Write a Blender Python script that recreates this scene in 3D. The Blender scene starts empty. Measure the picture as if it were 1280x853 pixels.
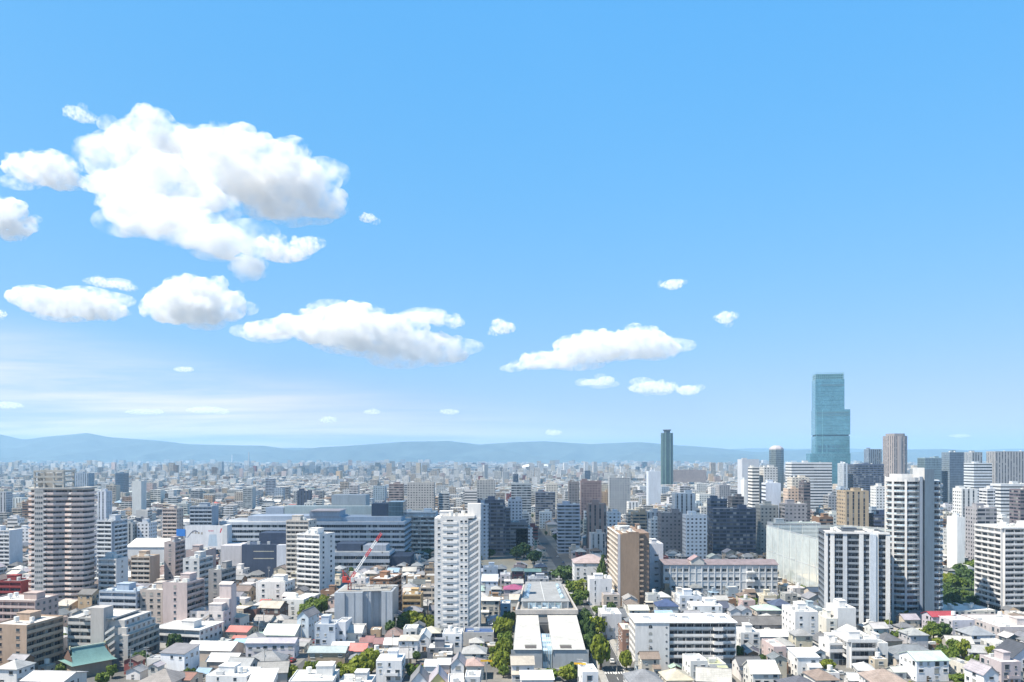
import bpy, math, random
import numpy as np
from mathutils import Vector, Matrix, noise as mnoise

R = random.Random(7)
rad = math.radians
scene = bpy.context.scene
COL = scene.collection

# ------------------------------------------------------------------ camera, sky, sun, exposure
H, F, CX, HY = 86.0, 1000.0, 640.0, 572.0      # eye height (m), focal length, centre column and horizon row of the 1280x853 photo
cam_d = bpy.data.cameras.new("camera")
cam = bpy.data.objects.new("camera", cam_d); COL.objects.link(cam)
cam.location = (0, 0, H); cam.rotation_euler = (rad(90), 0, 0)
cam_d.sensor_width = 36.0; cam_d.lens = 36.0 * F / 1280.0
cam_d.shift_y = (HY - 426.5) / 1280.0
cam_d.clip_start = 1.0; cam_d.clip_end = 90000.0
scene.camera = cam

SUN_EL, SUN_AZ = rad(57), rad(-112)              # azimuth measured from +Y (view axis) towards +X
sun_dir = Vector((math.cos(SUN_EL) * math.sin(SUN_AZ), math.cos(SUN_EL) * math.cos(SUN_AZ), math.sin(SUN_EL)))
sd = bpy.data.lights.new("sun", 'SUN'); sd.energy = 5.0; sd.angle = rad(0.53); sd.color = (1.0, 0.92, 0.79)
sun = bpy.data.objects.new("sun", sd); COL.objects.link(sun)
sun.rotation_euler = sun_dir.to_track_quat('Z', 'Y').to_euler()

world = bpy.data.worlds.new("World"); scene.world = world; world.use_nodes = True
wt = world.node_tree; wt.nodes.clear()
sky = wt.nodes.new('ShaderNodeTexSky'); sky.sky_type = 'NISHITA'; sky.sun_disc = False
sky.sun_elevation = SUN_EL; sky.sun_rotation = SUN_AZ
sky.altitude = 0; sky.air_density = 1.0; sky.dust_density = 0.4; sky.ozone_density = 1.0
bg = wt.nodes.new('ShaderNodeBackground'); bg.inputs['Strength'].default_value = 0.15
wo = wt.nodes.new('ShaderNodeOutputWorld')

def wn(t, **k):
    n = wt.nodes.new(t)
    for a, b in k.items(): setattr(n, a, b)
    return n
def wl(a, b): wt.links.new(a, b)
# thin high cirrus veil low in the sky: wisps on the dome (direction coordinates, so it stays put from any viewpoint)
tc = wn('ShaderNodeTexCoord'); sep = wn('ShaderNodeSeparateXYZ'); wl(tc.outputs['Generated'], sep.inputs[0])
dv = wn('ShaderNodeVectorMath', operation='DIVIDE'); wl(tc.outputs['Generated'], dv.inputs[0])
zz = wn('ShaderNodeMath', operation='ADD'); wl(sep.outputs['Z'], zz.inputs[0]); zz.inputs[1].default_value = 0.06
cz = wn('ShaderNodeCombineXYZ'); [wl(zz.outputs[0], cz.inputs[i]) for i in range(3)]
wl(cz.outputs[0], dv.inputs[1])
mp = wn('ShaderNodeMapping'); mp.inputs['Scale'].default_value = (0.22, 0.62, 0.0); mp.inputs['Rotation'].default_value = (0, 0, rad(24)); mp.inputs['Location'].default_value = (3.1, 1.7, 0)
wl(dv.outputs[0], mp.inputs[0])
ns = wn('ShaderNodeTexNoise'); ns.inputs['Scale'].default_value = 1.0; ns.inputs['Detail'].default_value = 9; ns.inputs['Roughness'].default_value = 0.62; ns.inputs['Distortion'].default_value = 0.5
wl(mp.outputs[0], ns.inputs['Vector'])
nr = wn('ShaderNodeMapRange'); nr.inputs[1].default_value = 0.38; nr.inputs[2].default_value = 0.66; nr.inputs[3].default_value = 0.12; wl(ns.outputs['Fac'], nr.inputs[0])
er = wn('ShaderNodeMapRange', interpolation_type='SMOOTHSTEP'); er.inputs[1].default_value = 0.165; er.inputs[2].default_value = 0.06
sl = wn('ShaderNodeMath', operation='MULTIPLY_ADD'); wl(sep.outputs['X'], sl.inputs[0]); sl.inputs[1].default_value = 0.15; wl(sep.outputs['Z'], sl.inputs[2])      # the veil slopes down towards the right
sl2 = wn('ShaderNodeMath', operation='ADD'); wl(sl.outputs[0], sl2.inputs[0]); sl2.inputs[1].default_value = 0.08; wl(sl2.outputs[0], er.inputs[0])
xr_ = wn('ShaderNodeMapRange', interpolation_type='SMOOTHSTEP'); xr_.inputs[1].default_value = 0.30; xr_.inputs[2].default_value = -0.35; xr_.inputs[3].default_value = 0.5; wl(sep.outputs['X'], xr_.inputs[0])
m1 = wn('ShaderNodeMath', operation='MULTIPLY'); wl(nr.outputs[0], m1.inputs[0]); wl(er.outputs[0], m1.inputs[1])
m2 = wn('ShaderNodeMath', operation='MULTIPLY'); wl(m1.outputs[0], m2.inputs[0]); wl(xr_.outputs[0], m2.inputs[1])
m3 = wn('ShaderNodeMath', operation='MULTIPLY'); wl(m2.outputs[0], m3.inputs[0]); m3.inputs[1].default_value = 1.4
sp3 = wn('ShaderNodeSeparateColor'); wl(sky.outputs[0], sp3.inputs[0]); cb3 = wn('ShaderNodeCombineColor')
for ch, (k_, g_) in enumerate(((.40, .9), (1.425, .3), (3.3, .06))):      # colour response: a clear, saturated sky that stays even towards the horizon
    pw_ = wn('ShaderNodeMath', operation='POWER'); wl(sp3.outputs[ch], pw_.inputs[0]); pw_.inputs[1].default_value = g_
    ml_ = wn('ShaderNodeMath', operation='MULTIPLY'); wl(pw_.outputs[0], ml_.inputs[0]); ml_.inputs[1].default_value = k_; wl(ml_.outputs[0], cb3.inputs[ch])
mx = wn('ShaderNodeMix', data_type='RGBA'); wl(m3.outputs[0], mx.inputs['Factor'])
wl(cb3.outputs[0], mx.inputs['A']); mx.inputs['B'].default_value = (3.9, 3.75, 3.45, 1)
zf = wn('ShaderNodeMapRange', interpolation_type='SMOOTHSTEP'); zf.inputs[1].default_value = 0.48; zf.inputs[2].default_value = 0.95; zf.inputs[3].default_value = 1.0; zf.inputs[4].default_value = 0.42; wl(sep.outputs['Z'], zf.inputs[0])   # a clear sky is darkest overhead
vm = wn('ShaderNodeVectorMath', operation='SCALE'); wl(mx.outputs['Result'], vm.inputs[0]); wl(zf.outputs[0], vm.inputs['Scale'])
wl(vm.outputs[0], bg.inputs['Color']); wl(bg.outputs[0], wo.inputs[0])

vs = scene.view_settings
vs.view_transform = 'Standard'; vs.look = 'None'; vs.gamma = 1.0; vs.use_curve_mapping = False
vs.exposure = 0.86
cy = scene.cycles
cy.use_denoising = True
cy.max_bounces = 10; cy.diffuse_bounces = 3; cy.glossy_bounces = 3; cy.transmission_bounces = 4; cy.transparent_max_bounces = 12
cy.volume_bounces = 4
cy.caustics_reflective = False; cy.caustics_refractive = False
cy.sample_clamp_indirect = 8.0

# ------------------------------------------------------------------ helpers
def sc(yb): return (yb - HY) / H                     # pixels per metre for something standing on the ground at photo row yb
def ground(px, py, z=0.0):
    Y = (H - z) * F / (py - HY)
    return ((px - CX) / F * Y, Y)

class MB:
    """collects faces (with uv in metres and a material slot) into one mesh"""
    def __init__(s): s.v = []; s.f = []; s.m = []; s.uv = []
    def face(s, pts, m=0, uv=None):
        i = len(s.v); s.v += [tuple(p) for p in pts]; s.f.append(tuple(range(i, i + len(pts)))); s.m.append(m)
        if uv is None:
            a = Vector(pts[0]); e = Vector(pts[1]) - a
            n = e.cross(Vector(pts[-1]) - a)
            e = e.normalized() if e.length > 1e-9 else Vector((1, 0, 0))
            n = n.normalized() if n.length > 1e-9 else Vector((0, 0, 1))
            g = n.cross(e)
            uv = [((Vector(p) - a).dot(e), (Vector(p) - a).dot(g)) for p in pts]
        s.uv += uv
    def box(s, x0, x1, y0, y1, z0, z1, m=0, mt=None, bottom=True):
        mt = m if mt is None else mt
        dx, dy = x1 - x0, y1 - y0
        s.face([(x0, y0, z0), (x1, y0, z0), (x1, y0, z1), (x0, y0, z1)], m, [(0, z0), (dx, z0), (dx, z1), (0, z1)])
        s.face([(x1, y0, z0), (x1, y1, z0), (x1, y1, z1), (x1, y0, z1)], m, [(0, z0), (dy, z0), (dy, z1), (0, z1)])
        s.face([(x1, y1, z0), (x0, y1, z0), (x0, y1, z1), (x1, y1, z1)], m, [(0, z0), (dx, z0), (dx, z1), (0, z1)])
        s.face([(x0, y1, z0), (x0, y0, z0), (x0, y0, z1), (x0, y1, z1)], m, [(0, z0), (dy, z0), (dy, z1), (0, z1)])
        s.face([(x0, y0, z1), (x1, y0, z1), (x1, y1, z1), (x0, y1, z1)], mt)
        if bottom: s.face([(x0, y1, z0), (x1, y1, z0), (x1, y0, z0), (x0, y0, z0)], m)
    def prism(s, poly, z0, z1, m=0, mt=None, bottom=False):
        """poly counter-clockwise seen from above"""
        n = len(poly); u = 0.0
        for i in range(n):
            a, b = poly[i], poly[(i + 1) % n]; L = math.hypot(b[0] - a[0], b[1] - a[1])
            s.face([(*a, z0), (*b, z0), (*b, z1), (*a, z1)], m, [(u, z0), (u + L, z0), (u + L, z1), (u, z1)]); u += L
        s.face([(*p, z1) for p in poly], m if mt is None else mt)
        if bottom: s.face([(*p, z0) for p in reversed(poly)], m)
    def strip(s, outer, inner, z0, z1, m=0):
        """wall along a polyline (outer side seen from outside left to right), closed cross-section"""
        u = 0.0
        for i in range(len(outer) - 1):
            a, b, c, d = outer[i], outer[i + 1], inner[i + 1], inner[i]
            L = math.hypot(b[0] - a[0], b[1] - a[1]); uu = [(u, z0), (u + L, z0), (u + L, z1), (u, z1)]
            s.face([(*a, z0), (*b, z0), (*b, z1), (*a, z1)], m, uu)
            s.face([(*c, z0), (*d, z0), (*d, z1), (*c, z1)], m, uu)
            s.face([(*a, z1), (*b, z1), (*c, z1), (*d, z1)], m)
            s.face([(*d, z0), (*c, z0), (*b, z0), (*a, z0)], m)
            u += L
        for a, d, fl in ((outer[0], inner[0], 0), (outer[-1], inner[-1], 1)):
            q = [(*d, z0), (*a, z0), (*a, z1), (*d, z1)]
            s.face(q[::-1] if fl else q, m)
    def tube(s, a, b, r0, r1, n=8, m=0):
        a, b = Vector(a), Vector(b); d = (b - a).normalized()
        x = d.orthogonal().normalized(); y = d.cross(x)
        ra = [a + (x * math.cos(t) + y * math.sin(t)) * r0 for t in [2 * math.pi * k / n for k in range(n)]]
        rb = [b + (x * math.cos(t) + y * math.sin(t)) * r1 for t in [2 * math.pi * k / n for k in range(n)]]
        for k in range(n): s.face([ra[k], ra[(k + 1) % n], rb[(k + 1) % n], rb[k]], m)
        s.face(rb, m); s.face(ra[::-1], m)
    def mesh(s, name, mats):
        me = bpy.data.meshes.new(name)
        me.from_pydata(s.v, [], s.f)
        for mt in mats: me.materials.append(mt)
        if len(mats) > 1: me.polygons.foreach_set('material_index', s.m)
        ul = me.uv_layers.new(name='UVMap')
        ul.data.foreach_set('uv', [c for p in s.uv for c in p])
        me.update()
        return me

def link(name, me, parent=None, color=(1, 1, 1), loc=(0, 0, 0), rz=0.0):
    o = bpy.data.objects.new(name, me); COL.objects.link(o)
    o.location = loc; o.rotation_euler = (0, 0, rz); o.color = (*color, 1.0)
    if parent: o.parent = parent
    return o
def put(name, mb, mats, parent=None, color=(1, 1, 1), loc=(0, 0, 0), rz=0.0):
    return link(name, mb.mesh(name, mats if isinstance(mats, (list, tuple)) else [mats]), parent, color, loc, rz)
ALL = []                                        # every labelled thing, for the label pass
def thing(name, label, cat, loc, rz=0.0, group=None, px=None, short=None, auto=None):
    o = bpy.data.objects.new(name, None); COL.objects.link(o)
    o.empty_display_size = 1.0
    o.location = loc; o.rotation_euler = (0, 0, rz)
    tag(o, label, cat, group)
    ALL.append(dict(o=o, px=px, short=short, auto=auto, Y=loc[1], X=loc[0]))
    return o
def tag(o, label=None, cat=None, group=None, kind=None):
    if label: o['label'] = label
    if cat: o['category'] = cat
    if group: o['group'] = group
    if kind: o['kind'] = kind
    return o
def copy_to(src, parent, loc, rz=0.0, scale=None, color=None):
    o = src.copy(); COL.objects.link(o); o.parent = parent; o.location = loc; o.rotation_euler = (0, 0, rz)
    if scale: o.scale = scale
    if color: o.color = (*color, 1)
    return o

# ------------------------------------------------------------------ materials
def newmat(name):
    m = bpy.data.materials.new(name); m.use_nodes = True
    nt = m.node_tree; nt.nodes.clear()
    out = nt.nodes.new('ShaderNodeOutputMaterial'); b = nt.nodes.new('ShaderNodeBsdfPrincipled')
    nt.links.new(b.outputs[0], out.inputs[0])
    return m, nt, b
class G:
    """tiny node-graph helper"""
    def __init__(s, nt): s.nt = nt
    def n(s, t, **k):
        x = s.nt.nodes.new(t)
        for a, b in k.items(): setattr(x, a, b)
        return x
    def set(s, sock, v):
        if hasattr(v, 'links') or isinstance(v, bpy.types.NodeSocket): s.nt.links.new(v, sock)
        else: sock.default_value = v
    def math(s, op, a, b=None, clamp=False):
        x = s.n('ShaderNodeMath', operation=op, use_clamp=clamp); s.set(x.inputs[0], a)
        if b is not None: s.set(x.inputs[1], b)
        return x.outputs[0]
    def mix(s, f, a, b, blend='MIX'):
        x = s.n('ShaderNodeMix', data_type='RGBA', blend_type=blend); s.set(x.inputs['Factor'], f)
        s.set(x.inputs['A'], a); s.set(x.inputs['B'], b); return x.outputs['Result']
    def noise(s, vec, scale, detail=4, rough=0.6):
        x = s.n('ShaderNodeTexNoise'); x.inputs['Scale'].default_value = scale; x.inputs['Detail'].default_value = detail; x.inputs['Roughness'].default_value = rough
        if vec is not None: s.nt.links.new(vec, x.inputs['Vector'])
        return x.outputs['Fac']
    def rng(s, v, a, b, c, d):
        x = s.n('ShaderNodeMapRange'); s.set(x.inputs[0], v)
        for i, q in enumerate((a, b, c, d)): x.inputs[i + 1].default_value = q
        return x.outputs[0]
    def basecol(s, src):
        if src == 'object': return s.n('ShaderNodeObjectInfo').outputs['Color']
        return s.n('ShaderNodeAttribute', attribute_name='Col').outputs['Color']
    def weather(s, col, lo=0.86, hi=1.05, scale=0.12):
        geo = s.n('ShaderNodeNewGeometry').outputs['Position']
        mp = s.n('ShaderNodeMapping'); s.nt.links.new(geo, mp.inputs[0]); mp.inputs['Scale'].default_value = (1, 1, 0.35)
        f = s.noise(mp.outputs[0], scale, 6, 0.65)
        f2 = s.noise(mp.outputs[0], scale * 9, 3, 0.6)
        mp2 = s.n('ShaderNodeMapping'); s.nt.links.new(geo, mp2.inputs[0]); mp2.inputs['Scale'].default_value = (0.8, 0.8, 0.05)
        f3 = s.noise(mp2.outputs[0], 1.0, 4, 0.7)      # rain streaks
        k = s.math('ADD', s.math('ADD', s.rng(f, 0.3, 0.7, lo, hi), s.rng(f2, 0.3, 0.7, -0.06, 0.05)), s.rng(f3, 0.32, 0.62, -0.085, 0.03))
        c = s.n('ShaderNodeCombineXYZ'); [s.nt.links.new(k, c.inputs[i]) for i in range(3)]
        x = s.n('ShaderNodeMix', data_type='RGBA', blend_type='MULTIPLY'); x.inputs['Factor'].default_value = 1.0
        s.set(x.inputs['A'], col); s.nt.links.new(c.outputs[0], x.inputs['B'])
        return x.outputs['Result']

def m_paint(name, src='object', rough=0.75, lo=0.86, hi=1.05, scale=0.12, tint=None):
    m, nt, b = newmat(name); g = G(nt)
    g.set(b.inputs['Base Color'], g.weather(tint if tint else g.basecol(src), lo, hi, scale)); b.inputs['Roughness'].default_value = rough
    b.inputs['Specular IOR Level'].default_value = 0.3
    return m
PAINT = m_paint("wall_paint")
ROOF = m_paint("roof_membrane", lo=0.72, hi=1.06, scale=0.16, rough=0.85)
METAL = m_paint("painted_metal", rough=0.4)
CONC = m_paint("concrete", tint=(0.36, 0.35, 0.33, 1), lo=0.7)

def m_glass(name, col=(0.03, 0.045, 0.06), rough=0.12, lo=0.4, hi=2.2, cell=(1.7, 2.9), curt=(0.32, 0.32, 0.30), pc=0.22):
    """window glazing: panes that differ a little (curtains, blinds, dark rooms), cut by mullions"""
    m, nt, b = newmat(name); g = G(nt)
    uv = g.n('ShaderNodeUVMap', uv_map='UVMap').outputs[0]
    sp = g.n('ShaderNodeSeparateXYZ'); nt.links.new(uv, sp.inputs[0])
    rnd = g.n('ShaderNodeObjectInfo').outputs['Random']
    cu = g.math('FLOOR', g.math('DIVIDE', sp.outputs[0], cell[0])); 
    cb = g.n('ShaderNodeCombineXYZ'); nt.links.new(cu, cb.inputs[0]); nt.links.new(g.math('FLOOR', g.math('DIVIDE', sp.outputs[1], cell[1])), cb.inputs[1]); nt.links.new(g.math('MULTIPLY', rnd, 91.7), cb.inputs[2])
    wn_ = g.n('ShaderNodeTexWhiteNoise', noise_dimensions='3D'); nt.links.new(cb.outputs[0], wn_.inputs['Vector'])
    r = wn_.outputs['Value']
    base = g.mix(g.rng(r, 0, 1, 0, 1), (col[0] * lo, col[1] * lo, col[2] * lo, 1), (col[0] * hi, col[1] * hi, col[2] * hi, 1))
    isc = g.math('GREATER_THAN', r, 1 - pc)
    c = g.mix(isc, base, (*curt, 1))
    fu = g.math('FRACT', g.math('DIVIDE', sp.outputs[0], cell[0]))
    mull = g.math('LESS_THAN', fu, 0.07)
    c = g.mix(mull, c, (0.35, 0.36, 0.37, 1))
    g.set(b.inputs['Base Color'], c); b.inputs['Roughness'].default_value = rough
    return m
GLASS = m_glass("window_glass")
BAND = m_glass("balcony_glazing", cell=(1.75, 9), pc=0.16, col=(0.028, 0.034, 0.045), rough=0.22)
GLAZE = m_glass("blue_glazing", col=(0.27, 0.35, 0.40), cell=(2.2, 3.0), pc=0.1, curt=(0.3, 0.4, 0.42))

def m_facade(name, style, src):
    """walls of buildings too small in the picture for modelled windows: floors and bays from uv metres"""
    m, nt, b = newmat(name); g = G(nt)
    uv = g.n('ShaderNodeUVMap', uv_map='UVMap').outputs[0]
    sp = g.n('ShaderNodeSeparateXYZ'); nt.links.new(uv, sp.inputs[0]); u, v = sp.outputs[0], sp.outputs[1]
    P, FH = dict(grid=(3.4, 3.1), band=(6.4, 3.1), navy=(5.6, 3.1), vert=(4.4, 3.1), glass=(2.6, 3.8), office=(30, 3.9))[style]
    su, sv = g.math('DIVIDE', u, P), g.math('DIVIDE', v, FH)
    fu, fv = g.math('FRACT', su), g.math('FRACT', sv)
    cb = g.n('ShaderNodeCombineXYZ'); nt.links.new(g.math('FLOOR', g.math('MULTIPLY', su, 2.0 if style in ('band', 'navy') else 1.0)), cb.inputs[0]); nt.links.new(g.math('FLOOR', sv), cb.inputs[1])
    if src == 'object': nt.links.new(g.math('MULTIPLY', g.n('ShaderNodeObjectInfo').outputs['Random'], 91.7), cb.inputs[2])
    w = g.n('ShaderNodeTexWhiteNoise', noise_dimensions='3D'); nt.links.new(cb.outputs[0], w.inputs['Vector']); r = w.outputs['Value']
    def inside(f, a, c): return g.math('MULTIPLY', g.math('GREATER_THAN', f, a), g.math('LESS_THAN', f, c))
    if style == 'grid': mask = g.math('MULTIPLY', inside(fu, 0.27, 0.73), inside(fv, 0.30, 0.74))
    elif style == 'band': mask = g.math('MULTIPLY', inside(fu, 0.04, 0.965), inside(fv, 0.40, 0.94))
    elif style == 'navy': mask = g.math('MULTIPLY', inside(fu, 0.05, 0.95), inside(fv, 0.34, 0.92))
    elif style == 'vert': mask = g.math('MULTIPLY', inside(fu, 0.3, 0.62), inside(fv, 0.05, 0.97))
    elif style == 'office': mask = inside(fv, 0.35, 0.80)
    else: mask = g.math('MULTIPLY', inside(fu, 0.05, 1.0), inside(fv, 0.10, 1.0))
    col = g.weather(g.basecol(src), 0.88, 1.06, 0.05)
    if style == 'glass':
        gn = g.rng(g.noise(uv, .05, 3, .6), .3, .7, .86, 1.06); cn = g.n('ShaderNodeCombineXYZ'); [nt.links.new(gn, cn.inputs[i]) for i in range(3)]; col = g.mix(1.0, col, cn.outputs[0], 'MULTIPLY'); k_ = g.mix(1.0, col, (0.55, 0.55, 0.55, 1), 'MULTIPLY'); dark = g.mix(r, k_, g.mix(1.0, col, (0.80, 0.80, 0.80, 1), 'MULTIPLY'))
    else:
        dark = g.mix(g.math('POWER', r, 4.0), (0.018, 0.024, 0.036, 1), (0.30, 0.30, 0.29, 1))
    g.set(b.inputs['Base Color'], g.mix(mask, col, dark))
    if style == 'glass': b.inputs['Metallic'].default_value = 0.45
    g.set(b.inputs['Roughness'], g.rng(mask, 0, 1, 0.75, 0.25 if style != 'glass' else 0.12))
    return m
FAC = {k: m_facade("facade_" + k, k, 'object') for k in ('grid', 'band', 'navy', 'vert', 'glass', 'office')}
FACA = {k: m_facade("city_facade_" + k, k, 'attr') for k in ('grid', 'band')}
ROOFA = m_paint("city_roof", src='attr', lo=0.8, hi=1.05, scale=0.05, rough=0.85)

def m_tile(name):
    m, nt, b = newmat(name); g = G(nt)
    uv = g.n('ShaderNodeUVMap', uv_map='UVMap').outputs[0]
    sp = g.n('ShaderNodeSeparateXYZ'); nt.links.new(uv, sp.inputs[0])
    row = g.math('FRACT', g.math('DIVIDE', sp.outputs[1], 0.9)); colm = g.math('FRACT', g.math('DIVIDE', sp.outputs[0], 0.9))
    k = g.math('MULTIPLY', g.rng(row, 0, 0.25, 0.72, 1.0), g.rng(colm, 0, 0.2, 0.86, 1.0))
    c = g.n('ShaderNodeCombineXYZ'); [nt.links.new(k, c.inputs[i]) for i in range(3)]
    base = g.weather(g.basecol('object'), 0.72, 1.14, 0.3)
    g.set(b.inputs['Base Color'], g.mix(1.0, base, c.outputs[0], 'MULTIPLY')); b.inputs['Roughness'].default_value = 0.55
    return m
TILE = m_tile("roof_tiles")

def m_leaf(name, a, c, tr=0.35):
    m = bpy.data.materials.new(name); m.use_nodes = True; nt = m.node_tree; nt.nodes.clear(); g = G(nt)
    out = g.n('ShaderNodeOutputMaterial')
    r = g.n('ShaderNodeNewGeometry').outputs['Random Per Island']
    oi = g.n('ShaderNodeObjectInfo').outputs['Random']
    col = g.mix(g.math('ADD', g.math('MULTIPLY', r, 0.65), g.math('MULTIPLY', oi, 0.35)), (*a, 1), (*c, 1))
    d = g.n('ShaderNodeBsdfPrincipled'); g.set(d.inputs['Base Color'], col); d.inputs['Roughness'].default_value = 0.6; d.inputs['Specular IOR Level'].default_value = 0.25
    t = g.n('ShaderNodeBsdfTranslucent'); g.set(t.inputs['Color'], col)
    ms = g.n('ShaderNodeMixShader'); ms.inputs[0].default_value = tr
    nt.links.new(d.outputs[0], ms.inputs[1]); nt.links.new(t.outputs[0], ms.inputs[2]); nt.links.new(ms.outputs[0], out.inputs[0])
    return m
LEAF = {'yellow': m_leaf("leaf_yellow_green", (0.13, 0.17, 0.016), (0.27, 0.31, 0.04)),
        'green': m_leaf("leaf_green", (0.065, 0.115, 0.016), (0.20, 0.27, 0.045)),
        'dark': m_leaf("leaf_dark_green", (0.03, 0.065, 0.018), (0.10, 0.16, 0.038), 0.2)}
BARK = m_paint("bark", tint=(0.09, 0.065, 0.045, 1), lo=0.6)

def m_ground():
    m, nt, b = newmat("ground_asphalt_and_yards"); g = G(nt)
    pos = g.n('ShaderNodeNewGeometry').outputs['Position']
    a = g.noise(pos, 0.03, 5, 0.6); c = g.noise(pos, 0.6, 4, 0.6); e = g.noise(pos, 0.0016, 4, 0.6)
    col = g.mix(g.rng(a, 0.4, 0.6, 0, 1), (0.10, 0.10, 0.098, 1), (0.22, 0.21, 0.19, 1))
    col = g.mix(g.rng(c, 0.3, 0.7, 0, 0.4), col, (0.09, 0.09, 0.09, 1))
    col = g.mix(g.rng(e, 0.52, 0.62, 0, 0.5), col, (0.07, 0.09, 0.045, 1))
    g.set(b.inputs['Base Color'], col); b.inputs['Roughness'].default_value = 0.9
    return m
def m_plain(name, col, rough=0.85, lo=0.8, hi=1.1, scale=0.5):
    return m_paint(name, tint=(*col, 1), rough=rough, lo=lo, hi=hi, scale=scale)
ASPH = m_plain("street_asphalt", (0.085, 0.087, 0.09))
PAVE = m_plain("pavement_concrete", (0.33, 0.32, 0.30))
MARK = m_plain("road_paint", (0.78, 0.78, 0.76), scale=1.5, lo=0.7)
SAND = m_plain("school_ground_sand", (0.50, 0.42, 0.30), scale=0.1)
LAWN = m_plain("lawn", (0.06, 0.09, 0.025), scale=0.3, lo=0.6)
FOREST = m_plain("forest_slopes", (0.05, 0.068, 0.06), scale=0.004, lo=0.5, hi=1.5)
# ------------------------------------------------------------------ setting: ground, streets, mountains, haze
def sheet(name, quads, mat, z, color=(1, 1, 1)):
    mb = MB()
    for q in quads: mb.face([(x, y, z) for x, y in q])
    return tag(put(name, mb, mat, None, color), kind='structure')
sheet('ground', [[(-19000, -150), (19000, -150), (19000, 21500), (-19000, 21500)]], m_ground(), 0.0)

# the street that runs away from the viewer beside the hall
SX0, SX1 = 36.6, 45.6
def sx(Y): return 0.0 if Y < 560 else (Y - 560) * -0.0305
seg = [(200, 560), (560, 1000), (1000, 1900)]
sheet('street', [[(SX0 + sx(a), a), (SX1 + sx(a), a), (SX1 + sx(c), c), (SX0 + sx(c), c)] for a, c in seg], ASPH, 0.008)
def kerbed(name, x0, x1, y0, y1):
    mb = MB(); mb.box(x0, x1, y0, y1, 0.0, 0.13, bottom=False)
    return tag(put(name, mb, PAVE), kind='structure')
kerbed('pavement', SX1, SX1 + 2.6, 200, 556); kerbed('pavement', SX0 - 2.4, SX0, 200, 556)
mb = MB()
for k in range(43):
    y = 205 + k * 8.0; mb.face([(41.0, y, 0.014), (41.2, y, 0.014), (41.2, y + 4, 0.014), (41.0, y + 4, 0.014)])
for yy in (318, 372, 430, 505):
    for k in range(8): mb.face([(37.2 + k * 1.05, yy, 0.018), (37.7 + k * 1.05, yy, 0.018), (37.7 + k * 1.05, yy + 3, 0.018), (37.2 + k * 1.05, yy + 3, 0.018)])
for xx in (36.8, 45.2): mb.face([(xx, 200, 0.014), (xx + 0.15, 200, 0.014), (xx + 0.15, 556, 0.014), (xx, 556, 0.014)])
tag(put('road_markings', mb, MARK), kind='structure')
# lane between the houses on the left
LX, LY = ground(379, 833)
sheet('lane', [[(LX - 3.2, LY - 20), (LX + 3.4, LY - 20), (LX + 4.0, LY + 52), (LX - 1.5, LY + 52)]], ASPH, 0.008)
sheet('school_ground', [[ground(601, 716), ground(668, 716), ground(664, 699), ground(601, 699)]], SAND, 0.012)
sheet('ball_field', [[ground(500, 701), ground(545, 701), ground(545, 676), ground(506, 676)]], SAND, 0.012)
sheet('range_turf', [[ground(985, 752), ground(1096, 752), ground(1070, 712), ground(964, 712)]], SAND, 0.012)
sheet('park_lawn', [[ground(1176, 768), ground(1240, 768), ground(1232, 712), ground(1176, 712)]], LAWN, 0.012)

# mountains along the horizon: one terrain with fractal ridges, crest heights read off the photograph
CREST = [(-700, 556), (-300, 548), (-80, 545), (0, 543), (30, 550), (60, 546), (110, 541), (140, 547), (170, 549), (200, 551), (235, 555), (280, 556), (330, 557), (370, 563), (400, 559), (450, 556),
         (500, 552), (560, 551), (600, 556), (640, 553), (680, 551), (740, 555), (800, 552), (850, 557), (900, 560), (945, 565), (980, 563), (1010, 562), (1060, 566), (1100, 563), (1180, 561), (1230, 565), (1300, 566), (1700, 563)]
def crest(px):
    for (a, ya), (b, yb) in zip(CREST, CREST[1:]):
        if a <= px <= b: return ya + (yb - ya) * (px - a) / (b - a)
    return 565.0
def terrain(name, y0, y1, ridge, nx, ny, scale, peak):
    mb = MB(); vs_ = []; fs = []
    for j in range(ny + 1):
        Y = y0 + (y1 - y0) * j / ny; t = (Y - y0) / (ridge - y0)
        for i in range(nx + 1):
            ang = -0.86 + 1.72 * i / nx; X = math.tan(ang) * ridge * (0.35 + 0.65 * Y / ridge)
            px = CX + math.tan(ang) * F
            top = peak(px)
            n1 = mnoise.fractal(Vector((X * 0.00045, Y * 0.00045, scale)), 0.9, 2.1, 7)
            n2 = abs(mnoise.noise(Vector((X * 0.0011, Y * 0.0008, scale + 5))))
            prof = min(1.0, max(0.0, t)) if t <= 1 else max(0.0, 1 - (t - 1) * 0.8)
            prof = prof ** 1.25
            w = 4 * prof * (1 - prof) if t <= 1 else 0.4
            z = top * prof * (1 + 0.03 * n1) + w * (150 * n1 - 330 * n2)
            vs_.append((X, Y, max(-0.5, z)))
    for j in range(ny):
        for i in range(nx):
            a = j * (nx + 1) + i; fs.append((a, a + 1, a + nx + 2, a + nx + 1))
    me = bpy.data.meshes.new(name); me.from_pydata(vs_, [], fs); me.materials.append(FOREST)
    me.polygons.foreach_set('use_smooth', [True] * len(fs)); me.update()
    tag(link(name, me), kind='structure')
terrain('mountains', 10900, 15200, 13600, 300, 40, 1.3, lambda px: H + (HY - crest(px)) * 13.6)
terrain('distant_mountains', 16000, 19500, 18500, 200, 14, 7.7, lambda px: H + (HY - (561.5 + 3 * mnoise.noise(Vector((px * 0.012, 3, 1))))) * 18.5)

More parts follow.
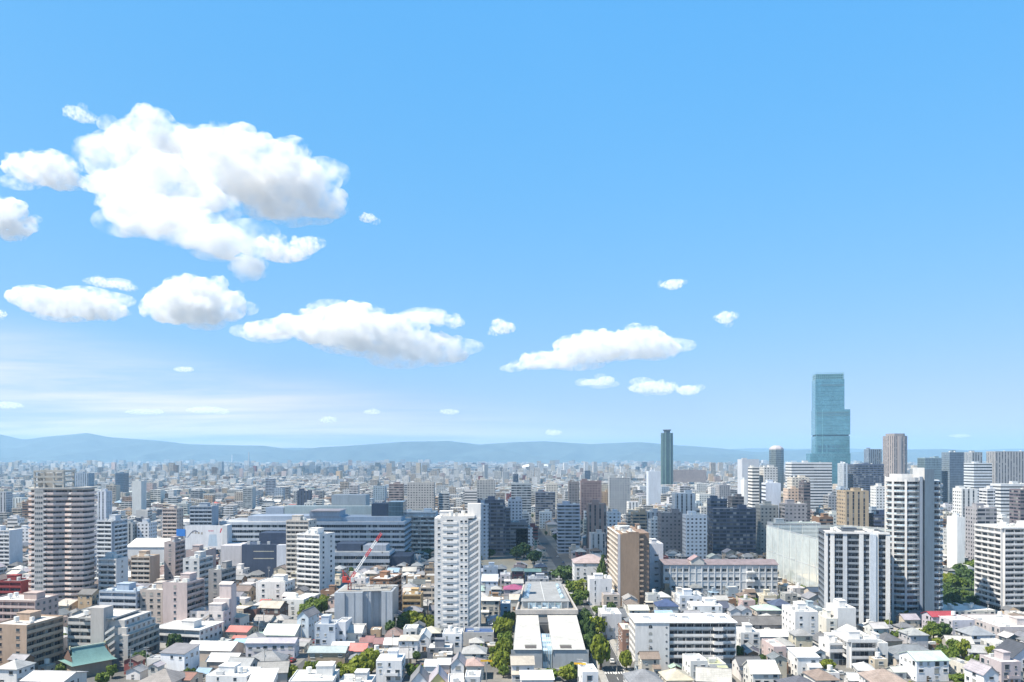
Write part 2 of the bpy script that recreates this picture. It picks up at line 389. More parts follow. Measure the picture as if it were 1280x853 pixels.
# the air: one closed box of even haze
HZ = 545.0
mb = MB(); mb.box(-19500, 19500, -250, 21900, -1.0, HZ)
hm = bpy.data.materials.new("haze_air"); hm.use_nodes = True; hm.node_tree.nodes.clear()
ho = hm.node_tree.nodes.new('ShaderNodeOutputMaterial'); hp = hm.node_tree.nodes.new('ShaderNodeVolumePrincipled')
hp.inputs['Density'].default_value = 6.6e-5; hp.inputs['Color'].default_value = (0.43, 0.715, 1.0, 1); hp.inputs['Anisotropy'].default_value = 0.0
hm.node_tree.links.new(hp.outputs[0], ho.inputs['Volume'])
tag(put('haze', mb, hm), kind='stuff')

# ------------------------------------------------------------------ occupancy of the ground
OCC = []; GRID = {}
def obb(cx, cy, hx, hy, a):
    c, s = math.cos(a), math.sin(a)
    return (cx, cy, hx, hy, c, s)
def corners(o):
    cx, cy, hx, hy, c, s = o
    return [(cx + sx_ * hx * c - sy * hy * s, cy + sx_ * hx * s + sy * hy * c) for sx_, sy in ((-1, -1), (1, -1), (1, 1), (-1, 1))]
def hit(a, b):
    dx, dy = b[0] - a[0], b[1] - a[1]
    if dx * dx + dy * dy > (math.hypot(a[2], a[3]) + math.hypot(b[2], b[3])) ** 2: return False
    for o, p in ((a, b), (b, a)):
        q = corners(p)
        for ax, ay, h in ((o[4], o[5], o[2]), (-o[5], o[4], o[3])):
            d = [(x - o[0]) * ax + (y - o[1]) * ay for x, y in q]
            if min(d) > h or max(d) < -h: return False
    return True
def cells(o):
    r = math.hypot(o[2], o[3]); 
    for i in range(int((o[0] - r) // 40), int((o[0] + r) // 40) + 1):
        for j in range(int((o[1] - r) // 40), int((o[1] + r) // 40) + 1): yield (i, j)
def occupy(o):
    for k in cells(o): GRID.setdefault(k, []).append(o)
def free(o):
    return not any(hit(o, p) for k in cells(o) for p in GRID.get(k, ()))
def reserve(pts, pad=0.0):
    xs, ys = [p[0] for p in pts], [p[1] for p in pts]
    occupy(obb((min(xs) + max(xs)) / 2, (min(ys) + max(ys)) / 2, (max(xs) - min(xs)) / 2 + pad, (max(ys) - min(ys)) / 2 + pad, 0))
for a, c in seg:
    n = int((c - a) / 60)
    for k in range(n):
        y = a + (k + 0.5) * (c - a) / n; occupy(obb(41.1 + sx(y), y, 7.0, (c - a) / n / 2, 0))
occupy(obb(LX + 0.5, LY + 16, 3.6, 36, 0))
reserve([ground(601, 716), ground(664, 699)]); reserve([ground(500, 701), ground(545, 676)])
reserve([ground(964, 712), ground(1096, 752)]); reserve([ground(1178, 766), ground(1222, 724)])

# ------------------------------------------------------------------ building kit
MATS_WALL = [PAINT, GLASS]
UNIT = {}
def unit(key, fn, mats):
    if key not in UNIT:
        m = MB(); fn(m); UNIT[key] = m.mesh(key.split('|')[0], mats)
    return UNIT[key]
def win_mesh(w, h):
    def f(m):
        m.box(-w / 2, w / 2, -0.05, 0.04, 0, h, 0)
        m.box(-w / 2 - 0.12, w / 2 + 0.12, -0.16, 0.04, -0.14, -0.003, 1)
        m.box(-w / 2 - 0.12, w / 2 + 0.12, -0.11, 0.04, h + 0.003, h + 0.12, 1)
    return unit(f'window|{w:.2f}|{h:.2f}', f, [GLASS, PAINT])

class Face:
    """one side of a rectangular block: origin, direction along the face (left to right seen from outside), rotation"""
    def __init__(s, ox, oy, rz, L): s.ox, s.oy, s.rz, s.L = ox, oy, rz, L
    def at(s, u, inward=0.0):
        c, n = math.cos(s.rz), math.sin(s.rz)
        return (s.ox + u * c - inward * n, s.oy + u * n + inward * c)
def faces(w, d):
    return dict(front=Face(-w / 2, 0, 0, w), right=Face(w / 2, 0, rad(90), d), back=Face(w / 2, d, rad(180), w), left=Face(-w / 2, d, rad(-90), d))

def balcony_mesh(L, kind, bay, fh, depth):
    def f(m):
        m.box(0, L, 0.0, depth, 0, 0.17, 0)
        ph = 1.12 if kind != 'corridor' else 1.22
        if kind == 'glass':
            m.box(0.05, L - 0.05, 0.03, 0.07, 0.25, ph, 1); m.box(0, L, 0.01, 0.1, ph + 0.002, ph + 0.07, 0)
        elif kind == 'rail':
            m.box(0, L, 0.02, 0.08, ph - 0.06, ph, 0)
            n = max(2, int(L / 0.8))
            for k in range(n + 1): x = 0.03 + (L - 0.1) * k / n; m.box(x, x + 0.05, 0.03, 0.07, 0.172, ph - 0.063, 0)
            m.box(0.02, L - 0.02, 0.04, 0.06, 0.3, ph - 0.12, 1)
        else:
            m.box(0, L, 0.0, 0.13, 0.173, ph, 0)
        n = max(1, round(L / bay))
        for k in range(1, n):
            x = L * k / n
            m.box(x - 0.07, x + 0.07, 0.16, depth - 0.01, 0.172, fh - 0.03, 0)
    return unit(f'balcony|{L:.2f}|{kind}|{bay}|{fh:.2f}|{depth}', f, [PAINT, GLAZE])
def band_mesh(L, fh):
    return unit(f'window_band|{L:.2f}|{fh:.2f}', lambda m: m.box(0, L, -0.04, 0.05, 0.2, fh - 0.75, 0), [BAND])
def flight_mesh(L, fh, depth):
    """stair flight seen from the side: a sloping parapet with its slab"""
    def f(m):
        for a, c, z0, z1 in ((0.0, L * 0.5, 0.0, fh / 2), (L * 0.5, L, fh / 2, fh)):
            p = [(a, z0), (c, z1), (c, z1 + 1.1), (a, z0 + 1.1)]
            m.face([(x, 0.0, z) for x, z in p]); m.face([(x, 0.14, z) for x, z in reversed(p)])
            m.face([(a, 0, z0 + 1.1), (c, 0, z1 + 1.1), (c, 0.14, z1 + 1.1), (a, 0.14, z0 + 1.1)])
            m.face([(a, 0.14, z0), (c, 0.14, z1), (c, 0, z1), (a, 0, z0)])
            m.face([(a, 0.16, z0 + .02), (a, depth, z0 + .02), (c, depth, z1 + .02), (c, 0.16, z1 + .02)][::-1])
    return unit(f'stair_flight|{L:.2f}|{fh:.2f}|{depth}', f, [PAINT])

def roof_gear(root, w, d, z, wall, seed, n=4, big=True, y0=0.0):
    """stair house, tanks and plant that stand on a flat roof (parts of the building)"""
    r = random.Random(seed); used = []
    def spot(a, b):
        for _ in range(20):
            x = r.uniform(-w / 2 + a + 0.8, w / 2 - a - 0.8) if w > 2 * a + 1.8 else 0; y = y0 + (r.uniform(b + 0.8, d - b - 0.8) if d > 2 * b + 1.8 else d / 2)
            if all(abs(x - p) > a + q + 0.3 or abs(y - s) > b + t + 0.3 for p, s, q, t in used): used.append((x, y, a, b)); return x, y
        return None
    if big:
        a, b, h = min(w * 0.2, 3.2), min(d * 0.22, 3.0), r.uniform(2.4, 3.6); s = spot(a, b)
        if s:
            m = MB(); m.box(-a, a, -b, b, 0, h, 0); m.box(-a - .2, a + .2, -b - .2, b + .2, h + .003, h + .2, 0, bottom=True)
            put('stair_house', m, PAINT, root, wall, (s[0], s[1], z))
    for k in range(n):
        if r.random() < 0.3:
            q = spot(1.1, 1.1)
            if q:
                m = MB(); m.tube((0, 0, 0.6), (0, 0, 2.4), 1.0, 1.0, 10); [m.box(x - .08, x + .08, y - .08, y + .08, 0, 0.6) for x in (-.6, .6) for y in (-.6, .6)]
                put('water_tank', m, METAL, root, (0.7, 0.7, 0.68), (q[0], q[1], z))
        else:
            a, b = r.uniform(0.5, 1.5), r.uniform(0.4, 1.1); q = spot(a, b)
            if q:
                h = r.uniform(0.7, 1.7); m = MB(); m.box(-a, a, -b, b, 0.15, h); m.box(-a * .8, a * .8, -b * .8, b * .8, 0, 0.147); m.tube((a * .3, 0, h), (a * .3, 0, h + .12), b * .6, b * .6, 8)
                put('roof_unit', m, METAL, root, r.choice([(.62, .62, .6), (.5, .51, .52), (.72, .71, .68)]), (q[0], q[1], z))

def flat_roof(root, w, d, z, wall, roofc, over=0.0, par=0.7, y0=0.0):
    m = MB(); x0, x1, a, c = -w / 2 - over, w / 2 + over, y0 - over, y0 + d + over; t = 0.28
    m.face([(x0 + t, a + t, z + 0.12), (x1 - t, a + t, z + 0.12), (x1 - t, c - t, z + 0.12), (x0 + t, c - t, z + 0.12)], 0)
    r = put('roof', m, ROOF, root, roofc)
    m = MB()
    for (p, q, s, u) in ((x0, x1, a, a + t), (x0, x1, c - t, c), (x0, x0 + t, a + t, c - t), (x1 - t, x1, a + t, c - t)): m.box(p, q, s, u, z + 0.003, z + par)
    put('parapet', m, PAINT, r, wall)
    return z + 0.124

def block(root, w, d, Ht, styles, wall, trim, fh=3.0, bay=6.0, z0=0.0, seed=1, roofc=None, gear=3, cap=100, first=True, glassc=None, over=0.0, par=0.7, cx=0.0, cy=0.0, wins=None):
    """a rectangular block with modelled floors. styles: side -> plain / win / balcony / glass / rail / corridor / mat:<facade>"""
    r = random.Random(seed); D = 1.35
    bal = {k: styles.get(k, 'plain') in ('balcony', 'glass', 'rail', 'corridor') for k in ('front', 'right', 'back', 'left')}
    x0, x1 = -w / 2 + (D if bal['left'] else 0), w / 2 - (D if bal['right'] else 0)
    y0, y1 = (D if bal['front'] else 0), d - (D if bal['back'] else 0)
    def L(p): return (p[0] + cx, p[1] + cy)
    m = MB()
    fm = {}
    slots = [PAINT]
    for k in ('front', 'right', 'back', 'left'):
        st = styles.get(k, 'plain'); fm[k] = 0
        if st.startswith('mat:'):
            mt = FAC[st[4:]]
            if mt not in slots: slots.append(mt)
            fm[k] = slots.index(mt)
    P = [L((x0, y0)), L((x1, y0)), L((x1, y1)), L((x0, y1))]
    for i, k in enumerate(('front', 'right', 'back', 'left')):
        a, b = P[i], P[(i + 1) % 4]; ln = math.hypot(b[0] - a[0], b[1] - a[1])
        m.face([(*a, z0), (*b, z0), (*b, Ht), (*a, Ht)], fm[k], [(0, 0), (ln, 0), (ln, Ht - z0), (0, Ht - z0)])
    m.face([(*p, Ht) for p in P], 0)
    # fins that close the ends of the balcony stacks
    T = 0.3
    fc = faces(w, d)
    spans = {}
    for k in bal:
        if not bal[k]: continue
        f = fc[k]; nb = {'front': ('left', 'right'), 'right': ('front', 'back'), 'back': ('right', 'left'), 'left': ('back', 'front')}[k]
        a, b = (D if bal[nb[0]] else 0), (D if bal[nb[1]] else 0)
        for u0 in ((a, a + T), (f.L - b - T, f.L - b)):
            q = [L(f.at(u0[0], 0.02)), L(f.at(u0[1], 0.02)), L(f.at(u0[1], D - 0.002)), L(f.at(u0[0], D - 0.002))]
            m.prism(q, z0, Ht + 0.002, 0, bottom=True)
        spans[k] = (a + T, f.L - b - T)
    put('wall', m, slots, root, wall)
    nfl = max(1, int((Ht - z0 - 0.1) / fh))
    for k, (a, b) in spans.items():
        f = fc[k]; st = styles[k]; bm = balcony_mesh(b - a, st, bay, fh, D); gm = band_mesh(b - a - 0.5, fh)
        for i in range(nfl):
            z = z0 + (Ht - z0) - (nfl - i) * fh
            if i > 0 or z0 > 0: link('balcony', bm, root, trim, (*L(f.at(a, 0)), z), f.rz)
            link('window_band', gm, root, wall, (*L(f.at(a + 0.25, D)), z), f.rz)
        mm = MB(); mm.box(0, b - a, 0, D, 0, 0.22); put('eaves', mm, PAINT, root, trim, (*L(f.at(a, 0)), Ht - 0.2), f.rz)
    tot = 0
    for k in ('front', 'right', 'left', 'back'):
        st = styles.get(k, 'plain')
        if not st.startswith('win'): continue
        f = fc[k]
        ww, wh, pit = wins or (1.6, 1.3, 3.2)
        ncol = max(1, int((f.L - 1.0) / pit))
        if st == 'win1': ncol = 1
        elif st == 'win2': ncol = min(ncol, 2)
        wm = win_mesh(ww, wh)
        for i in range(nfl):
            for j in range(ncol):
                if tot >= cap: break
                u = f.L * (j + 0.5) / ncol
                z = z0 + (Ht - z0) - (nfl - i) * fh + 0.95
                link('window', wm, root, wall, (*L(f.at(u, 0)), z), f.rz); tot += 1
    if roofc is not None:
        zt = flat_roof_at(root, w, d, Ht, wall, roofc, over, par, cx, cy)
        if gear: 
            e = root
            roof_gear_at(root, w, d, zt, wall, seed, gear, cx, cy)
def flat_roof_at(root, w, d, z, wall, roofc, over, par, cx, cy):
    n = len(root.children)
    zt = flat_roof(root, w, d, z + 0.004, wall, roofc, over, par)
    for o in root.children[n:]: o.location = (cx, cy, 0)
    return zt
def roof_gear_at(root, w, d, z, wall, seed, n, cx, cy):
    k = set(o.name for o in root.children)
    roof_gear(root, w - 0.8, d - 0.8, z, wall, seed, n, True, 0.4)
    for o in root.children:
        if o.name not in k: o.location = (o.location[0] + cx, o.location[1] + cy, o.location[2])

def site(xl, xr, yb, yt, yaw=0.0, top=None):
    s = sc(yb); X, Y = ground((xl + xr) / 2, yb)
    w = (xr - xl) / s / math.cos(rad(yaw)); Ht = top if top else H - (yt - HY) / s
    return s, X, Y, w, Ht
PROT_IN = []
def place(name, label, cat, xl, xr, yb, yt, d, yaw=0.0, short=None, group=None, top=None, occ=True, auto=None, sil=False):
    if sil:       # xl..xr is the whole silhouette: leave room for the flank one sees
        Y_ = F * H / (yb - HY)
        if xl > CX: xl += (xl - CX) * d / (Y_ + d)
        if xr < CX: xr -= (CX - xr) * d / (Y_ + d)
    s, X, Y, w, Ht = site(xl, xr, yb, yt, yaw, top); a = rad(yaw)
    if occ: occupy(obb(X - math.sin(a) * d / 2, Y + math.cos(a) * d / 2, w / 2 + 0.6, d / 2 + 0.6, a))
    root = thing(name, label, cat, (X, Y, 0), a, group, px=((xl + xr) / 2, (yb + yt) / 2, yb), short=short, auto=auto)
    PROT_IN.append((xl, xr, yb, yt, .45 if yb > 740 else (.5 if yb > 672 else .33)))
    return root, w, Ht

def APT(label, short, xl, xr, yb, yt, d, front='balcony', right='plain', left='plain', back='plain', wall=(.7, .7, .68), trim=None, roofc=(.62, .62, .6), yaw=0, fh=3.0, bay=6.0, gear=3, name='apartment_building', cat='apartment building', wins=None, par=0.7, over=0.0, seed=None, group=None, sil=False):
    root, w, Ht = place(name, label, cat, xl, xr, yb, yt, d, yaw, short, group, sil=sil)
    block(root, w, d, Ht, dict(front=front, right=right, left=left, back=back), wall, trim or wall, fh, bay, seed=seed or int(xl * 7 + yb), roofc=roofc, gear=gear, wins=wins, par=par, over=over)
    return root, w, Ht

# ------------------------------------------------------------------ houses
def jitc(c, r): k = r.uniform(.82, 1.06); return tuple(min(.78, x * k) for x in c)
def gable(m, w, d, z, rise, axis='x', over=0.45, th=0.16, y0=0.0, shift=0.0):
    """two roof slopes with thickness. axis: ridge direction"""
    x0, x1, a, c = -w / 2 - over, w / 2 + over, y0 - over, y0 + d + over
    if axis == 'x':
        ym = y0 + d / 2 + shift; k = rise / (d / 2); zl = z - over * k
        pr = [(a, zl), (ym, z + rise), (c, z - over * k)]
        for (p, q) in ((pr[0], pr[1]), (pr[1], pr[2])):
            m.face([(x0, p[0], p[1] + th), (x1, p[0], p[1] + th), (x1, q[0], q[1] + th), (x0, q[0], q[1] + th)], 0)
            m.face([(x0, q[0], q[1]), (x1, q[0], q[1]), (x1, p[0], p[1]), (x0, p[0], p[1])], 1)
            m.face([(x0, q[0], q[1] + th), (x0, q[0], q[1]), (x0, p[0], p[1]), (x0, p[0], p[1] + th)], 1)
            m.face([(x1, p[0], p[1] + th), (x1, p[0], p[1]), (x1, q[0], q[1]), (x1, q[0], q[1] + th)], 1)
        m.face([(x0, a, zl), (x1, a, zl), (x1, a, zl + th), (x0, a, zl + th)], 1)
        m.face([(x1, c, zl), (x0, c, zl), (x0, c, zl + th), (x1, c, zl + th)], 1)
    else:
        k = rise / (w / 2); zl = z - over * k
        for sgn in (-1, 1):
            e = x0 if sgn < 0 else x1
            q = [(e, a, zl + th), (0, a, z + rise + th), (0, c, z + rise + th), (e, c, zl + th)]
            # uv: rows run along the eaves
            L, Wd = c - a, math.hypot(e, rise)
            uv = [(0, 0), (0, Wd), (L, Wd), (L, 0)]
            if sgn > 0: q = q[::-1]; uv = uv[::-1]
            q2 = [(e, a, zl), (0, a, z + rise), (0, c, z + rise), (e, c, zl)]
            m.face(q[::-1] if True else q, 0, uv[::-1]); m.face(q2 if sgn < 0 else q2[::-1], 1)
            m.face([(e, a, zl), (0, a, z + rise), (0, a, z + rise + th), (e, a, zl + th)] if sgn < 0 else [(0, a, z + rise), (e, a, zl), (e, a, zl + th), (0, a, z + rise + th)], 1)
            m.face([(0, c, z + rise), (e, c, zl), (e, c, zl + th), (0, c, z + rise + th)] if sgn < 0 else [(e, c, zl), (0, c, z + rise), (0, c, z + rise + th), (e, c, zl + th)], 1)
            m.face([(e, c, zl), (e, a, zl), (e, a, zl + th), (e, c, zl + th)] if sgn < 0 else [(e, a, zl), (e, c, zl), (e, c, zl + th), (e, a, zl + th)], 1)
def hip(m, w, d, z, rise, over=0.5, th=0.16, y0=0.0):
    x0, x1, a, c = -w / 2 - over, w / 2 + over, y0 - over, y0 + d + over; ym = (a + c) / 2
    zl = z - over * rise / (min(w, d) / 2); ins = min(w, d) / 2
    if w >= d: r0, r1 = (x0 + ins + over, ym, z + rise), (x1 - ins - over, ym, z + rise)
    else: r0, r1 = (0, a + ins + over, z + rise), (0, c - ins - over, z + rise)
    A, B, C, Dd = (x0, a), (x1, a), (x1, c), (x0, c); t = zl + th
    def up(p): return (*p, t)
    R0, R1 = (r0[0], r0[1], r0[2] + th), (r1[0], r1[1], r1[2] + th)
    if w >= d:
        m.face([up(A), up(B), R1, R0]); m.face([up(B), up(C), R1]); m.face([up(C), up(Dd), R0, R1]); m.face([up(Dd), up(A), R0])
    else:
        m.face([up(A), up(B), R0]); m.face([up(B), up(C), R1, R0]); m.face([up(C), up(Dd), R1]); m.face([up(Dd), up(A), R0, R1])
    for p, q in ((A, B), (B, C), (C, Dd), (Dd, A)): m.face([(*p, zl), (*q, zl), up(q), up(p)], 1)
    m.face([(*Dd, zl), (*C, zl), (*B, zl), (*A, zl)], 1)

def HOUSE(label, xl, xr, yb, yt, d=9.0, roof='gx', wall=(.7, .7, .68), rc=(.2, .2, .21), yaw=0, rise=None, short=None, name='house', cat='house', fh=2.8, win=3.0, gear=1, group=None, auto=None, seed=None, world=None, balc=False, tile=None):
    """roof: gx / gy gable with ridge across / along the view, hip, flat, shed"""
    if world:
        X, Y, w, Ht, a = world; root = thing(name, label, cat, (X, Y, 0), a, group, px=(CX + F * X / Y, HY + F * (H - Ht / 2) / Y, HY + F * H / Y), short=short, auto=auto)
        s = F / Y
    else:
        root, w, Ht = place(name, label, cat, xl, xr, yb, yt, d, yaw, short, group, auto=auto); s = sc(yb)
    seed = seed or int(xl * 13 + yb * 7); r = random.Random(seed)
    m = MB(); m.box(-w / 2, w / 2, 0, d, 0, Ht, bottom=False)
    rise = rise if rise is not None else min(w, d) * 0.26
    if roof == 'gx':
        m.face([(-w / 2, d, Ht), (-w / 2, 0, Ht), (-w / 2, d / 2, Ht + rise)]); m.face([(w / 2, 0, Ht), (w / 2, d, Ht), (w / 2, d / 2, Ht + rise)])
    elif roof == 'gy':
        m.face([(-w / 2, 0, Ht), (w / 2, 0, Ht), (0, 0, Ht + rise)]); m.face([(w / 2, d, Ht), (-w / 2, d, Ht), (0, d, Ht + rise)])
    elif roof == 'shed':
        m.face([(-w / 2, d, Ht), (-w / 2, 0, Ht), (-w / 2, d, Ht + rise)]); m.face([(w / 2, 0, Ht), (w / 2, d, Ht), (w / 2, d, Ht + rise)])
        m.face([(w / 2, d, Ht), (-w / 2, d, Ht), (-w / 2, d, Ht + rise), (w / 2, d, Ht + rise)])
    put('wall', m, PAINT, root, wall)
    m = MB()
    if roof in ('gx', 'gy'): gable(m, w, d, Ht + 0.02, rise, roof[1])
    elif roof == 'hip': hip(m, w, d, Ht + 0.02, rise)
    elif roof == 'shed':
        o = 0.4; k = rise / d; z0, z1 = Ht + 0.03 - o * k, Ht + 0.03 + rise + o * k; t = 0.16
        q = [(-w / 2 - o, -o), (w / 2 + o, -o), (w / 2 + o, d + o), (-w / 2 - o, d + o)]; zz_ = [z0, z0, z1, z1]
        m.face([(*p, z + t) for p, z in zip(q, zz_)]); m.face([(*p, z) for p, z in reversed(list(zip(q, zz_)))], 1)
        for i in range(4): j = (i + 1) % 4; m.face([(*q[i], zz_[i]), (*q[j], zz_[j]), (*q[j], zz_[j] + t), (*q[i], zz_[i] + t)], 1)
    if roof == 'flat':
        zt = flat_roof(root, w, d, Ht + 0.004, wall, rc, 0.0, r.choice([0.3, 0.5, 0.9]))
        roof_gear(root, w - .8, d - .8, zt, wall, seed, gear, w > 7 and d > 7 and r.random() < 0.5, 0.4)
    else:
        bright = max(rc) > 0.45 if tile is None else not tile
        rf_o = put('roof', m, [ROOF if bright else TILE, PAINT], root, rc)
        if s > 1.7 and roof != 'shed':
            m = MB(); zt = Ht + .02 + rise + .1
            if roof == 'gx': m.box(-w / 2 - .5, w / 2 + .5, d / 2 - .16, d / 2 + .16, zt, zt + .2)
            elif roof == 'gy': m.box(-.16, .16, -.5, d + .5, zt, zt + .2)
            else:
                k = min(w, d) / 2
                if w >= d: m.box(-w / 2 + k - .1, w / 2 - k + .1, d / 2 - .16, d / 2 + .16, zt, zt + .2)
                else: m.box(-.16, .16, k - .1, d - k + .1, zt, zt + .2)
            put('ridge', m, PAINT, rf_o, (sum(rc) / 3 * .72,) * 3)
    nfl = max(1, round(Ht / fh)); f_h = Ht / nfl; fc = faces(w, d)
    if s > 1.7 and win and w > 6.5 and r.random() < (.55 if roof != 'flat' else .25):
        aw, ad, ah = w * r.uniform(.35, .6), r.uniform(1.6, 2.6), min(Ht - .6, r.choice([2.7, 2.8, 5.2])); ax = r.choice([-1, 1]) * (w - aw) / 2
        m = MB(); m.box(ax - aw / 2, ax + aw / 2, -ad, -.002, 0, ah, bottom=False); put('annex', m, PAINT, root, jitc(wall, r))
        m = MB(); t = .14; o = .3; y0_, y1_ = -ad - o, -.003; z0_, z1_ = ah - .15, ah + .75
        q = [(ax - aw / 2 - o, y0_), (ax + aw / 2 + o, y0_), (ax + aw / 2 + o, y1_), (ax - aw / 2 - o, y1_)]; zq = [z0_, z0_, z1_, z1_]
        m.face([(*p, z + t) for p, z in zip(q, zq)]); m.face([(*p, z) for p, z in reversed(list(zip(q, zq)))], 1)
        for i in range(4): j = (i + 1) % 4; m.face([(*q[i], zq[i]), (*q[j], zq[j]), (*q[j], zq[j] + t), (*q[i], zq[i] + t)], 1)
        put('annex_roof', m, [TILE if max(rc) < .45 else ROOF, PAINT], root, rc)
        link('window', win_mesh(round(min(1.6, aw - .8), 1), 1.1), root, (.6, .6, .6), (ax, -ad, max(.8, ah - 2.0)))
    if s > 1.45 and win:
        X = root.location[0]
        for k in ('front', 'left' if X > 0 else 'right'):
            f = fc[k]; nc = max(1, int(f.L / win))
            for i in range(nfl):
                for j in range(nc):
                    if r.random() < 0.22: continue
                    ww = r.choice([0.8, 1.2, 1.6, 1.9]); wh = r.choice([0.7, 1.1, 1.3]) if ww < 1.7 else r.choice([1.2, 1.8])
                    ww = min(ww, f.L / nc - 0.4)
                    if ww < 0.5: continue
                    wm = win_mesh(round(ww, 1), wh)
                    link('window', wm, root, r.choice([(.7, .7, .7), (.3, .3, .3)]), (*f.at(f.L * (j + 0.5) / nc + r.uniform(-.3, .3), 0), i * f_h + (0.9 if wh < 1.5 else 0.45)), f.rz)
        if (balc or r.random() < 0.35) and w > 6 and nfl > 1:
            b = min(w * 0.55, 5.0); x = r.uniform(-w / 2 + 0.3, w / 2 - b - 0.3)
            m = MB(); m.box(x, x + b, -1.1, -0.003, f_h, f_h + 0.16); m.box(x, x + b, -1.1, -1.0, f_h + .163, f_h + 1.1); m.box(x, x + .1, -.997, -.003, f_h + .163, f_h + 1.1); m.box(x + b - .1, x + b, -.997, -.003, f_h + .163, f_h + 1.1)
            put('balcony', m, PAINT, root, wall if r.random() < .6 else (.5, .5, .5))
        if r.random() < 0.8:
            m = MB(); m.box(-.5, .5, -.06, .03, 0.02, 2.1); put('door', m, PAINT, root, r.choice([(.12, .08, .05), (.2, .2, .21), (.3, .16, .08)]), (r.uniform(-w / 2 + 1, w / 2 - 1) if w > 3 else 0, 0, 0))
    return root
# ------------------------------------------------------------------ colours
WHITE = (.68, .67, .66); OFFW = (.58, .565, .54); CREAM = (.56, .50, .41); BEIGE = (.52, .44, .36); TAN = (.46, .35, .24); PINK = (.60, .46, .42)
LGREY = (.50, .51, .52); GREY = (.36, .37, .38); DGREY = (.20, .21, .22); BLUEG = (.36, .43, .50); NAVY = (.055, .075, .12); BROWN = (.24, .15, .10); DBROWN = (.14, .10, .085); BRICK = (.30, .13, .08); MAROON = (.22, .07, .07); RED = (.42, .06, .05)
RW = (.62, .61, .59); RG = (.42, .42, .41); RD = (.13, .135, .145); RB = (.22, .17, .14); RSL = (.20, .21, .225); RGREEN = (.36, .50, .44); RBLUE = (.30, .42, .55); RRED = (.55, .17, .15); RLAV = (.40, .37, .40); RBEI = (.50, .46, .40)

def TOWER(label, short, xl, xr, yb, yt, d, front='grid', right=None, left=None, wall=WHITE, yaw=0, gear=2, roofc=(.6, .6, .58), name='apartment_tower', cat='tower block', par=0.8):
    d = min(d, 24); root, w, Ht = place(name, label, cat, xl, xr, yb, yt, d, yaw, short, sil=True)
    st = {k: ('mat:' + v if v in FAC else v) for k, v in dict(front=front, right=right or front, left=left or front).items()}
    block(root, w, d, Ht, st, wall, wall, seed=int(xl * 3 + yb), roofc=roofc, gear=gear, par=par)
    return root, w, Ht

def off_poly(pts, t):
    out = []
    for i, p in enumerate(pts):
        d = []
        if i > 0: d.append((Vector(p) - Vector(pts[i - 1])).normalized())
        if i < len(pts) - 1: d.append((Vector(pts[i + 1]) - Vector(p)).normalized())
        nn = [Vector((-e.y, e.x)) for e in d]; n = sum(nn, Vector((0, 0))).normalized()
        k = t / max(0.4, n.dot(nn[0])); out.append((p[0] + n.x * k, p[1] + n.y * k))
    return out

def stack(root, w, d, z0, z1, n, frac, proj, wall, glass=None, cx=0.0, cy=0.0, name='floor_band', core='window_wall'):
    """glazed core with projecting bands, one band per floor"""
    m = MB(); m.box(-w / 2, w / 2, 0, d, z0, z1 - 0.01, 0, bottom=False); put(core, m, glass or BAND, root, wall, (cx, cy, 0))
    fh = (z1 - z0) / n
    m = MB(); m.box(-w / 2 - proj, w / 2 + proj, -proj, d + proj, 0, fh * frac)
    me = m.mesh(name, [PAINT])
    for i in range(n): link(name, me, root, wall, (cx, cy, z0 + (i + 1) * fh - fh * frac))

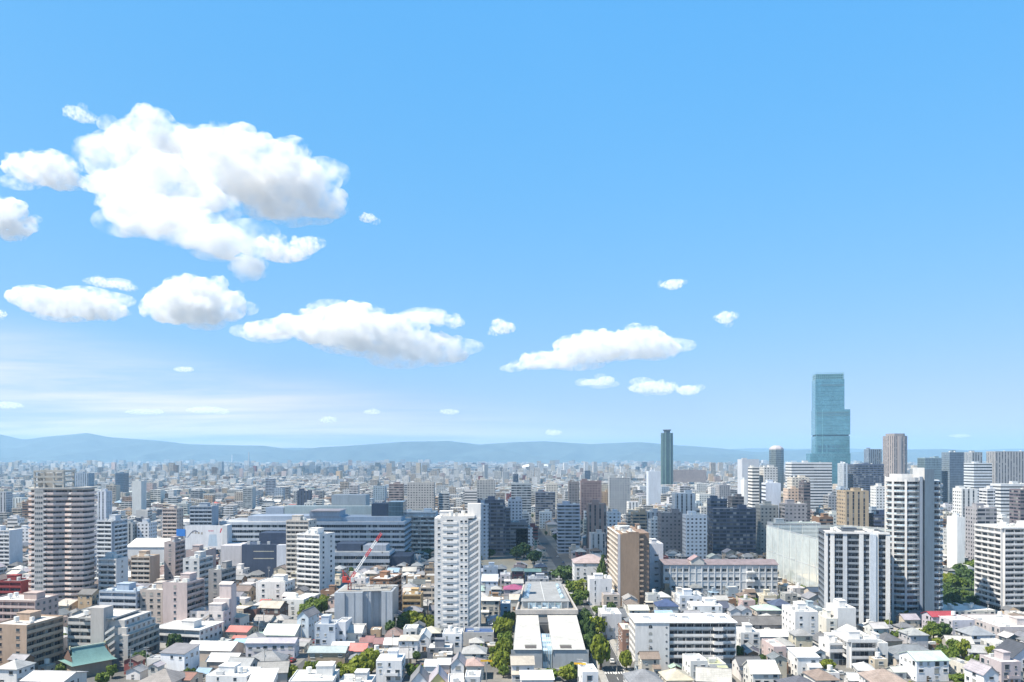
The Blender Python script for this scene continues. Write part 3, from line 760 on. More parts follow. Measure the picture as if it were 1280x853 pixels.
# ------------------------------------------------------------------ the large buildings, near to far
# --- museum-like hall in the middle of the foreground
def hall():
    X0, Y0 = 0.0, 323.0
    root = thing('concrete_hall', 'low pale concrete hall with a sloping white roof, split by a glazed slot', 'hall', (15, Y0, 0), 0, px=(684, 790, 838), short='the concrete hall')
    occupy(obb(15.5, 384, 17.5, 63, 0))
    c = 15.0; hw = lambda Y: None
    def q(Y, l, r): return (l - c, r - c, Y - Y0)
    f0 = q(323, -0.4, 31.0); f1 = q(372, 1.2, 31.2); zf, zr = 8.4, 12.6
    m = MB()
    # front wall, raked side walls
    slot = (12.2, 16.4)          # glazed slot (world x)
    s0, s1 = slot[0] - c, slot[1] - c
    for a, b in ((f0[0], s0), (s1, f0[1])): m.face([(a, 0, 0), (b, 0, 0), (b, 0, zf), (a, 0, zf)], 0)
    m.face([(f0[1], 0, 0), (f1[1] + .6, f1[2], 0), (f1[1] - 1.2, f1[2], zr), (f0[1] - 1.3, 0, zf)], 0)
    m.face([(f1[0] - .6, f1[2], 0), (f0[0], 0, 0), (f0[0] + 1.0, 0, zf), (f1[0] + 1.0, f1[2], zr)], 0)
    put('wall', m, PAINT, root, (.36, .385, .41))
    m = MB()
    for a, b, a2, b2 in ((f0[0] + 1.0, s0, f1[0] + 1.0, s0), (s1, f0[1] - 1.3, s1, f1[1] - 1.2)):
        n = 26
        for k in range(n):
            t0, t1 = k / n, (k + 1) / n
            def P(x, x2, t, dz=0): return (x + (x2 - x) * t, -0.4 + (f1[2] + 0.4) * t, zf + 0.02 + (zr - zf) * t + dz)
            m.face([P(a, a2, t0, .07), P(b, b2, t0, .07), P(b, b2, t1), P(a, a2, t1)], 0)
            m.face([P(a, a2, t0), P(b, b2, t0), P(b, b2, t0, .07), P(a, a2, t0, .07)], 0)
        for x0_, x1_ in ((b, b2),) if a < s0 - 1 and b == s0 else ((a, a2),):
            m.face([(x0_, -.4, zf - 1.6), (x0_, f1[2], zr - 1.6), (x1_, f1[2], zr), (x0_, -.4, zf)], 0)
    put('sloping_roof', m, ROOF, root, (.53, .52, .495))
    # slot glazing: stepped glass and dark void
    m = MB(); m.face([(s0 + .05, 1.0, 0.3), (s1 - .05, 1.0, 0.3), (s1 - .05, 1.0, zf - .6), (s0 + .05, 1.0, zf - .6)], 0)
    m.face([(s0 + .05, 1.0, zf - .6), (s1 - .05, 1.0, zf - .6), (s1 - .05, 24, zf + 1.2), (s0 + .05, 24, zf + 1.2)], 0)
    put('slot_glazing', m, GLAZE, root)
    m = MB(); m.face([(s0 + .05, 24, zf + 1.2), (s1 - .05, 24, zf + 1.2), (s1 - .05, 36, 6.5), (s0 + .05, 36, 6.5)], 0); m.box(s0 + .05, s1 - .05, 36, 37, 0, 11.0, 0); m.box(s0 + .05, s1 - .05, 37, 48.5, 9, zr - .8, 0)
    put('slot_void', m, PAINT, root, (.12, .12, .12))
    for k in range(5):
        x = s0 + .3 + (s1 - s0 - .6) * k / 4; m = MB(); m.tube((x, .9, .3), (x, .9, zf - .6), .07, .07, 6); m.tube((x, .95, zf - .55), (x, 24, zf + 1.25), .07, .07, 6); put('mullion', m, METAL, root, (.55, .56, .56))
    for xx in (5.3, 19.6):
        m = MB(); m.face([(xx - c, 1.2, zf + .33), (xx + 4.6 - c, 1.2, zf + .33), (xx + 4.6 - c, 4.6, zf + .62), (xx - c, 4.6, zf + .62)], 0); put('opening_shade', m, PAINT, root, (.10, .09, .085))  # flat dark sheet over the closed roof, recess shade put into its colour
        m = MB(); m.box(xx - .2 - c, xx + 4.8 - c, 4.61, 4.9, zf + .1, zf + 1.0); put('opening_rim', m, PAINT, root, (.6, .58, .52))
    # upper block at the back: tapering, with a deep fascia and an open roof terrace
    zt = 15.0
    A = [(2.2 - c, 373 - Y0), (30.2 - c, 373 - Y0), (28.2 - c, 446 - Y0), (6.6 - c, 446 - Y0)]
    m = MB(); m.prism(A, 0, 13.0, 0); put('rear_wall', m, PAINT, root, (.46, .44, .41))
    B = [(1.6 - c, 372.2 - Y0), (30.8 - c, 372.2 - Y0), (28.7 - c, 447 - Y0), (6.2 - c, 447 - Y0)]
    m = MB(); n = len(B); I = [(2.4 - c, 373.6 - Y0), (29.9 - c, 373.6 - Y0), (28.0 - c, 446 - Y0), (7.0 - c, 446 - Y0)]
    for i in range(4):
        a, b, e, f = B[i], B[(i + 1) % 4], I[(i + 1) % 4], I[i]
        m.face([(*a, 13.0), (*b, 13.0), (*b, zt), (*a, zt)]); m.face([(*a, zt), (*b, zt), (*e, zt), (*f, zt)]); m.face([(*e, 13.4), (*f, 13.4), (*f, zt), (*e, zt)])
    m.face([(*p, 13.0) for p in reversed(B)])
    put('fascia', m, PAINT, root, (.42, .39, .365))
    m = MB(); m.face([(*p, 13.4) for p in I]); put('terrace', m, ROOF, root, (.36, .34, .32))
    R0 = [(4.6 - c, 386 - Y0), (27.4 - c, 386 - Y0), (26.6 - c, 445 - Y0), (8.0 - c, 445 - Y0)]
    m = MB(); m.prism(R0, 13.42, 16.4, 0); put('roof_pavilion', m, PAINT, root, (.55, .55, .53))
    m = MB(); r2 = [(4.2 - c, 385 - Y0), (27.9 - c, 385 - Y0), (27.0 - c, 445.6 - Y0), (7.6 - c, 445.6 - Y0)]; m.prism(r2, 16.42, 16.8, 0, bottom=True); put('roof', m, ROOF, root, (.31, .315, .32))
    m = MB(); m.box(15.6 - c, 15.9 - c, 386 - Y0, 445 - Y0, 16.81, 16.95); put('roof_seam', m, METAL, root, (.6, .6, .58))
    for a, b, y in ((5.4, 8.0, 392), (24.0, 26.4, 392)):
        sh = 2.6 if a < 10 else -.5
        m = MB()
        m.face([(a - c, y - Y0, 16.85), (b - c, y - Y0, 16.85), (b + sh - c, 436 - Y0, 16.85), (a + sh - c, 436 - Y0, 16.85)]); mid = (a + b) / 2 - c
        m.face([(a - c, y - Y0, 16.85), (mid, y - Y0, 17.7), (mid + sh, 436 - Y0, 17.7), (a + sh - c, 436 - Y0, 16.85)][::-1]); m.face([(mid, y - Y0, 17.7), (b - c, y - Y0, 16.85), (b + sh - c, 436 - Y0, 16.85), (mid + sh, 436 - Y0, 17.7)][::-1])
        m.face([(a - c, y - Y0, 16.85), (b - c, y - Y0, 16.85), (mid, y - Y0, 17.7)])
        put('skylight', m, GLAZE, root)
    m = MB()
    m.box(7.5 - c, 23.5 - c, 384.2 - Y0, 384.5 - Y0, 13.45, 16.2); put('terrace_glazing', m, GLAZE, root)
    for k in range(8): m = MB(); x = 5 + k * 3.1 - c; m.box(x, x + .25, 383.7 - Y0, 384.1 - Y0, 13.41, 16.4); put('post', m, METAL, root, (.66, .66, .65))
    for k, x in enumerate((10, 14.2, 19)): m = MB(); m.box(x - c, x + 2.4 - c, 377 - Y0, 379.6 - Y0, 13.55, 14.9); m.tube((x + 1.2 - c, 378.3 - Y0, 14.9), (x + 1.2 - c, 378.3 - Y0, 15.1), .8, .8, 10); put('roof_unit', m, METAL, root, (.62, .62, .6))
    # low plinth
    m = MB(); m.box(-.4 - c, 31 - c, -1.2, -.003, 0, .8); put('plinth', m, CONC, root)
hall()

# --- white seven-storey apartment block beside the street
def white_block():
    root, w, Ht = place('apartment_building', 'long white seven-storey apartment building with balconies and five roof vents', 'apartment building', 794, 921, 838, 779, 17, 0, 'the long white apartment block')
    w1 = w * .335; xs = -w / 2
    # stair wing (plain, arched windows) and balcony wing
    block(root, w1, 17, Ht, dict(front='plain', left='balcony'), WHITE, WHITE, 2.85, 5, cx=xs + w1 / 2, cy=0)
    block(root, w - w1 - .01, 17, Ht, dict(front='balcony', right='win2'), WHITE, WHITE, 2.85, 3.4, cx=xs + w1 + (w - w1) / 2, cy=.8, gear=0)
    for i in range(6):
        z = Ht - (i + 1) * 2.85 + .7
        m = MB(); p = [(-.75, 0), (.75, 0), (.75, .8), (.5, 1.2), (0, 1.38), (-.5, 1.2), (-.75, .8)]
        m.face([(a, -.05, b) for a, b in p]); m.face([(-.04, -.07, 0), (.04, -.07, 0), (.04, -.07, 1.35), (-.04, -.07, 1.35)])
        put('arched_window', m, GLASS, root, WHITE, (xs + w1 * .45, 0, z))
        m = MB(); m.tube((0, .02, 0), (0, -.06, 0), .42, .42, 12); put('round_window', m, GLASS, root, WHITE, (xs + w1 * .92, 0, z + .3))
    m = MB(); m.box(-w / 2 - .3, w / 2 + .3, -.3, 18.6, Ht + .006, Ht + .35); put('roof', m, ROOF, root, (.8, .8, .79))
    for k, x in enumerate((-15, -3.5, 1, 12, 16.5)):
        m = MB(); m.box(-1.3, 1.3, -1.1, 1.1, 0, 1.2); m.box(-1.5, 1.5, -1.3, 1.3, 1.203, 1.4); put('roof_vent', m, PAINT, root, WHITE, (x, 8 + (k % 2) * 3, Ht + .353))
    for i in range(6):
        z = Ht - (i + 1) * 2.85
        m = MB(); m.box(0, 3.6, -1.5, .78, 0, .15); m.box(0, 3.6, -1.5, -1.37, .153, 1.2); m.box(0, .12, -1.367, .78, .153, 1.2); m.box(3.48, 3.6, -1.367, .78, .153, 1.2)
        put('bay_balcony', m, PAINT, root, WHITE, (w / 2 - 9.5, 0, z))
white_block()

# --- slim white tower left of the hall
def slim_tower():
    root, w, Ht = place('apartment_tower', 'slim white eighteen-storey apartment tower with zigzag stair and taller lift shaft', 'tower block', 543, 600, 795, 648, 20, 0, 'the slim white tower')
    x0 = -w / 2; wa = w * .74; fh = 3.1
    block(root, wa, 20, Ht, dict(front='plain', left='balcony', right='plain'), (.70, .68, .66), (.74, .72, .7), fh, 6, cx=x0 + wa / 2, cy=0, gear=5, roofc=(.72, .68, .62), par=1.0, seed=4)
    n = int(Ht / fh); wm, wm2 = win_mesh(1.1, 1.0), win_mesh(3.0, .8)
    m = MB(); m.box(-3.6, 3.6, -.28, -.003, 0, 1.1)
    bm = m.mesh('balcony', [PAINT])
    for i in range(n):
        z = Ht - (i + 1) * fh
        link('balcony', bm, root, (.74, .72, .7), (x0 + wa * .46, 0, z + .25))
        link('window', wm2, root, WHITE, (x0 + wa * .46, 0, z + 1.55))
        for u in (.13, .80, .93): link('window', wm, root, WHITE, (x0 + wa * u, 0, z + 1.0))
    wb = w - wa - .02; xb = x0 + wa + .02
    block(root, wb, 12, Ht - 1.0, dict(front='plain', right='plain'), (.68, .66, .64), WHITE, fh, cx=xb + wb / 2, cy=1.3)
    fm = flight_mesh(wb - .9, fh, .95)
    for i in range(n): link('stair_flight', fm, root, (.74, .72, .70), (xb + .05, .3, Ht - (i + 1) * fh - 1.0))
    m = MB(); m.box(xb + wb - .8, xb + wb, .2, 1.29, 0, Ht); put('stair_fin', m, PAINT, root, (.70, .68, .66))
    m = MB(); m.box(x0 + wa - .8, xb + wb, 9, 15, Ht - .9, Ht + 6.4); put('lift_shaft', m, PAINT, root, (.70, .68, .66))
slim_tower()

# --- brown tower right of the street
def brown_tower():
    root, w, Ht = place('apartment_tower', 'tan and brown apartment tower with a blank front wall and white balconies down one flank', 'tower block', 772, 812, 758, 668, 50, 0, 'the tan blank-fronted tower')
    x0 = -w / 2; wa = w * .68
    block(root, wa, 50, Ht, dict(front='plain', left='balcony', right='plain'), (.30, .215, .155), (.70, .63, .55), 3.0, 7, cx=x0 + wa / 2, cy=0, gear=4, roofc=(.66, .62, .56), seed=5)
    m = MB(); m.box(-.6, .9, -.12, -.003, 0, Ht); put('corner_strip', m, PAINT, root, (.55, .53, .55), (x0 + .65, 0, 0))
    wb = w - wa - .02
    block(root, wb, 40, Ht + .6, dict(front='plain', right='plain'), (.26, .18, .135), BROWN, 3.0, cx=x0 + wa + .02 + wb / 2, cy=1.6, roofc=(.5, .46, .42), gear=1)
    bm = balcony_mesh(wb * .42, 'balcony', 9, 3.0, 1.35)
    for i in range(1, int(Ht / 3)): link('balcony', bm, root, (.42, .31, .23), (x0 + wa + .05, .2, Ht - i * 3.0 - .5))
    m = MB(); m.tube((0, 0, 0), (0, 0, 2.2), 4.5, 4.5, 20); m.tube((0, 0, 2.2), (0, 0, 2.5), 4.8, 4.8, 20); put('water_tank', m, METAL, root, (.62, .62, .6), (x0 + wa * .5, 26, Ht + .2))
brown_tower()
APT('narrow pale tower with paired small windows beside the tan blank-fronted tower', 'the narrow pale tower', 812, 829, 746, 681, 18, 'win1', 'plain', 'plain', wall=(.62, .63, .68), wins=(2.4, 1.0, 4), fh=4.0, gear=1, name='apartment_tower', cat='tower block')

# --- school with mauve roof
def school():
    root, w, Ht = place('school_building', 'long pale four-storey school with a mauve roof and small gabled turret', 'school', 829, 972, 749, 706, 16, 0, 'the long school')
    m = MB(); m.box(-w / 2, w / 2, 0, 16, 0, Ht - .01, bottom=False); put('wall', m, PAINT, root, (.58, .60, .62))
    n, fh = 4, Ht / 4; ncol = 18; k = 0
    wm = win_mesh(2.5, 1.8)
    for j in range(ncol):
        x = -w / 2 + w * (j + .6) / ncol
        m = MB(); m.box(x - w / ncol / 2 - .3, x - w / ncol / 2 + .2, -.35, -.003, 0, Ht - .3); put('pier', m, PAINT, root, (.62, .63, .65))
        if j in (4, 5, 12): continue
        for i in range(n): link('window', wm, root, WHITE, (x, 0, i * fh + 1.0))
    for i in range(1, n): m = MB(); m.box(-w / 2, w / 2, -.2, -.003, i * fh + .1, i * fh + .5); put('floor_band', m, PAINT, root, (.64, .65, .66))
    m = MB(); gable(m, w, 16, Ht, 2.2, 'x', .6); put('roof', m, [TILE, PAINT], root, (.25, .20, .205))
    m = MB(); x = -w / 2 + w * .30; m.box(x - 4, x + 4, -.5, 9, Ht - .5, Ht + 2.6); m.face([(x - 4, -.5, Ht + 2.6), (x + 4, -.5, Ht + 2.6), (x, -.5, Ht + 5)]); put('turret', m, PAINT, root, OFFW)
    m = MB(); gable(m, 8, 9, Ht + 2.6, 2.5, 'y', .4, y0=-.5); put('turret_roof', m, [TILE, PAINT], root, (.36, .25, .25), (x, 0, 0))
    m = MB()
    for i in range(4): m.box(w / 2 - 19, w / 2 - 14.5, -2.4, -.36, i * fh + .3, i * fh + 1.4)
    put('fire_stair', m, PAINT, root, (.76, .76, .75))
school()

# --- golf range net: posts and tall white mesh
def golf_net():
    m_ = bpy.data.materials.new("white_mesh_net"); m_.use_nodes = True; nt = m_.node_tree; nt.nodes.clear(); g = G(nt)
    out = g.n('ShaderNodeOutputMaterial'); tr = g.n('ShaderNodeBsdfTransparent'); d = g.n('ShaderNodeBsdfDiffuse'); t = g.n('ShaderNodeBsdfTranslucent'); a = g.n('ShaderNodeMixShader'); b = g.n('ShaderNodeMixShader')
    pos = g.n('ShaderNodeNewGeometry').outputs['Position']
    for x in (d, t): x.inputs['Color'].default_value = (.80, .83, .78, 1)
    nt.links.new(d.outputs[0], a.inputs[1]); nt.links.new(t.outputs[0], a.inputs[2]); a.inputs[0].default_value = .4
    g.set(b.inputs[0], g.rng(g.noise(pos, .12, 4), .3, .7, .5, .8)); nt.links.new(tr.outputs[0], b.inputs[1]); nt.links.new(a.outputs[0], b.inputs[2]); nt.links.new(b.outputs[0], out.inputs[0])
    root = thing('golf_range_net', 'tall whitish net on steel posts round the golf range', 'net', (188, 483, 0), 0, px=(995, 700, 745), short='the white range net')
    pts = [(188.5, 483), (187.5, 517), (187.0, 551), (187.2, 588), (215, 592), (245, 590), (268, 560)]
    pts = [(x - 188, y - 483) for x, y in pts]
    for i in range(len(pts) - 1):
        a_, c_ = Vector(pts[i]), Vector(pts[i + 1]); m = MB(); k = 8
        for z0, z1 in ((.2, 17.8), (18.2, 36)):
            for j in range(k):
                p, q = a_.lerp(c_, j / k), a_.lerp(c_, (j + 1) / k); s = lambda t: (0.35 * math.sin(t * math.pi))
                m.face([(p.x + s(j / k), p.y, z0), (q.x + s((j + 1) / k), q.y, z0), (q.x + s((j + 1) / k) * .4, q.y, z1), (p.x + s(j / k) * .4, p.y, z1)])
        put('net_panel', m, m_, root)
        for z in (0.4, 18, 36): m = MB(); m.tube((*a_, z), (*c_, z), .14, .14, 6); put('cable', m, METAL, root, (.6, .6, .6))
        for j in range(3):
            p = a_.lerp(c_, j / 3); m = MB(); m.tube((p.x, p.y, 0), (p.x, p.y, 36.4), .35, .2, 8); put('post', m, METAL, root, (.60, .62, .60))
    for x, y in pts: occupy(obb(188 + x, 483 + y, 3, 8, 0))
golf_net()
APT('low golf clubhouse with a grey-green roof and a rounded white end post', 'the golf clubhouse', 966, 1026, 711, 655, 14, 'corridor', wall=LGREY, trim=(.6, .62, .62), roofc=(.34, .40, .36), gear=2, name='clubhouse', cat='clubhouse')

# --- tower with white piers, lower right
def pier_tower():
    root, w, Ht = place('apartment_tower', 'sixteen-storey apartment tower of dark balconies between tall white piers', 'tower block', 1035, 1107, 787, 669, 24, -13, 'the tower of white piers')
    block(root, w, 24, Ht, dict(front='balcony', left='balcony', right='plain'), (.13, .15, .18), (.22, .25, .29), 2.95, 5.0, gear=5, roofc=(.62, .60, .57), par=1.2, seed=9)
    s = 2.49
    for a, b, pr, col in ((1030, 1034, .5, WHITE), (1037, 1042, .6, WHITE), (1052, 1057, .5, (.50, .53, .57)), (1071, 1076, .9, (.62, .63, .64)), (1083, 1090, 2.2, (.52, .57, .64)), (1090.3, 1093, 1.6, WHITE), (1102, 1107, .7, WHITE)):  # blue-grey tones put the shade of unlit fronts into the pier colours
        m = MB(); m.box((a - 1068.5) / s * .99, (b - 1068.5) / s * .99, -pr, -.003 if pr < 1 else .0 - .004, 0, Ht + .6); put('pier', m, PAINT, root, col)
    m = MB(); m.box(-w / 2 - .3, w / 2 + .3, -1.0, -.02, Ht + .63, Ht + 1.6); put('roof_beam', m, PAINT, root, WHITE)
    for u in (.25, .5, .75): m = MB(); m.box(-.5, .5, 1.7, 22, Ht + .9, Ht + 1.9); put('roof_frame', m, PAINT, root, WHITE, (-w / 2 + w * u, 0, 0))
pier_tower()

# --- tall curved tower
def curved_tower():
    root, w, Ht = place('apartment_tower', 'tallest nearby white tower with curved glass balconies and a shade-tinted blue-grey fin wall', 'tower block', 1109, 1176, 779, 601, 26, -25, 'the curved white tower'); root.scale = (.9, .9, 1)
    fh = 3.0; n = int(Ht / fh)
    left = [(-15.2, 26), (-15.2, 10), (-14.6, 5.2), (-12.6, 1.8), (-9.4, .2), (-6.0, .1), (-2.6, 1.2), (.6, 2.6), (2.8, 4.4)]
    right = [(10.4, 2.2), (13.4, 3.0), (15.2, 6.0), (15.2, 26)]
    core_l, core_r = off_poly(left, 1.5), off_poly(right, 1.5)
    m = MB(); m.prism(core_l + [(5.2, 6.0)] + core_r[1:] + [(10, 28), (-10, 28)], 0, Ht); put('wall', m, PAINT, root, (.60, .63, .66))
    for nm, P in (('l', left), ('r', right)):
        a = MB(); a.strip(P, off_poly(P, 1.48), 0, .2, 0); a.strip(P, off_poly(P, .1), .203, .42, 0); Q = off_poly(P, .03); a.strip(Q, off_poly(Q, .05), .425, 1.05, 1); a.strip(P, off_poly(P, .12), 1.053, 1.14, 0)
        bm = a.mesh('balcony', [PAINT, GLAZE])
        b = MB(); b.strip(off_poly(P, 1.44), off_poly(P, 1.56), .35, 2.35); gm = b.mesh('window_band', [BAND])
        for i in range(1, n):
            z = Ht - (n - i) * fh
            link('balcony', bm, root, WHITE, (0, 0, z)); link('window_band', gm, root, WHITE, (0, 0, z))
    for x, y in ((-11.0, .9), (-4.2, .55), (-14.8, 6.5)):
        m = MB(); m.box(x - .6, x + .6, y - .25, y + 1.6, 0, Ht + .4); put('column', m, PAINT, root, WHITE)
    m = MB(); m.box(5.6, 10.4, .2, 4.0, 0, Ht + 6.0); put('fin_wall', m, PAINT, root, (.09, .135, .19))  # shade on this face is put into its darkened blue-grey colour
    m = MB(); m.box(3.0, 4.6, 3.2, 5.4, 0, Ht + 2); put('shaft', m, PAINT, root, (.20, .25, .33))
    m = MB(); m.box(-.4, 5.55, 4.2, 9, Ht, Ht + 6.6); put('roof_house', m, PAINT, root, WHITE)
    m = MB(); m.strip(left, off_poly(left, .5), Ht - .6, Ht + 1.6); put('roof_parapet', m, PAINT, root, WHITE)
    m = MB(); m.prism(off_poly(left, .51) + [(10, 26)], Ht + .01, Ht + .3); put('roof', m, ROOF, root, (.66, .66, .64))
    top = off_poly(left, 2.4); m = MB(); m.strip(top[1:], off_poly(top[1:], .3), Ht + .31, Ht + 3.4); put('top_floor', m, PAINT, root, WHITE)
curved_tower()
APT('white sixteen-storey apartment slab with long balcony rows facing the park', 'the white slab by the park', 1252, 1318, 772, 661, 24, 'balcony', 'plain', 'balcony', wall=WHITE, trim=WHITE, bay=5, gear=5, roofc=(.7, .7, .68), name='apartment_tower', cat='tower block', yaw=3)

# --- pink tower at the left
def pink_tower():
    root, w, Ht = place('apartment_tower', 'tall pink-beige apartment tower with wavy balconies and a square concrete crown', 'tower block', 32, 104, 766, 612, 18, 5, 'the pink wavy tower'); root.scale = (.82, .95, 1)
    fh = 2.95; n = int(Ht / fh)
    P = [(-20, 14), (-19.4, 5), (-17.5, 1.4), (-13, .3)]; Q = [(-7.2, .3), (-1, .4), (2.2, 1.8), (5, 2.3), (8.0, 1.5), (11, .6), (18, 1.8), (20, 6), (20.2, 15)]
    cp, cq = off_poly(P, 1.5), off_poly(Q, 1.5)
    m = MB(); m.prism(cp + [(-13, 1.9), (-13, .1), (-7.2, .1), (-7.2, 1.9)] + cq + [(17, 17.5), (-17, 17.5)], 0, Ht); put('wall', m, PAINT, root, (.58, .54, .51))
    for pts in (P, Q):
        a = MB(); a.strip(pts, off_poly(pts, 1.48), 0, .2, 0); a.strip(pts, off_poly(pts, .14), .203, 1.32, 0); bm = a.mesh('balcony', [PAINT])
        b = MB(); b.strip(off_poly(pts, 1.44), off_poly(pts, 1.56), .3, 2.3); gm = b.mesh('window_band', [BAND])
        for i in range(1, n):
            z = Ht - (n - i) * fh
            link('balcony', bm, root, (.75, .60, .545), (0, 0, z)); link('window_band', gm, root, WHITE, (0, 0, z))
    # pale panels at the ends of every balcony row
    pm = MB(); pm.box(-.9, .9, -.08, .06, .12, 1.2); pmesh = pm.mesh('pale_panel', [PAINT])
    for i in range(1, n):
        z = Ht - (n - i) * fh
        for x, y in ((-13.9, .45), (-6.3, .28), (9.6, .9)): link('pale_panel', pmesh, root, (.72, .68, .66), (x, y - .1, z), rad(-12) if x > 0 else 0)
    wm = MB()
    for k in range(4): wm.box(-2.4 + k * 1.25, -1.5 + k * 1.25, -.05, .05, .9, 2.1)
    me = wm.mesh('window_band', [GLASS])
    for i in range(1, n): link('window_band', me, root, WHITE, (-10.1, .1, Ht - (n - i) * fh))
    m = MB(); m.prism([(-20, 14), (-19.4, 5), (-17.5, 1.4), (-13, 0), (-7, 0), (-1, .3), (11, .5), (18, 1.8), (20, 6), (20.2, 16), (17, 17.5), (-17, 17.5)], Ht + .01, Ht + 1.0, bottom=True); put('roof', m, ROOF, root, (.52, .50, .47))
    # crown: open concrete frame, 3 bays by 2
    z0, z1 = Ht + 1.0, Ht + 10.5; xa, xb = -14.6, 5.0
    m = MB()
    for k in range(4): x = xa + (xb - xa - 1) * k / 3; m.box(x, x + 1.0, 2.0, 3.0, z0, z1 - 1.1); m.box(x, x + 1.0, 15.02, 16, z0, z1 - 1.1)
    for z in (z0 + 2.6, z0 + 5.4, z1 - 1.1): m.box(xa - .05, xb + .05, 1.9, 3.05, z + .003, z + 1.1); m.box(xa - .05, xb + .05, 14.9, 16.1, z + .003, z + 1.1); m.box(xa - .05, xa + 1.0, 3.06, 14.89, z + .003, z + 1.1); m.box(xb - 1.0, xb + .05, 3.06, 14.89, z + .003, z + 1.1)
    put('crown_frame', m, PAINT, root, (.48, .46, .42))
    m = MB(); m.box(xa + 1.2, xb - 6, 5, 14, z0, z1 - 1.5); put('plant_room', m, PAINT, root, (.46, .45, .43))
    m = MB(); m.tube((xb - 7.5, 4, z0 + 2.5), (xb - 1.2, 4, z0 + 2.5), 1.6, 1.6, 12); put('water_tank', m, METAL, root, (.62, .64, .64))
pink_tower()
APT('white apartment slab behind the pink tower, cut by the edge of the view', 'the white slab at the edge', -30, 27, 716, 664, 14, 'balcony', wall=(.66, .66, .68), trim=(.72, .72, .73), yaw=-6, bay=4, sil=True)
APT('white and navy apartment tower just right of the pink tower', 'the white and navy tower', 120, 156, 728, 652, 16, 'balcony', 'balcony', wall=(.5, .53, .58), trim=(.68, .7, .72), bay=5, yaw=-8, gear=3, name='apartment_tower', cat='tower block', sil=True)

# --- lower left apartment group
APT('brown apartment building with long balcony rows at the lower left corner', 'the brown balcony block', -14, 36, 844, 783, 20, 'win2', 'corridor', 'plain', wall=(.40, .30, .23), trim=(.46, .35, .27), yaw=-10, bay=5, gear=3, roofc=(.62, .58, .54))
APT('pinkish-brown apartment building with white roof behind the brown balcony block', 'the pinkish balcony block', -20, 46, 806, 752, 16, 'balcony', 'win', wall=(.46, .36, .33), trim=(.55, .43, .40), yaw=-6, bay=4, roofc=(.7, .68, .66))
def stair_block():
    root, w, Ht = place('apartment_building', 'grey-beige apartment building with a tall windowless lift tower and terraced top floors', 'apartment building', 78, 162, 832, 776, 22, -6, 'the lift-tower apartment block')
    s = sc(832); x0 = -w / 2; c = (.46, .44, .42)
    w1 = 15.5; block(root, w1, 20, Ht + .6, dict(front='corridor', left='win2'), c, (.55, .53, .51), 2.9, 5, cx=x0 + w1 / 2, cy=2, roofc=(.7, .68, .65), gear=2, seed=3)
    w3 = w - w1 - .1; block(root, w3, 24, Ht - 5.8, dict(front='win2', right='balcony'), (.48, .46, .44), (.54, .48, .42), 2.9, 4, cx=x0 + w1 + .1 + w3 / 2, cy=0, seed=5)
    for k in range(2):
        block(root, w3 - 1.2 - k * 1.4, 24 - 2 - k * 2, Ht - 5.8 + 2.9 * (k + 1), dict(front='plain', right='win'), (.5, .48, .46), c, 2.9, cx=x0 + w1 + .1 + (w3 - 1.2 - k * 1.4) / 2, cy=.9 + k, z0=Ht - 5.8 + 2.9 * k + .01, roofc=(.7, .69, .66) if k else None, gear=0, par=.4)
    m = MB(); m.box(x0 + 12.6, x0 + 18.4, -1.6, 5, 0, Ht + 5.6); put('lift_tower', m, PAINT, root, (.45, .42, .40))
    fm = flight_mesh(4.4, 2.9, 1.5)
    for i in range(1, 7): link('stair_flight', fm, root, (.58, .56, .54), (x0 + 18.6, -1.4, Ht - 5.9 - (i - .1) * 2.9 + 2.9 * 1))
stair_block()
APT('blue-grey slab building with ribbon windows right behind the lift-tower block', 'the blue-grey slab', 122, 172, 796, 741, 14, 'corridor', 'win', wall=(.36, .42, .50), trim=(.52, .55, .60), yaw=-8, bay=6, roofc=(.34, .42, .52))
APT('beige apartment building with square windows beside the blue-grey slab', 'the square-window beige block', 174, 204, 796, 739, 14, 'win', 'balcony', wall=(.48, .42, .38), yaw=-8)
APT('pink apartment building with dark balconies on its flank', 'the pink flank-balcony block', 202, 235, 800, 730, 15, 'win1', 'corridor', wall=(.47, .395, .385), trim=(.36, .31, .30), yaw=-10, wins=(1.3, 1.3, 4), gear=4)
def pink_church():
    root, w, Ht = place('apartment_building', 'pale pink building stepping up to a square corner turret', 'apartment building', 236, 280, 800, 766, 13, -6, 'the stepped pink turret building')
    c = (.58, .535, .52)
    block(root, w, 13, Ht, dict(front='win', right='win'), c, c, 3, seed=2, roofc=(.55, .56, .58), gear=3)
    e = w / 2
    m = MB(); m.box(e - 8, e - .02, 6, 14, Ht + .01, Ht + 5.5); put('upper_wall', m, PAINT, root, c)
    m = MB(); m.box(e - 5.6, e + .3, 7.5, 13.2, 0, Ht + 12.2); put('turret', m, PAINT, root, (.60, .51, .49))
    m = MB(); gable(m, 5.9, 5.7, Ht + 12.2, .9, 'x', .3, y0=7.5); put('turret_roof', m, [ROOF, PAINT], root, (.6, .55, .52), (e - 2.65, 0, 0))
    for k in range(4): m = MB(); m.box(e - 3.2, e - 2.2, 7.44, 7.52, 3 + k * 4.4, 4.6 + k * 4.4); put('window', m, GLASS, root)
    fm = flight_mesh(4.2, 3.0, 1.5)
    for k in range(4): link('stair_flight', fm, root, (.5, .48, .48), (-2, -1.7, .4 + k * 3.0))
pink_church()
APT('low white school-like block with a broad bright flat roof', 'the broad flat-roofed block', 189, 252, 812, 787, 18, 'corridor', 'win', wall=(.64, .63, .62), trim=WHITE, yaw=-12, bay=8, roofc=(.78, .77, .75), gear=2, over=.7, par=.4)
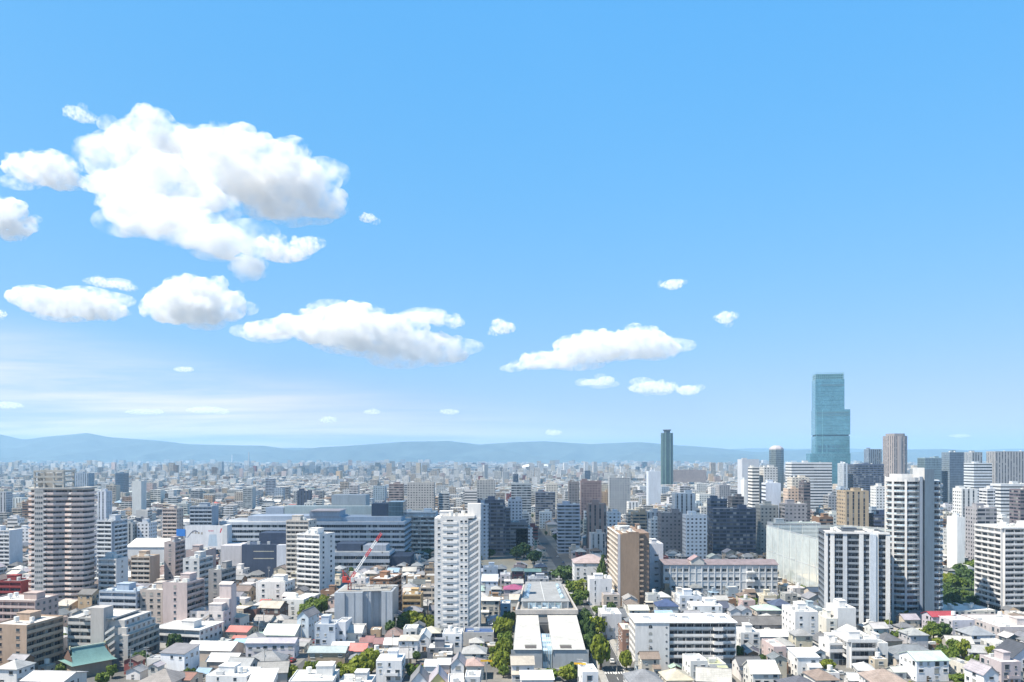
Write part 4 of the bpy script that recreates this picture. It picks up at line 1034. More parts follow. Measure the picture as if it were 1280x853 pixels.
APT('grey apartment building with a stepped roof house left of the dark grey block', 'the stepped grey block', 228, 262, 776, 700, 14, 'win2', 'corridor', wall=(.52, .52, .52), yaw=-8, gear=3, sil=True)
APT('dark grey apartment building with fire balconies', 'the dark grey block', 260, 290, 788, 714, 15, 'win2', 'corridor', wall=(.30, .29, .29), trim=(.36, .35, .35), yaw=-8, gear=4, sil=True)
APT('cream apartment building with brown gable wall and open corridors', 'the brown-gabled block', 163, 198, 742, 697, 12, 'corridor', wall=(.46, .36, .28), trim=(.60, .55, .50), yaw=-5, bay=4, sil=True)
APT('small white apartment building with tilted stair parapets below the white and navy tower', 'the tilted-parapet block', 122, 146, 762, 700, 11, 'balcony', 'win1', wall=(.66, .65, .64), yaw=-8)
APT('red and black apartment building at the left edge', 'the red and black block', -4, 27, 764, 728, 12, 'balcony', wall=(.26, .05, .05), trim=(.30, .055, .055), roofc=(.2, .2, .21), yaw=-4)
APT('white three-storey block with small square windows left of the twin towers', 'the white three-storey block', 319, 357, 760, 729, 14, 'win2', 'win', wall=(.74, .73, .72), yaw=-8, gear=2, roofc=(.78, .77, .75))
# twin white towers
APT('white fourteen-storey tower in front of its beige twin, seen cornerwise', 'the white twin tower', 369, 401, 752, 669, 15, 'corridor', 'win2', wall=(.70, .69, .68), trim=(.72, .71, .70), yaw=-24, bay=5, gear=5, name='apartment_tower', cat='tower block', roofc=(.72, .71, .69))
APT('beige twin tower with dark balcony slot standing behind the white one', 'the beige twin tower', 357, 386, 738, 652, 14, 'balcony', 'win2', wall=(.52, .48, .44), trim=(.60, .57, .53), yaw=-8, bay=3, gear=3, name='apartment_tower', cat='tower block')
# wrapped building site
def wrapped():
    root, w, Ht = place('building_site', 'grey sheeted building under construction below the red and white crane', 'construction site', 418, 462, 795, 741, 20, 0, 'the sheeted building site')
    m = MB(); x = -w / 2; c = [(x, 0), (x + w * .28, 0), (x + w * .283, .5), (x + w * .79, .5), (x + w * .795, 3.4), (x + w, 3.4), (x + w * 1.05, 6), (x + w * 1.30, 6), (x + w * 1.305, 3), (x + w * 1.62, 3), (x + w * 1.62, 24), (x, 24)]
    m.prism(c, 0, Ht); put('sheeting', m, m_plain("scaffold_sheeting", (.40, .43, .47), .5, .86, 1.05, .25), root)
    for k, (a, b) in enumerate(((.28, 0), (.55, .5), (.9, 3.4), (1.2, 6), (1.42, 3))):
        m = MB(); m.box(x + w * a, x + w * a + .3, b - .15, b - .003, 0, Ht - .1); put('sheet_edge', m, PAINT, root, (.32, .35, .39))
    m = MB(); m.prism([(p[0], p[1]) for p in [(x + 1.2, 1.6), (x + w * 1.55, 4.5), (x + w * 1.55, 23), (x + 1.2, 23)]], Ht + .01, Ht + .3); put('top_deck', m, CONC, root)
    r = random.Random(3)
    for k in range(26):
        a, b = r.uniform(x + 2, x + w * 1.45), r.uniform(6, 22); m = MB(); h = r.uniform(.5, 2.6)
        if k % 3 == 0: m.box(a, a + r.uniform(1, 4), b, b + r.uniform(.5, 2), Ht + .31, Ht + .31 + h * .5)
        else: m.tube((a, b, Ht + .31), (a, b, Ht + .3 + h), .12, .12, 6); m.tube((a, b, Ht + h), (a + 3, b, Ht + h), .08, .08, 6)
        put('scaffold_piece', m, METAL, root, r.choice([(.25, .24, .24), (.4, .36, .32), (.5, .5, .5)]))
wrapped()
def crane():
    X, Y = ground(437, 778, 0); Y = 392.0; X = (437 - CX) / F * Y; zb = H - (728 - HY) / F * Y
    root = thing('tower_crane', 'red and white luffing crane leaning up above the sheeted building site', 'crane', (X, Y, 0), 0, px=(455, 700, 740), short='the red crane')
    m = MB()
    for a in (-.7, .7):
        for b in (-.7, .7): m.tube((a, b, 0), (a, b, zb), .14, .14, 6)
    for k in range(int(zb / 2)): 
        z = k * 2.0; s = 1 if k % 2 else -1
        m.tube((-.7 * s, -.7, z), (.7 * s, -.7, z + 2), .08, .08, 5); m.tube((-.7 * s, .7, z), (.7 * s, .7, z + 2), .08, .08, 5)
    put('mast', m, METAL, root, RED)
    m = MB(); m.box(-3.4, 2.4, -1.4, 1.4, zb, zb + 1.0); m.box(-3.4, -1.4, -1.2, 1.2, zb + 1.003, zb + 2.8); put('slewing_platform', m, METAL, root, (.55, .07, .05))
    m = MB(); m.box(1.0, 2.6, -2.4, -1.42, zb + .3, zb + 2.6); put('cab', m, METAL, root, (.6, .6, .58))
    m = MB(); m.tube((-2.6, -.6, zb + 1), (-3.4, 0, zb + 6), .22, .16, 6); m.tube((-2.6, .6, zb + 1), (-3.4, 0, zb + 6), .22, .16, 6); m.tube((.6, 0, zb + 1), (-3.4, 0, zb + 6), .16, .14, 6); put('back_frame', m, METAL, root, (.55, .07, .05))
    # jib: white and red lattice lengths
    tip = Vector(((478 - 437) / F * Y, 0, (728 - 667) / F * Y + zb)); base = Vector((.8, 0, zb + 1.2)); d = (tip - base); n = 6; u = Vector((-d.z, 0, d.x)).normalized()
    for k in range(n):
        m = MB(); a, b = base + d * (k / n), base + d * ((k + 1) / n - .004)
        ch = [Vector((0, -.55, 0)), Vector((0, .55, 0)), u * .95]
        for c in ch: m.tube(a + c, b + c, .17, .17, 6)
        q = 4
        for j in range(q):
            p0, p1 = a.lerp(b, j / q), a.lerp(b, (j + .5) / q); p2 = a.lerp(b, (j + 1) / q)
            m.tube(p0 + ch[0], p1 + ch[2], .09, .09, 5); m.tube(p1 + ch[2], p2 + ch[1], .09, .09, 5); m.tube(p0 + ch[0], p0 + ch[1], .09, .09, 5)
        put('jib_section', m, METAL, root, (.60, .06, .06) if k in (0, 3, 5) else (.8, .8, .8))
    m = MB(); m.tube((-3.4, 0, zb + 6), tip, .05, .05, 5); put('pendant_cable', m, METAL, root, (.3, .3, .3))
    m = MB(); m.tube(tip, tip - Vector((0, 0, 9)), .04, .04, 5); m.box(tip.x - .3, tip.x + .3, -.3, .3, tip.z - 9.8, tip.z - 9); put('hook', m, METAL, root, (.2, .2, .2))
crane()
APT('brick-red apartment building with a pale flat roof behind the building site', 'the brick-red block', 462, 493, 770, 725, 20, 'win2', 'balcony', wall=(.29, .16, .10), trim=(.34, .2, .13), yaw=-12, roofc=(.66, .66, .66), gear=3, over=.3, sil=True)
APT('ochre four-storey building with long dark windows beside the slim white tower', 'the ochre block', 503, 529, 778, 745, 11, 'corridor', 'plain', wall=(.50, .35, .18), trim=(.52, .38, .21), bay=12, roofc=(.5, .48, .45), gear=2, sil=True)
# hospital complex
def hospital():
    root, w, Ht = place('hospital', 'very wide pale grey hospital with rows of dark windows and stepped wings', 'hospital', 275, 505, 706, 653, 44, 0, 'the wide hospital')
    s = sc(706); c = (.50, .54, .60); X = lambda px: (px - 390) / s
    stack(root, w, 44, 0, Ht, 8, .48, .5, c, name='floor_band')
    m = MB(); m.box(-w / 2, w / 2, 0.4, 43.6, Ht + .01, Ht + .4); put('roof', m, ROOF, root, (.56, .56, .56))
    m = MB(); m.box(X(308), X(425), 4, 30, Ht + .41, Ht + 4.6); put('upper_wall', m, PAINT, root, (.42, .47, .55))
    m = MB(); m.box(X(386), X(424), 2, 24, Ht + 4.61, Ht + 8.6); put('upper_wall', m, PAINT, root, (.40, .45, .53))
    m = MB(); m.box(X(388), X(425), 0, 25, Ht + 8.61, Ht + 9.3); put('helipad', m, PAINT, root, (.60, .50, .48))
    m = MB(); m.box(X(425), X(500), 5, 32, Ht + .41, Ht + 3.8); put('upper_wall', m, PAINT, root, (.40, .46, .54))
    m = MB(); m.box(X(460), X(482), 16, 34, Ht + 3.81, Ht + 14); put('dark_penthouse', m, PAINT, root, (.06, .08, .12))
    m = MB(); m.box(X(482.2), X(501), 14, 34, Ht + 3.81, Ht + 15.5); put('glass_penthouse', m, FAC['glass'], root, (.16, .26, .33))
    m = MB(); m.box(X(335), X(460), 46, 60, 0, Ht + 10); put('rear_wing', m, PAINT, root, (.50, .55, .53))
    m = MB(); m.box(X(393), X(440), 60.2, 80, 0, Ht + 19); put('rear_block', m, PAINT, root, (.50, .50, .50))
    m = MB(); m.box(X(310), X(334), 46, 62, 0, Ht + 9); put('rear_wing', m, PAINT, root, (.52, .55, .6))
    occupy(obb(X(390), 652 + 62, 45, 20, 0))
hospital()
def hospital_front():
    root, w, Ht = place('hospital_wing', 'low hospital wing with pale floor bands and navy end wall before the wide hospital', 'hospital wing', 415, 486, 716, 691, 26, 0, 'the banded low wing')
    stack(root, w, 26, 0, Ht, 3, .5, .6, (.56, .58, .62)); m = MB(); m.box(-w / 2, w / 2, 0, 26, Ht + .01, Ht + .5); put('roof', m, ROOF, root, (.55, .54, .52))
    m = MB(); m.box(-w / 2 + 2, -w / 2 + 22, 6, 24, Ht + .51, Ht + 6); put('upper_wall', m, PAINT, root, (.10, .12, .17))
    m = MB(); m.box(w / 2 - 22, w / 2 - 3, 6, 24, Ht + .51, Ht + 4.8); put('upper_wall', m, PAINT, root, (.5, .5, .53))
    m = MB(); m.box(w / 2 + .7, w / 2 + 16, 2, 30, 0, Ht - 3); put('navy_wall', m, PAINT, root, (.05, .065, .10))
hospital_front()
def navy_hall():
    root, w, Ht = place('office_building', 'windowless navy block with a white end slab before the wide hospital', 'office building', 302, 346, 726, 681, 22, 0, 'the windowless navy block')
    s = sc(726); m = MB(); m.box(-w / 2, w / 2, 0, 22, 0, Ht); put('wall', m, PAINT, root, (.06, .08, .13))
    m = MB(); m.box(w / 2 + .02, w / 2 + 12 / s, -.4, 22, 3, Ht - .3); put('white_slab', m, PAINT, root, (.66, .68, .74))
    m = MB(); m.box(-w / 2 - 28 / s, -w / 2 - .02, 3, 24, 0, Ht - 1); put('podium', m, PAINT, root, (.56, .54, .56))
    m = MB(); m.box(-2, w / 2 + 10, 6, 24, Ht + .01, Ht + 7.5); put('upper_wall', m, PAINT, root, (.07, .09, .14))
    for z in (Ht - 5, Ht - 10): m = MB(); m.box(-4, w / 2 - 2, -.06, .05, z, z + .6); put('light_strip', m, PAINT, root, (.5, .48, .4))
    for k in range(3): m = MB(); m.box(-9 + k * 7, -7 + k * 7, 1.5, 3, Ht + .01, Ht + 2); put('roof_unit', m, METAL, root, (.6, .6, .6))
navy_hall()
def billboard():
    X, Y = ground(255, 722); s = sc(722)
    root = thing('billboard', 'wide white advertising hoarding with a red flourish and a blue square on a roof', 'billboard', (X, Y, 0), 0, px=(253, 668, 700), short='the white hoarding')
    z0, z1 = H - (687 - HY) / s, H - (657 - HY) / s; w = 47 / s
    m = MB(); m.box(-w / 2, w / 2, 0, .5, z0, z1); put('board', m, PAINT, root, (.74, .74, .76))
    m = MB(); m.box(-w / 2 - 11 / s + .1, -w / 2 - .05, -.3, .3, z0 + 9.5, z1 - 2.6); put('blue_panel', m, PAINT, root, (.05, .22, .62))
    m = MB(); m.box(w / 2 + .05, w / 2 + 6 / s, -1, 9, 0, z1 + .2); put('end_wall', m, PAINT, root, (.6, .6, .6))
    # marks: curved dark drawing, small red word, red slash
    m = MB(); P = [(-w * .44 + w * .28 * t, -.02, z1 - 8.6 + 4.8 * math.sin(t * 2.2)) for t in [k / 10 for k in range(11)]]
    for a, b in zip(P, P[1:]): m.face([(a[0], -.02, a[2] - .55), (b[0], -.02, b[2] - .55), (b[0], -.02, b[2] + .35), (a[0], -.02, a[2] + .35)])
    put('drawing', m, PAINT, root, (.16, .18, .24))
    m = MB(); x = w * .12
    for k, q in enumerate((.5, .3, .5, .4, .5)): m.face([(x + k * .75, -.02, z1 - 4.4), (x + k * .75 + q, -.02, z1 - 4.4), (x + k * .75 + q, -.02, z1 - 3.4), (x + k * .75, -.02, z1 - 3.4)])
    put('red_lettering', m, PAINT, root, (.62, .12, .18))
    m = MB(); x = w * .42; m.face([(x, -.02, z1 - 5.2), (x + .8, -.02, z1 - 5.2), (x + 1.7, -.02, z1 - 2.2), (x + .8, -.02, z1 - 2.2)]); put('red_slash', m, PAINT, root, (.62, .05, .08))
    m = MB(); m.face([(w * .10, -.015, z0 + 2.5), (w * .36, -.015, z0 + 2.5), (w * .33, -.015, z1 - 6.5), (w * .14, -.015, z1 - 6.5)]); put('pale_patch', m, PAINT, root, (.50, .60, .70))
    m = MB(); [m.face([(-w * .33 + k * 2.2, -.018, z1 - 5.6 - .3 * k), (-w * .33 + k * 2.2 + 1.5, -.018, z1 - 5.6 - .3 * k), (-w * .33 + k * 2.2 + 1.3, -.018, z1 - 4.3 - .2 * k), (-w * .33 + k * 2.2 + .2, -.018, z1 - 4.2 - .2 * k)]) for k in range(4)]; put('figure_marks', m, PAINT, root, (.42, .38, .33))
    for a in (-.4, -.1, .2, .42): m = MB(); m.box(w * a, w * a + .4, .51, 1.0, 0, z1 - 1); put('post', m, METAL, root, (.4, .4, .4))
    occupy(obb(X, Y + 1, w / 2 + 4, 2, 0))
billboard()
APT('mauve-brown blocky building with green window strips below the white hoarding', 'the mauve block', 232, 268, 742, 690, 18, 'win', 'plain', wall=(.40, .33, .32), wins=(6, 1.1, 8), fh=4.2, gear=3, yaw=-3, sil=True)
APT('square brown building with a recessed flank left of the mauve block', 'the square brown block', 205, 230, 738, 679, 14, 'win2', 'corridor', wall=(.42, .36, .35), yaw=-3, sil=True)
APT('pinkish-brown narrow apartment tower beside the blue-grey tower', 'the pinkish-brown tower', 203, 229, 706, 637, 13, 'balcony', 'win', wall=(.48, .40, .36), trim=(.55, .47, .43), name='apartment_tower', cat='tower block', bay=4, sil=True)
APT('blue-grey apartment tower with three dark balcony slots above the white hoarding', 'the blue-grey tower', 237, 273, 708, 634, 14, 'balcony', wall=(.30, .35, .42), trim=(.40, .45, .52), name='apartment_tower', cat='tower block', bay=3.5, sil=True)
HOUSE('large white sports hall with two pale roof slopes left of the square brown block', 158, 214, 712, 684, 34, 'gx', (.66, .66, .66), (.74, .73, .70), rise=5, short='the white sports hall', name='sports_hall', cat='sports hall', win=0)
TOWER('white office with a steep dark mansard roof above the sports hall', 'the mansard office', 171, 196, 694, 655, 16, 'grid', wall=(.66, .66, .68), name='office_building', cat='office building', roofc=(.2, .22, .26))
APT('office building with blue glazing and white frames between the hospital and the slim tower', 'the blue-glazed office', 506, 545, 696, 641, 18, 'glass', wall=(.6, .64, .68), trim=(.66, .7, .74), fh=3.8, bay=7, name='office_building', cat='office building', gear=3)

# --- middle distance, centre and right
T = TOWER
T('broad navy tower standing behind the slim white tower', 'the broad navy tower', 597, 631, 695, 626, 18, 'navy', wall=(.10, .12, .17))
T('blue-grey slab close behind the lift shaft of the slim white tower', 'the slab behind the lift shaft', 598, 611, 700, 632, 14, 'grid', wall=(.30, .37, .46))
T('navy tower with a white ladder of lines down its middle', 'the navy ladder tower', 617, 638, 690, 636, 16, 'navy', wall=(.13, .16, .22))
T('dark glassy block behind the white five-storey office on the far street', 'the dark street block', 638, 660, 690, 654, 16, 'band', wall=(.18, .21, .26))
T('white five-storey office with ribbon windows left of the far street', 'the white ribbon office', 645, 666, 690, 662, 12, 'grid', wall=(.7, .71, .73), name='office_building', cat='office building')
T('navy tower with a raised core right of the far street', 'the raised-core navy tower', 669, 694, 656, 616, 16, 'band', 'grid', wall=(.16, .19, .25))
T('white eight-storey block at the foot of the raised-core navy tower', 'the white block below it', 674, 690, 661, 641, 12, 'grid', wall=(.6, .65, .68))
T('striped navy and white tower with zigzag balconies', 'the striped zigzag tower', 696, 725, 692, 632, 16, 'band', 'grid', wall=(.40, .44, .52))
T('reddish-brown tower with a dark central slot', 'the reddish-brown slot tower', 733, 758, 692, 631, 16, 'vert', 'grid', wall=(.31, .225, .20))
T('pale blue-grey apartment block right of the reddish-brown tower', 'the pale blue block', 758, 776, 700, 642, 14, 'grid', wall=(.46, .52, .58))
T('dark brown twin blocks left of the white striped tower', 'the dark brown twins', 822, 853, 700, 642, 16, 'grid', wall=(.22, .21, .225))
T('pale tower with four dark vertical stripes', 'the pale striped tower', 840, 869, 685, 618, 16, 'vert', wall=(.56, .60, .64))
T('white seven-storey block with square dark windows', 'the white square-window block', 853, 884, 704, 645, 14, 'grid', wall=(.68, .70, .74))
T('long navy apartment slab, widest dark building right of centre', 'the long navy slab', 886, 945, 700, 637, 15, 'navy', wall=(.065, .085, .14))
T('navy block rising behind the long navy slab', 'the upper navy block', 884, 909, 690, 625, 14, 'navy', wall=(.07, .10, .16))
T('dark brown block with white balconies behind the long navy slab', 'the brown and white block', 910, 930, 688, 622, 14, 'band', wall=(.2, .18, .18))
T('olive-grey apartment block beside the long navy slab', 'the olive-grey block', 944, 973, 698, 633, 15, 'grid', wall=(.36, .36, .34))
T('charcoal and white block right of the olive-grey one', 'the charcoal and white block', 974, 1009, 700, 631, 15, 'grid', 'grid', wall=(.30, .29, .31), left='band')
T('tan apartment tower with a yellow lit flank and dark centre slot', 'the tan yellow-flanked tower', 1046, 1086, 704, 615, 18, 'vert', wall=(.42, .33, .23), left='grid')
T('navy apartment block half hidden beside the curved white tower', 'the hidden navy block', 1084, 1112, 704, 644, 14, 'navy', wall=(.06, .08, .14))
T('white tower with black edge stripe right of the curved white tower', 'the black-edged white tower', 1191, 1222, 690, 612, 15, 'vert', wall=(.70, .70, .69), left='grid')
T('white and black tower of narrow balconies in front of the black-edged one', 'the narrow-balcony tower', 1207, 1246, 712, 636, 16, 'band', wall=(.34, .33, .35), left='grid')
T('plain white annex at the foot of the narrow-balcony tower', 'the plain white annex', 1184, 1206, 716, 648, 14, 'plain', wall=(.76, .76, .75))
T('white rounded apartment tower above the park trees', 'the rounded white tower', 1224, 1244, 680, 612, 14, 'band', wall=(.66, .66, .68))
T('dark purple-brown tower at the far right edge', 'the purple-brown edge tower', 1262, 1300, 690, 613, 16, 'band', wall=(.18, .15, .17))
T('light apartment tower with ribbon floors left of the teal-grey tower', 'the ribbon-floor tower', 935, 949, 662, 585, 18, 'office', wall=(.70, .68, .64))
T('grey-white tower joined to the ribbon-floor tower', 'the joined grey tower', 949.3, 972, 662, 585, 18, 'grid', wall=(.60, .59, .57))
T('white slab with a pale blue flank below the ribbon-floor tower', 'the blue-flanked slab', 952, 976, 676, 605, 14, 'plain', 'office', wall=(.64, .68, .76), left='office')
T('cream tower with square bays right of the ribbon-floor tower', 'the cream bay tower', 984, 1012, 672, 598, 16, 'grid', wall=(.62, .56, .48))
T('peach apartment tower before the cream bay tower', 'the peach tower', 979, 998, 680, 612, 14, 'grid', wall=(.62, .48, .38))
T('black-brown tower beside the peach tower', 'the black-brown tower', 998.3, 1013, 682, 604, 14, 'band', wall=(.15, .13, .14))
T('windowless pale department store on the skyline', 'the windowless store', 922, 949, 645, 575, 34, 'plain', wall=(.52, .54, .58), name='department_store', cat='store')
T('white stepped department store at the foot of the tallest skyscraper', 'the white stepped store', 982, 1040, 652, 579, 40, 'office', wall=(.62, .63, .64), name='department_store', cat='store')
T('navy office slab with pale end bays right of the tallest skyscraper', 'the navy office slab', 1060, 1105, 646, 581, 22, 'navy', wall=(.10, .13, .2), name='office_building', cat='office building')
T('pale vertical-ribbed bay at the end of the navy office slab', 'the pale ribbed bay', 1047, 1059.7, 646, 580, 22, 'vert', wall=(.5, .55, .6), name='office_building', cat='office building')
T('small navy tower with a roof cap between the tallest skyscraper and the brown tower', 'the small capped navy tower', 1080, 1102, 620, 562, 30, 'vert', wall=(.20, .25, .32))
T('dark glass office with a pale flank on the right skyline', 'the dark glass office', 1177, 1205, 640, 566, 40, 'glass', wall=(.2, .26, .32), left='grid', name='office_building', cat='office building')
T('grey office slab attached behind the dark glass office', 'the grey office slab', 1205.3, 1228, 636, 566, 30, 'vert', wall=(.36, .39, .42), name='office_building', cat='office building')
T('big brownish-grey office slab at the right edge of the skyline', 'the brownish office slab', 1233, 1300, 642, 565, 34, 'vert', wall=(.36, .36, .37), name='office_building', cat='office building')
T('white office with blue ribbon windows before the brownish office slab', 'the blue-ribbon office', 1205, 1240, 652, 580, 24, 'office', wall=(.60, .64, .68), name='office_building', cat='office building')
T('teal glazed office between the brown tower and the dark glass office', 'the teal glazed office', 1147, 1177, 640, 573, 30, 'glass', wall=(.28, .38, .42), name='office_building', cat='office building')
T('white hospital-like slab at the right below the skyline offices', 'the white right slab', 1238, 1292, 668, 606, 20, 'office', wall=(.62, .63, .64))
T('white apartment block right of the tan yellow-flanked tower', 'the tan-side white block', 1088, 1108, 672, 609, 14, 'grid', wall=(.66, .66, .65))
T('grey windowed slab of many bays in the middle distance', 'the grey many-bay slab', 509, 544, 658, 604, 14, 'grid', wall=(.46, .44, .42))
T('brown and cream block left of the grey many-bay slab', 'the brown and cream block', 486, 505, 658, 606, 14, 'band', wall=(.34, .28, .27))
T('pale beige tower pair left of centre', 'the pale beige pair', 596, 619, 660, 601, 14, 'grid', wall=(.54, .51, .47))
T('brown apartment block with a flat top', 'the flat brown block', 710, 724, 664, 603, 14, 'grid', wall=(.40, .33, .29))
T('dark maroon block with a central lift house', 'the maroon lift-house block', 725, 752, 660, 602, 15, 'grid', wall=(.25, .19, .19))
T('white and grey slabs behind the raised-core navy tower', 'the white twin slabs', 639, 664, 660, 605, 15, 'band', wall=(.62, .61, .58))
T('cream block of square windows left of the flat brown block', 'the cream square block', 682, 697, 652, 605, 14, 'grid', wall=(.6, .56, .5))
T('long low grey block with a dark roof in the middle distance', 'the long grey middle block', 760, 788, 652, 598, 16, 'grid', wall=(.38, .40, .42))
T('white cubic block left of the dark green skyscraper', 'the white cubic block', 808, 826, 640, 590, 20, 'plain', wall=(.58, .62, .68))
T('row of reddish-brown apartments at the foot of the dark green skyscraper', 'the reddish row', 840, 883, 607, 588, 16, 'grid', wall=(.33, .275, .265))
T('white slab tower with a grey flank left of the tan yellow-flanked tower', 'the white grey-flanked slab', 926, 934, 660, 601, 14, 'plain', wall=(.68, .70, .72))
T('white apartment block right of the pink tower in the far left distance', 'the far left white block', 122, 140, 662, 615, 14, 'vert', wall=(.6, .62, .68))
T('pale windowless block in the far left distance', 'the far left windowless block', 165, 183, 650, 602, 16, 'plain', wall=(.62, .62, .60))
T('small dark blue office in the far left distance', 'the far left blue office', 144, 161, 622, 592, 30, 'glass', wall=(.18, .26, .36), name='office_building', cat='office building')
T('pair of grey-blue slabs in the distance right of the pink tower', 'the far grey-blue pair', 92, 118, 625, 592, 30, 'vert', wall=(.30, .36, .44))

# school hall with broad mauve roof, in front of the street
HOUSE('white school gymnasium with a broad mauve hipped roof beside the street', 718, 762, 736, 704, 20, 'hip', (.70, .70, .72), (.40, .32, .31), rise=4.5, short='the mauve-roofed gymnasium', name='gymnasium', cat='gymnasium', win=4)
APT('small white three-storey house with slit windows below the tan blank-fronted tower', 'the slit-window white house', 737, 765, 757, 725, 13, 'win2', wall=(.72, .71, .72), name='house', cat='house', wins=(.6, 2.0, 3), fh=3.5, gear=3)

# --- skyline skyscrapers
def tallest():
    Y = 1985.0; s = F / Y; X = lambda px: (px - CX) / s; Z = lambda py: H - (py - HY) / s
    root = thing('skyscraper', 'tallest skyscraper, pale teal glass in three setback tiers with an open crown', 'skyscraper', (X(1041), Y, 0), rad(-10.6), px=(1041, 520, 615), short='the tallest skyscraper')
    occupy(obb(X(1041), Y + 30, 55, 45, 0)); x0 = X(1041); c = (.19, .43, .52)
    def tier(name, a, b, y0, d, z0, z1, col=c, mat=FAC['glass']):
        m = MB(); m.box(X(a) - x0, X(b) - x0, y0, y0 + d, z0, z1, bottom=True); put(name, m, mat, root, col)
    tier('podium', 1013.5, 1061, -8, 60, 0, Z(567))
    tier('lower_tier', 1020.5, 1061, 0, 56, Z(567) + .01, Z(545.5)); tier('notch', 1021.5, 1060, 1.5, 52, Z(545.5) + .01, Z(543.5), (.16, .24, .27), PAINT)
    tier('middle_tier', 1020.3, 1061.6, 0, 56, Z(543.5) + .01, Z(512)); tier('upper_tier', 1020.5, 1055, 2, 50, Z(512) + .01, Z(474))
    for a, b, y, h in ((1027, 1054.5, 481.5, 3.5), (1021, 1060, 516, 5), (1021, 1060.5, 519.5, 4)):
        m = MB(); m.box(X(a) - x0, X(b) - x0, (-.25 if y > 512 else 1.75), (-.003 if y > 512 else 1.997), Z(y) - h / 2, Z(y) + h / 2); put('louvre_band', m, PAINT, root, (.10, .20, .25))
    for k in range(5):
        for j in range(2): m = MB(); a = 1024 + k * 5.3; m.box(X(a) - x0, X(a + 3.7) - x0, -.3, -.003, Z(560 + j * 4.6), Z(557 + j * 4.6)); put('sky_garden', m, PAINT, root, (.07, .16, .22))
    m = MB()
    for k in range(11):
        a = X(1016) - x0 + k * 7.0
        for d in (0, 1): m.face([(a + (0 if d else 6.6), -8.2, Z(570.6)), (a + 1 + (0 if d else 6.6) - (0 if d else 1) * 0, -8.2, Z(570.6)), (a + 1 + (6.6 if d else 0), -8.2, Z(567.6)), (a + (6.6 if d else 0), -8.2, Z(567.6))])
    put('diagonal_brace', m, METAL, root, (.15, .28, .34))
    m = MB(); a, b = X(1020.5) - x0, X(1055) - x0
    for z in np.linspace(Z(474), Z(465.5) - 1, 4): m.box(a, b, 2, 2.5, z + .02, z + .9); m.box(a, b, 51.5, 52, z + .02, z + .9); m.box(a, a + .5, 2.6, 51.4, z + .02, z + .9); m.box(b - .5, b, 2.6, 51.4, z + .02, z + .9)
    for k in range(15): x = a + (b - a - .5) * k / 14; m.box(x, x + .5, 2.0 - .3, 1.997, Z(474) + .1, Z(465.2)); m.box(x, x + .5, 52.003, 52.3, Z(474) + .1, Z(465.2))
    put('crown_frame', m, METAL, root, (.24, .44, .47))
    m = MB(); m.box(a + 2, b - 2, 4, 50, Z(474) + .01, Z(467.2)); put('crown_glass', m, FAC['glass'], root, (.15, .34, .38))
    for (l, r_, y, z0, z1) in ((1020.5, 1055, 2, Z(512), Z(474)), (1020.3, 1061.6, 0, Z(543.5), Z(512)), (1020.5, 1061, 0, Z(567), Z(545.5))):
        k = z0 + 11.5
        while k < z1 - 3:
            m = MB(); m.box(X(l) - x0, X(r_) - x0, y - .3, y - .003, k, k + .7); put('floor_band', m, METAL, root, (.13, .31, .35)); k += 11.4
    for xx in (1021.5, 1028.5): m = MB(); m.box(X(xx) - x0, X(xx) - x0 + .9, -.35, -.003, Z(567), Z(512) - 1); put('corner_rib', m, METAL, root, (.2, .4, .44))
tallest()
def green_tower():
    Y = 2320.0; s = F / Y; X = (835 - CX) / s; Z = lambda py: H - (py - HY) / s; r = 7.2 / s
    root = thing('skyscraper', 'slender dark green skyscraper with a flared flat cap, alone on the skyline', 'skyscraper', (X, Y, 0), 0, px=(835, 560, 609), short='the dark green skyscraper')
    occupy(obb(X, Y + 15, 25, 25, 0)); P = [(r * math.cos(t), 16 + r * math.sin(t)) for t in [rad(22.5 + 45 * k) for k in range(8)]]
    m = MB(); m.prism(P, 0, Z(541.5)); put('shaft', m, FAC['glass'], root, (.10, .17, .18))
    for p in P: m = MB(); m.box(p[0] - .9, p[0] + .9, p[1] - .9, p[1] + .9, 0, Z(541)); put('corner_rib', m, PAINT, root, (.16, .26, .24))
    m = MB(); m.prism([(x * .55, 16 + (y - 16) * .55) for x, y in P], Z(541.5) + .01, Z(538.5)); put('neck', m, PAINT, root, (.10, .13, .15))
    m = MB(); a = [(x * .78, 16 + (y - 16) * .78) for x, y in P]
    for i in range(8):
        j = (i + 1) % 8; b = [(x * .5, 16 + (y - 16) * .5) for x, y in P]; m.face([(*b[i], Z(539.4)), (*b[j], Z(539.4)), (*a[j], Z(537.4)), (*a[i], Z(537.4))])
    m.face([(*p, Z(537.0)) for p in a]); m.prism(a, Z(537.4), Z(537.0)); put('cap', m, PAINT, root, (.2, .22, .24))
green_tower()
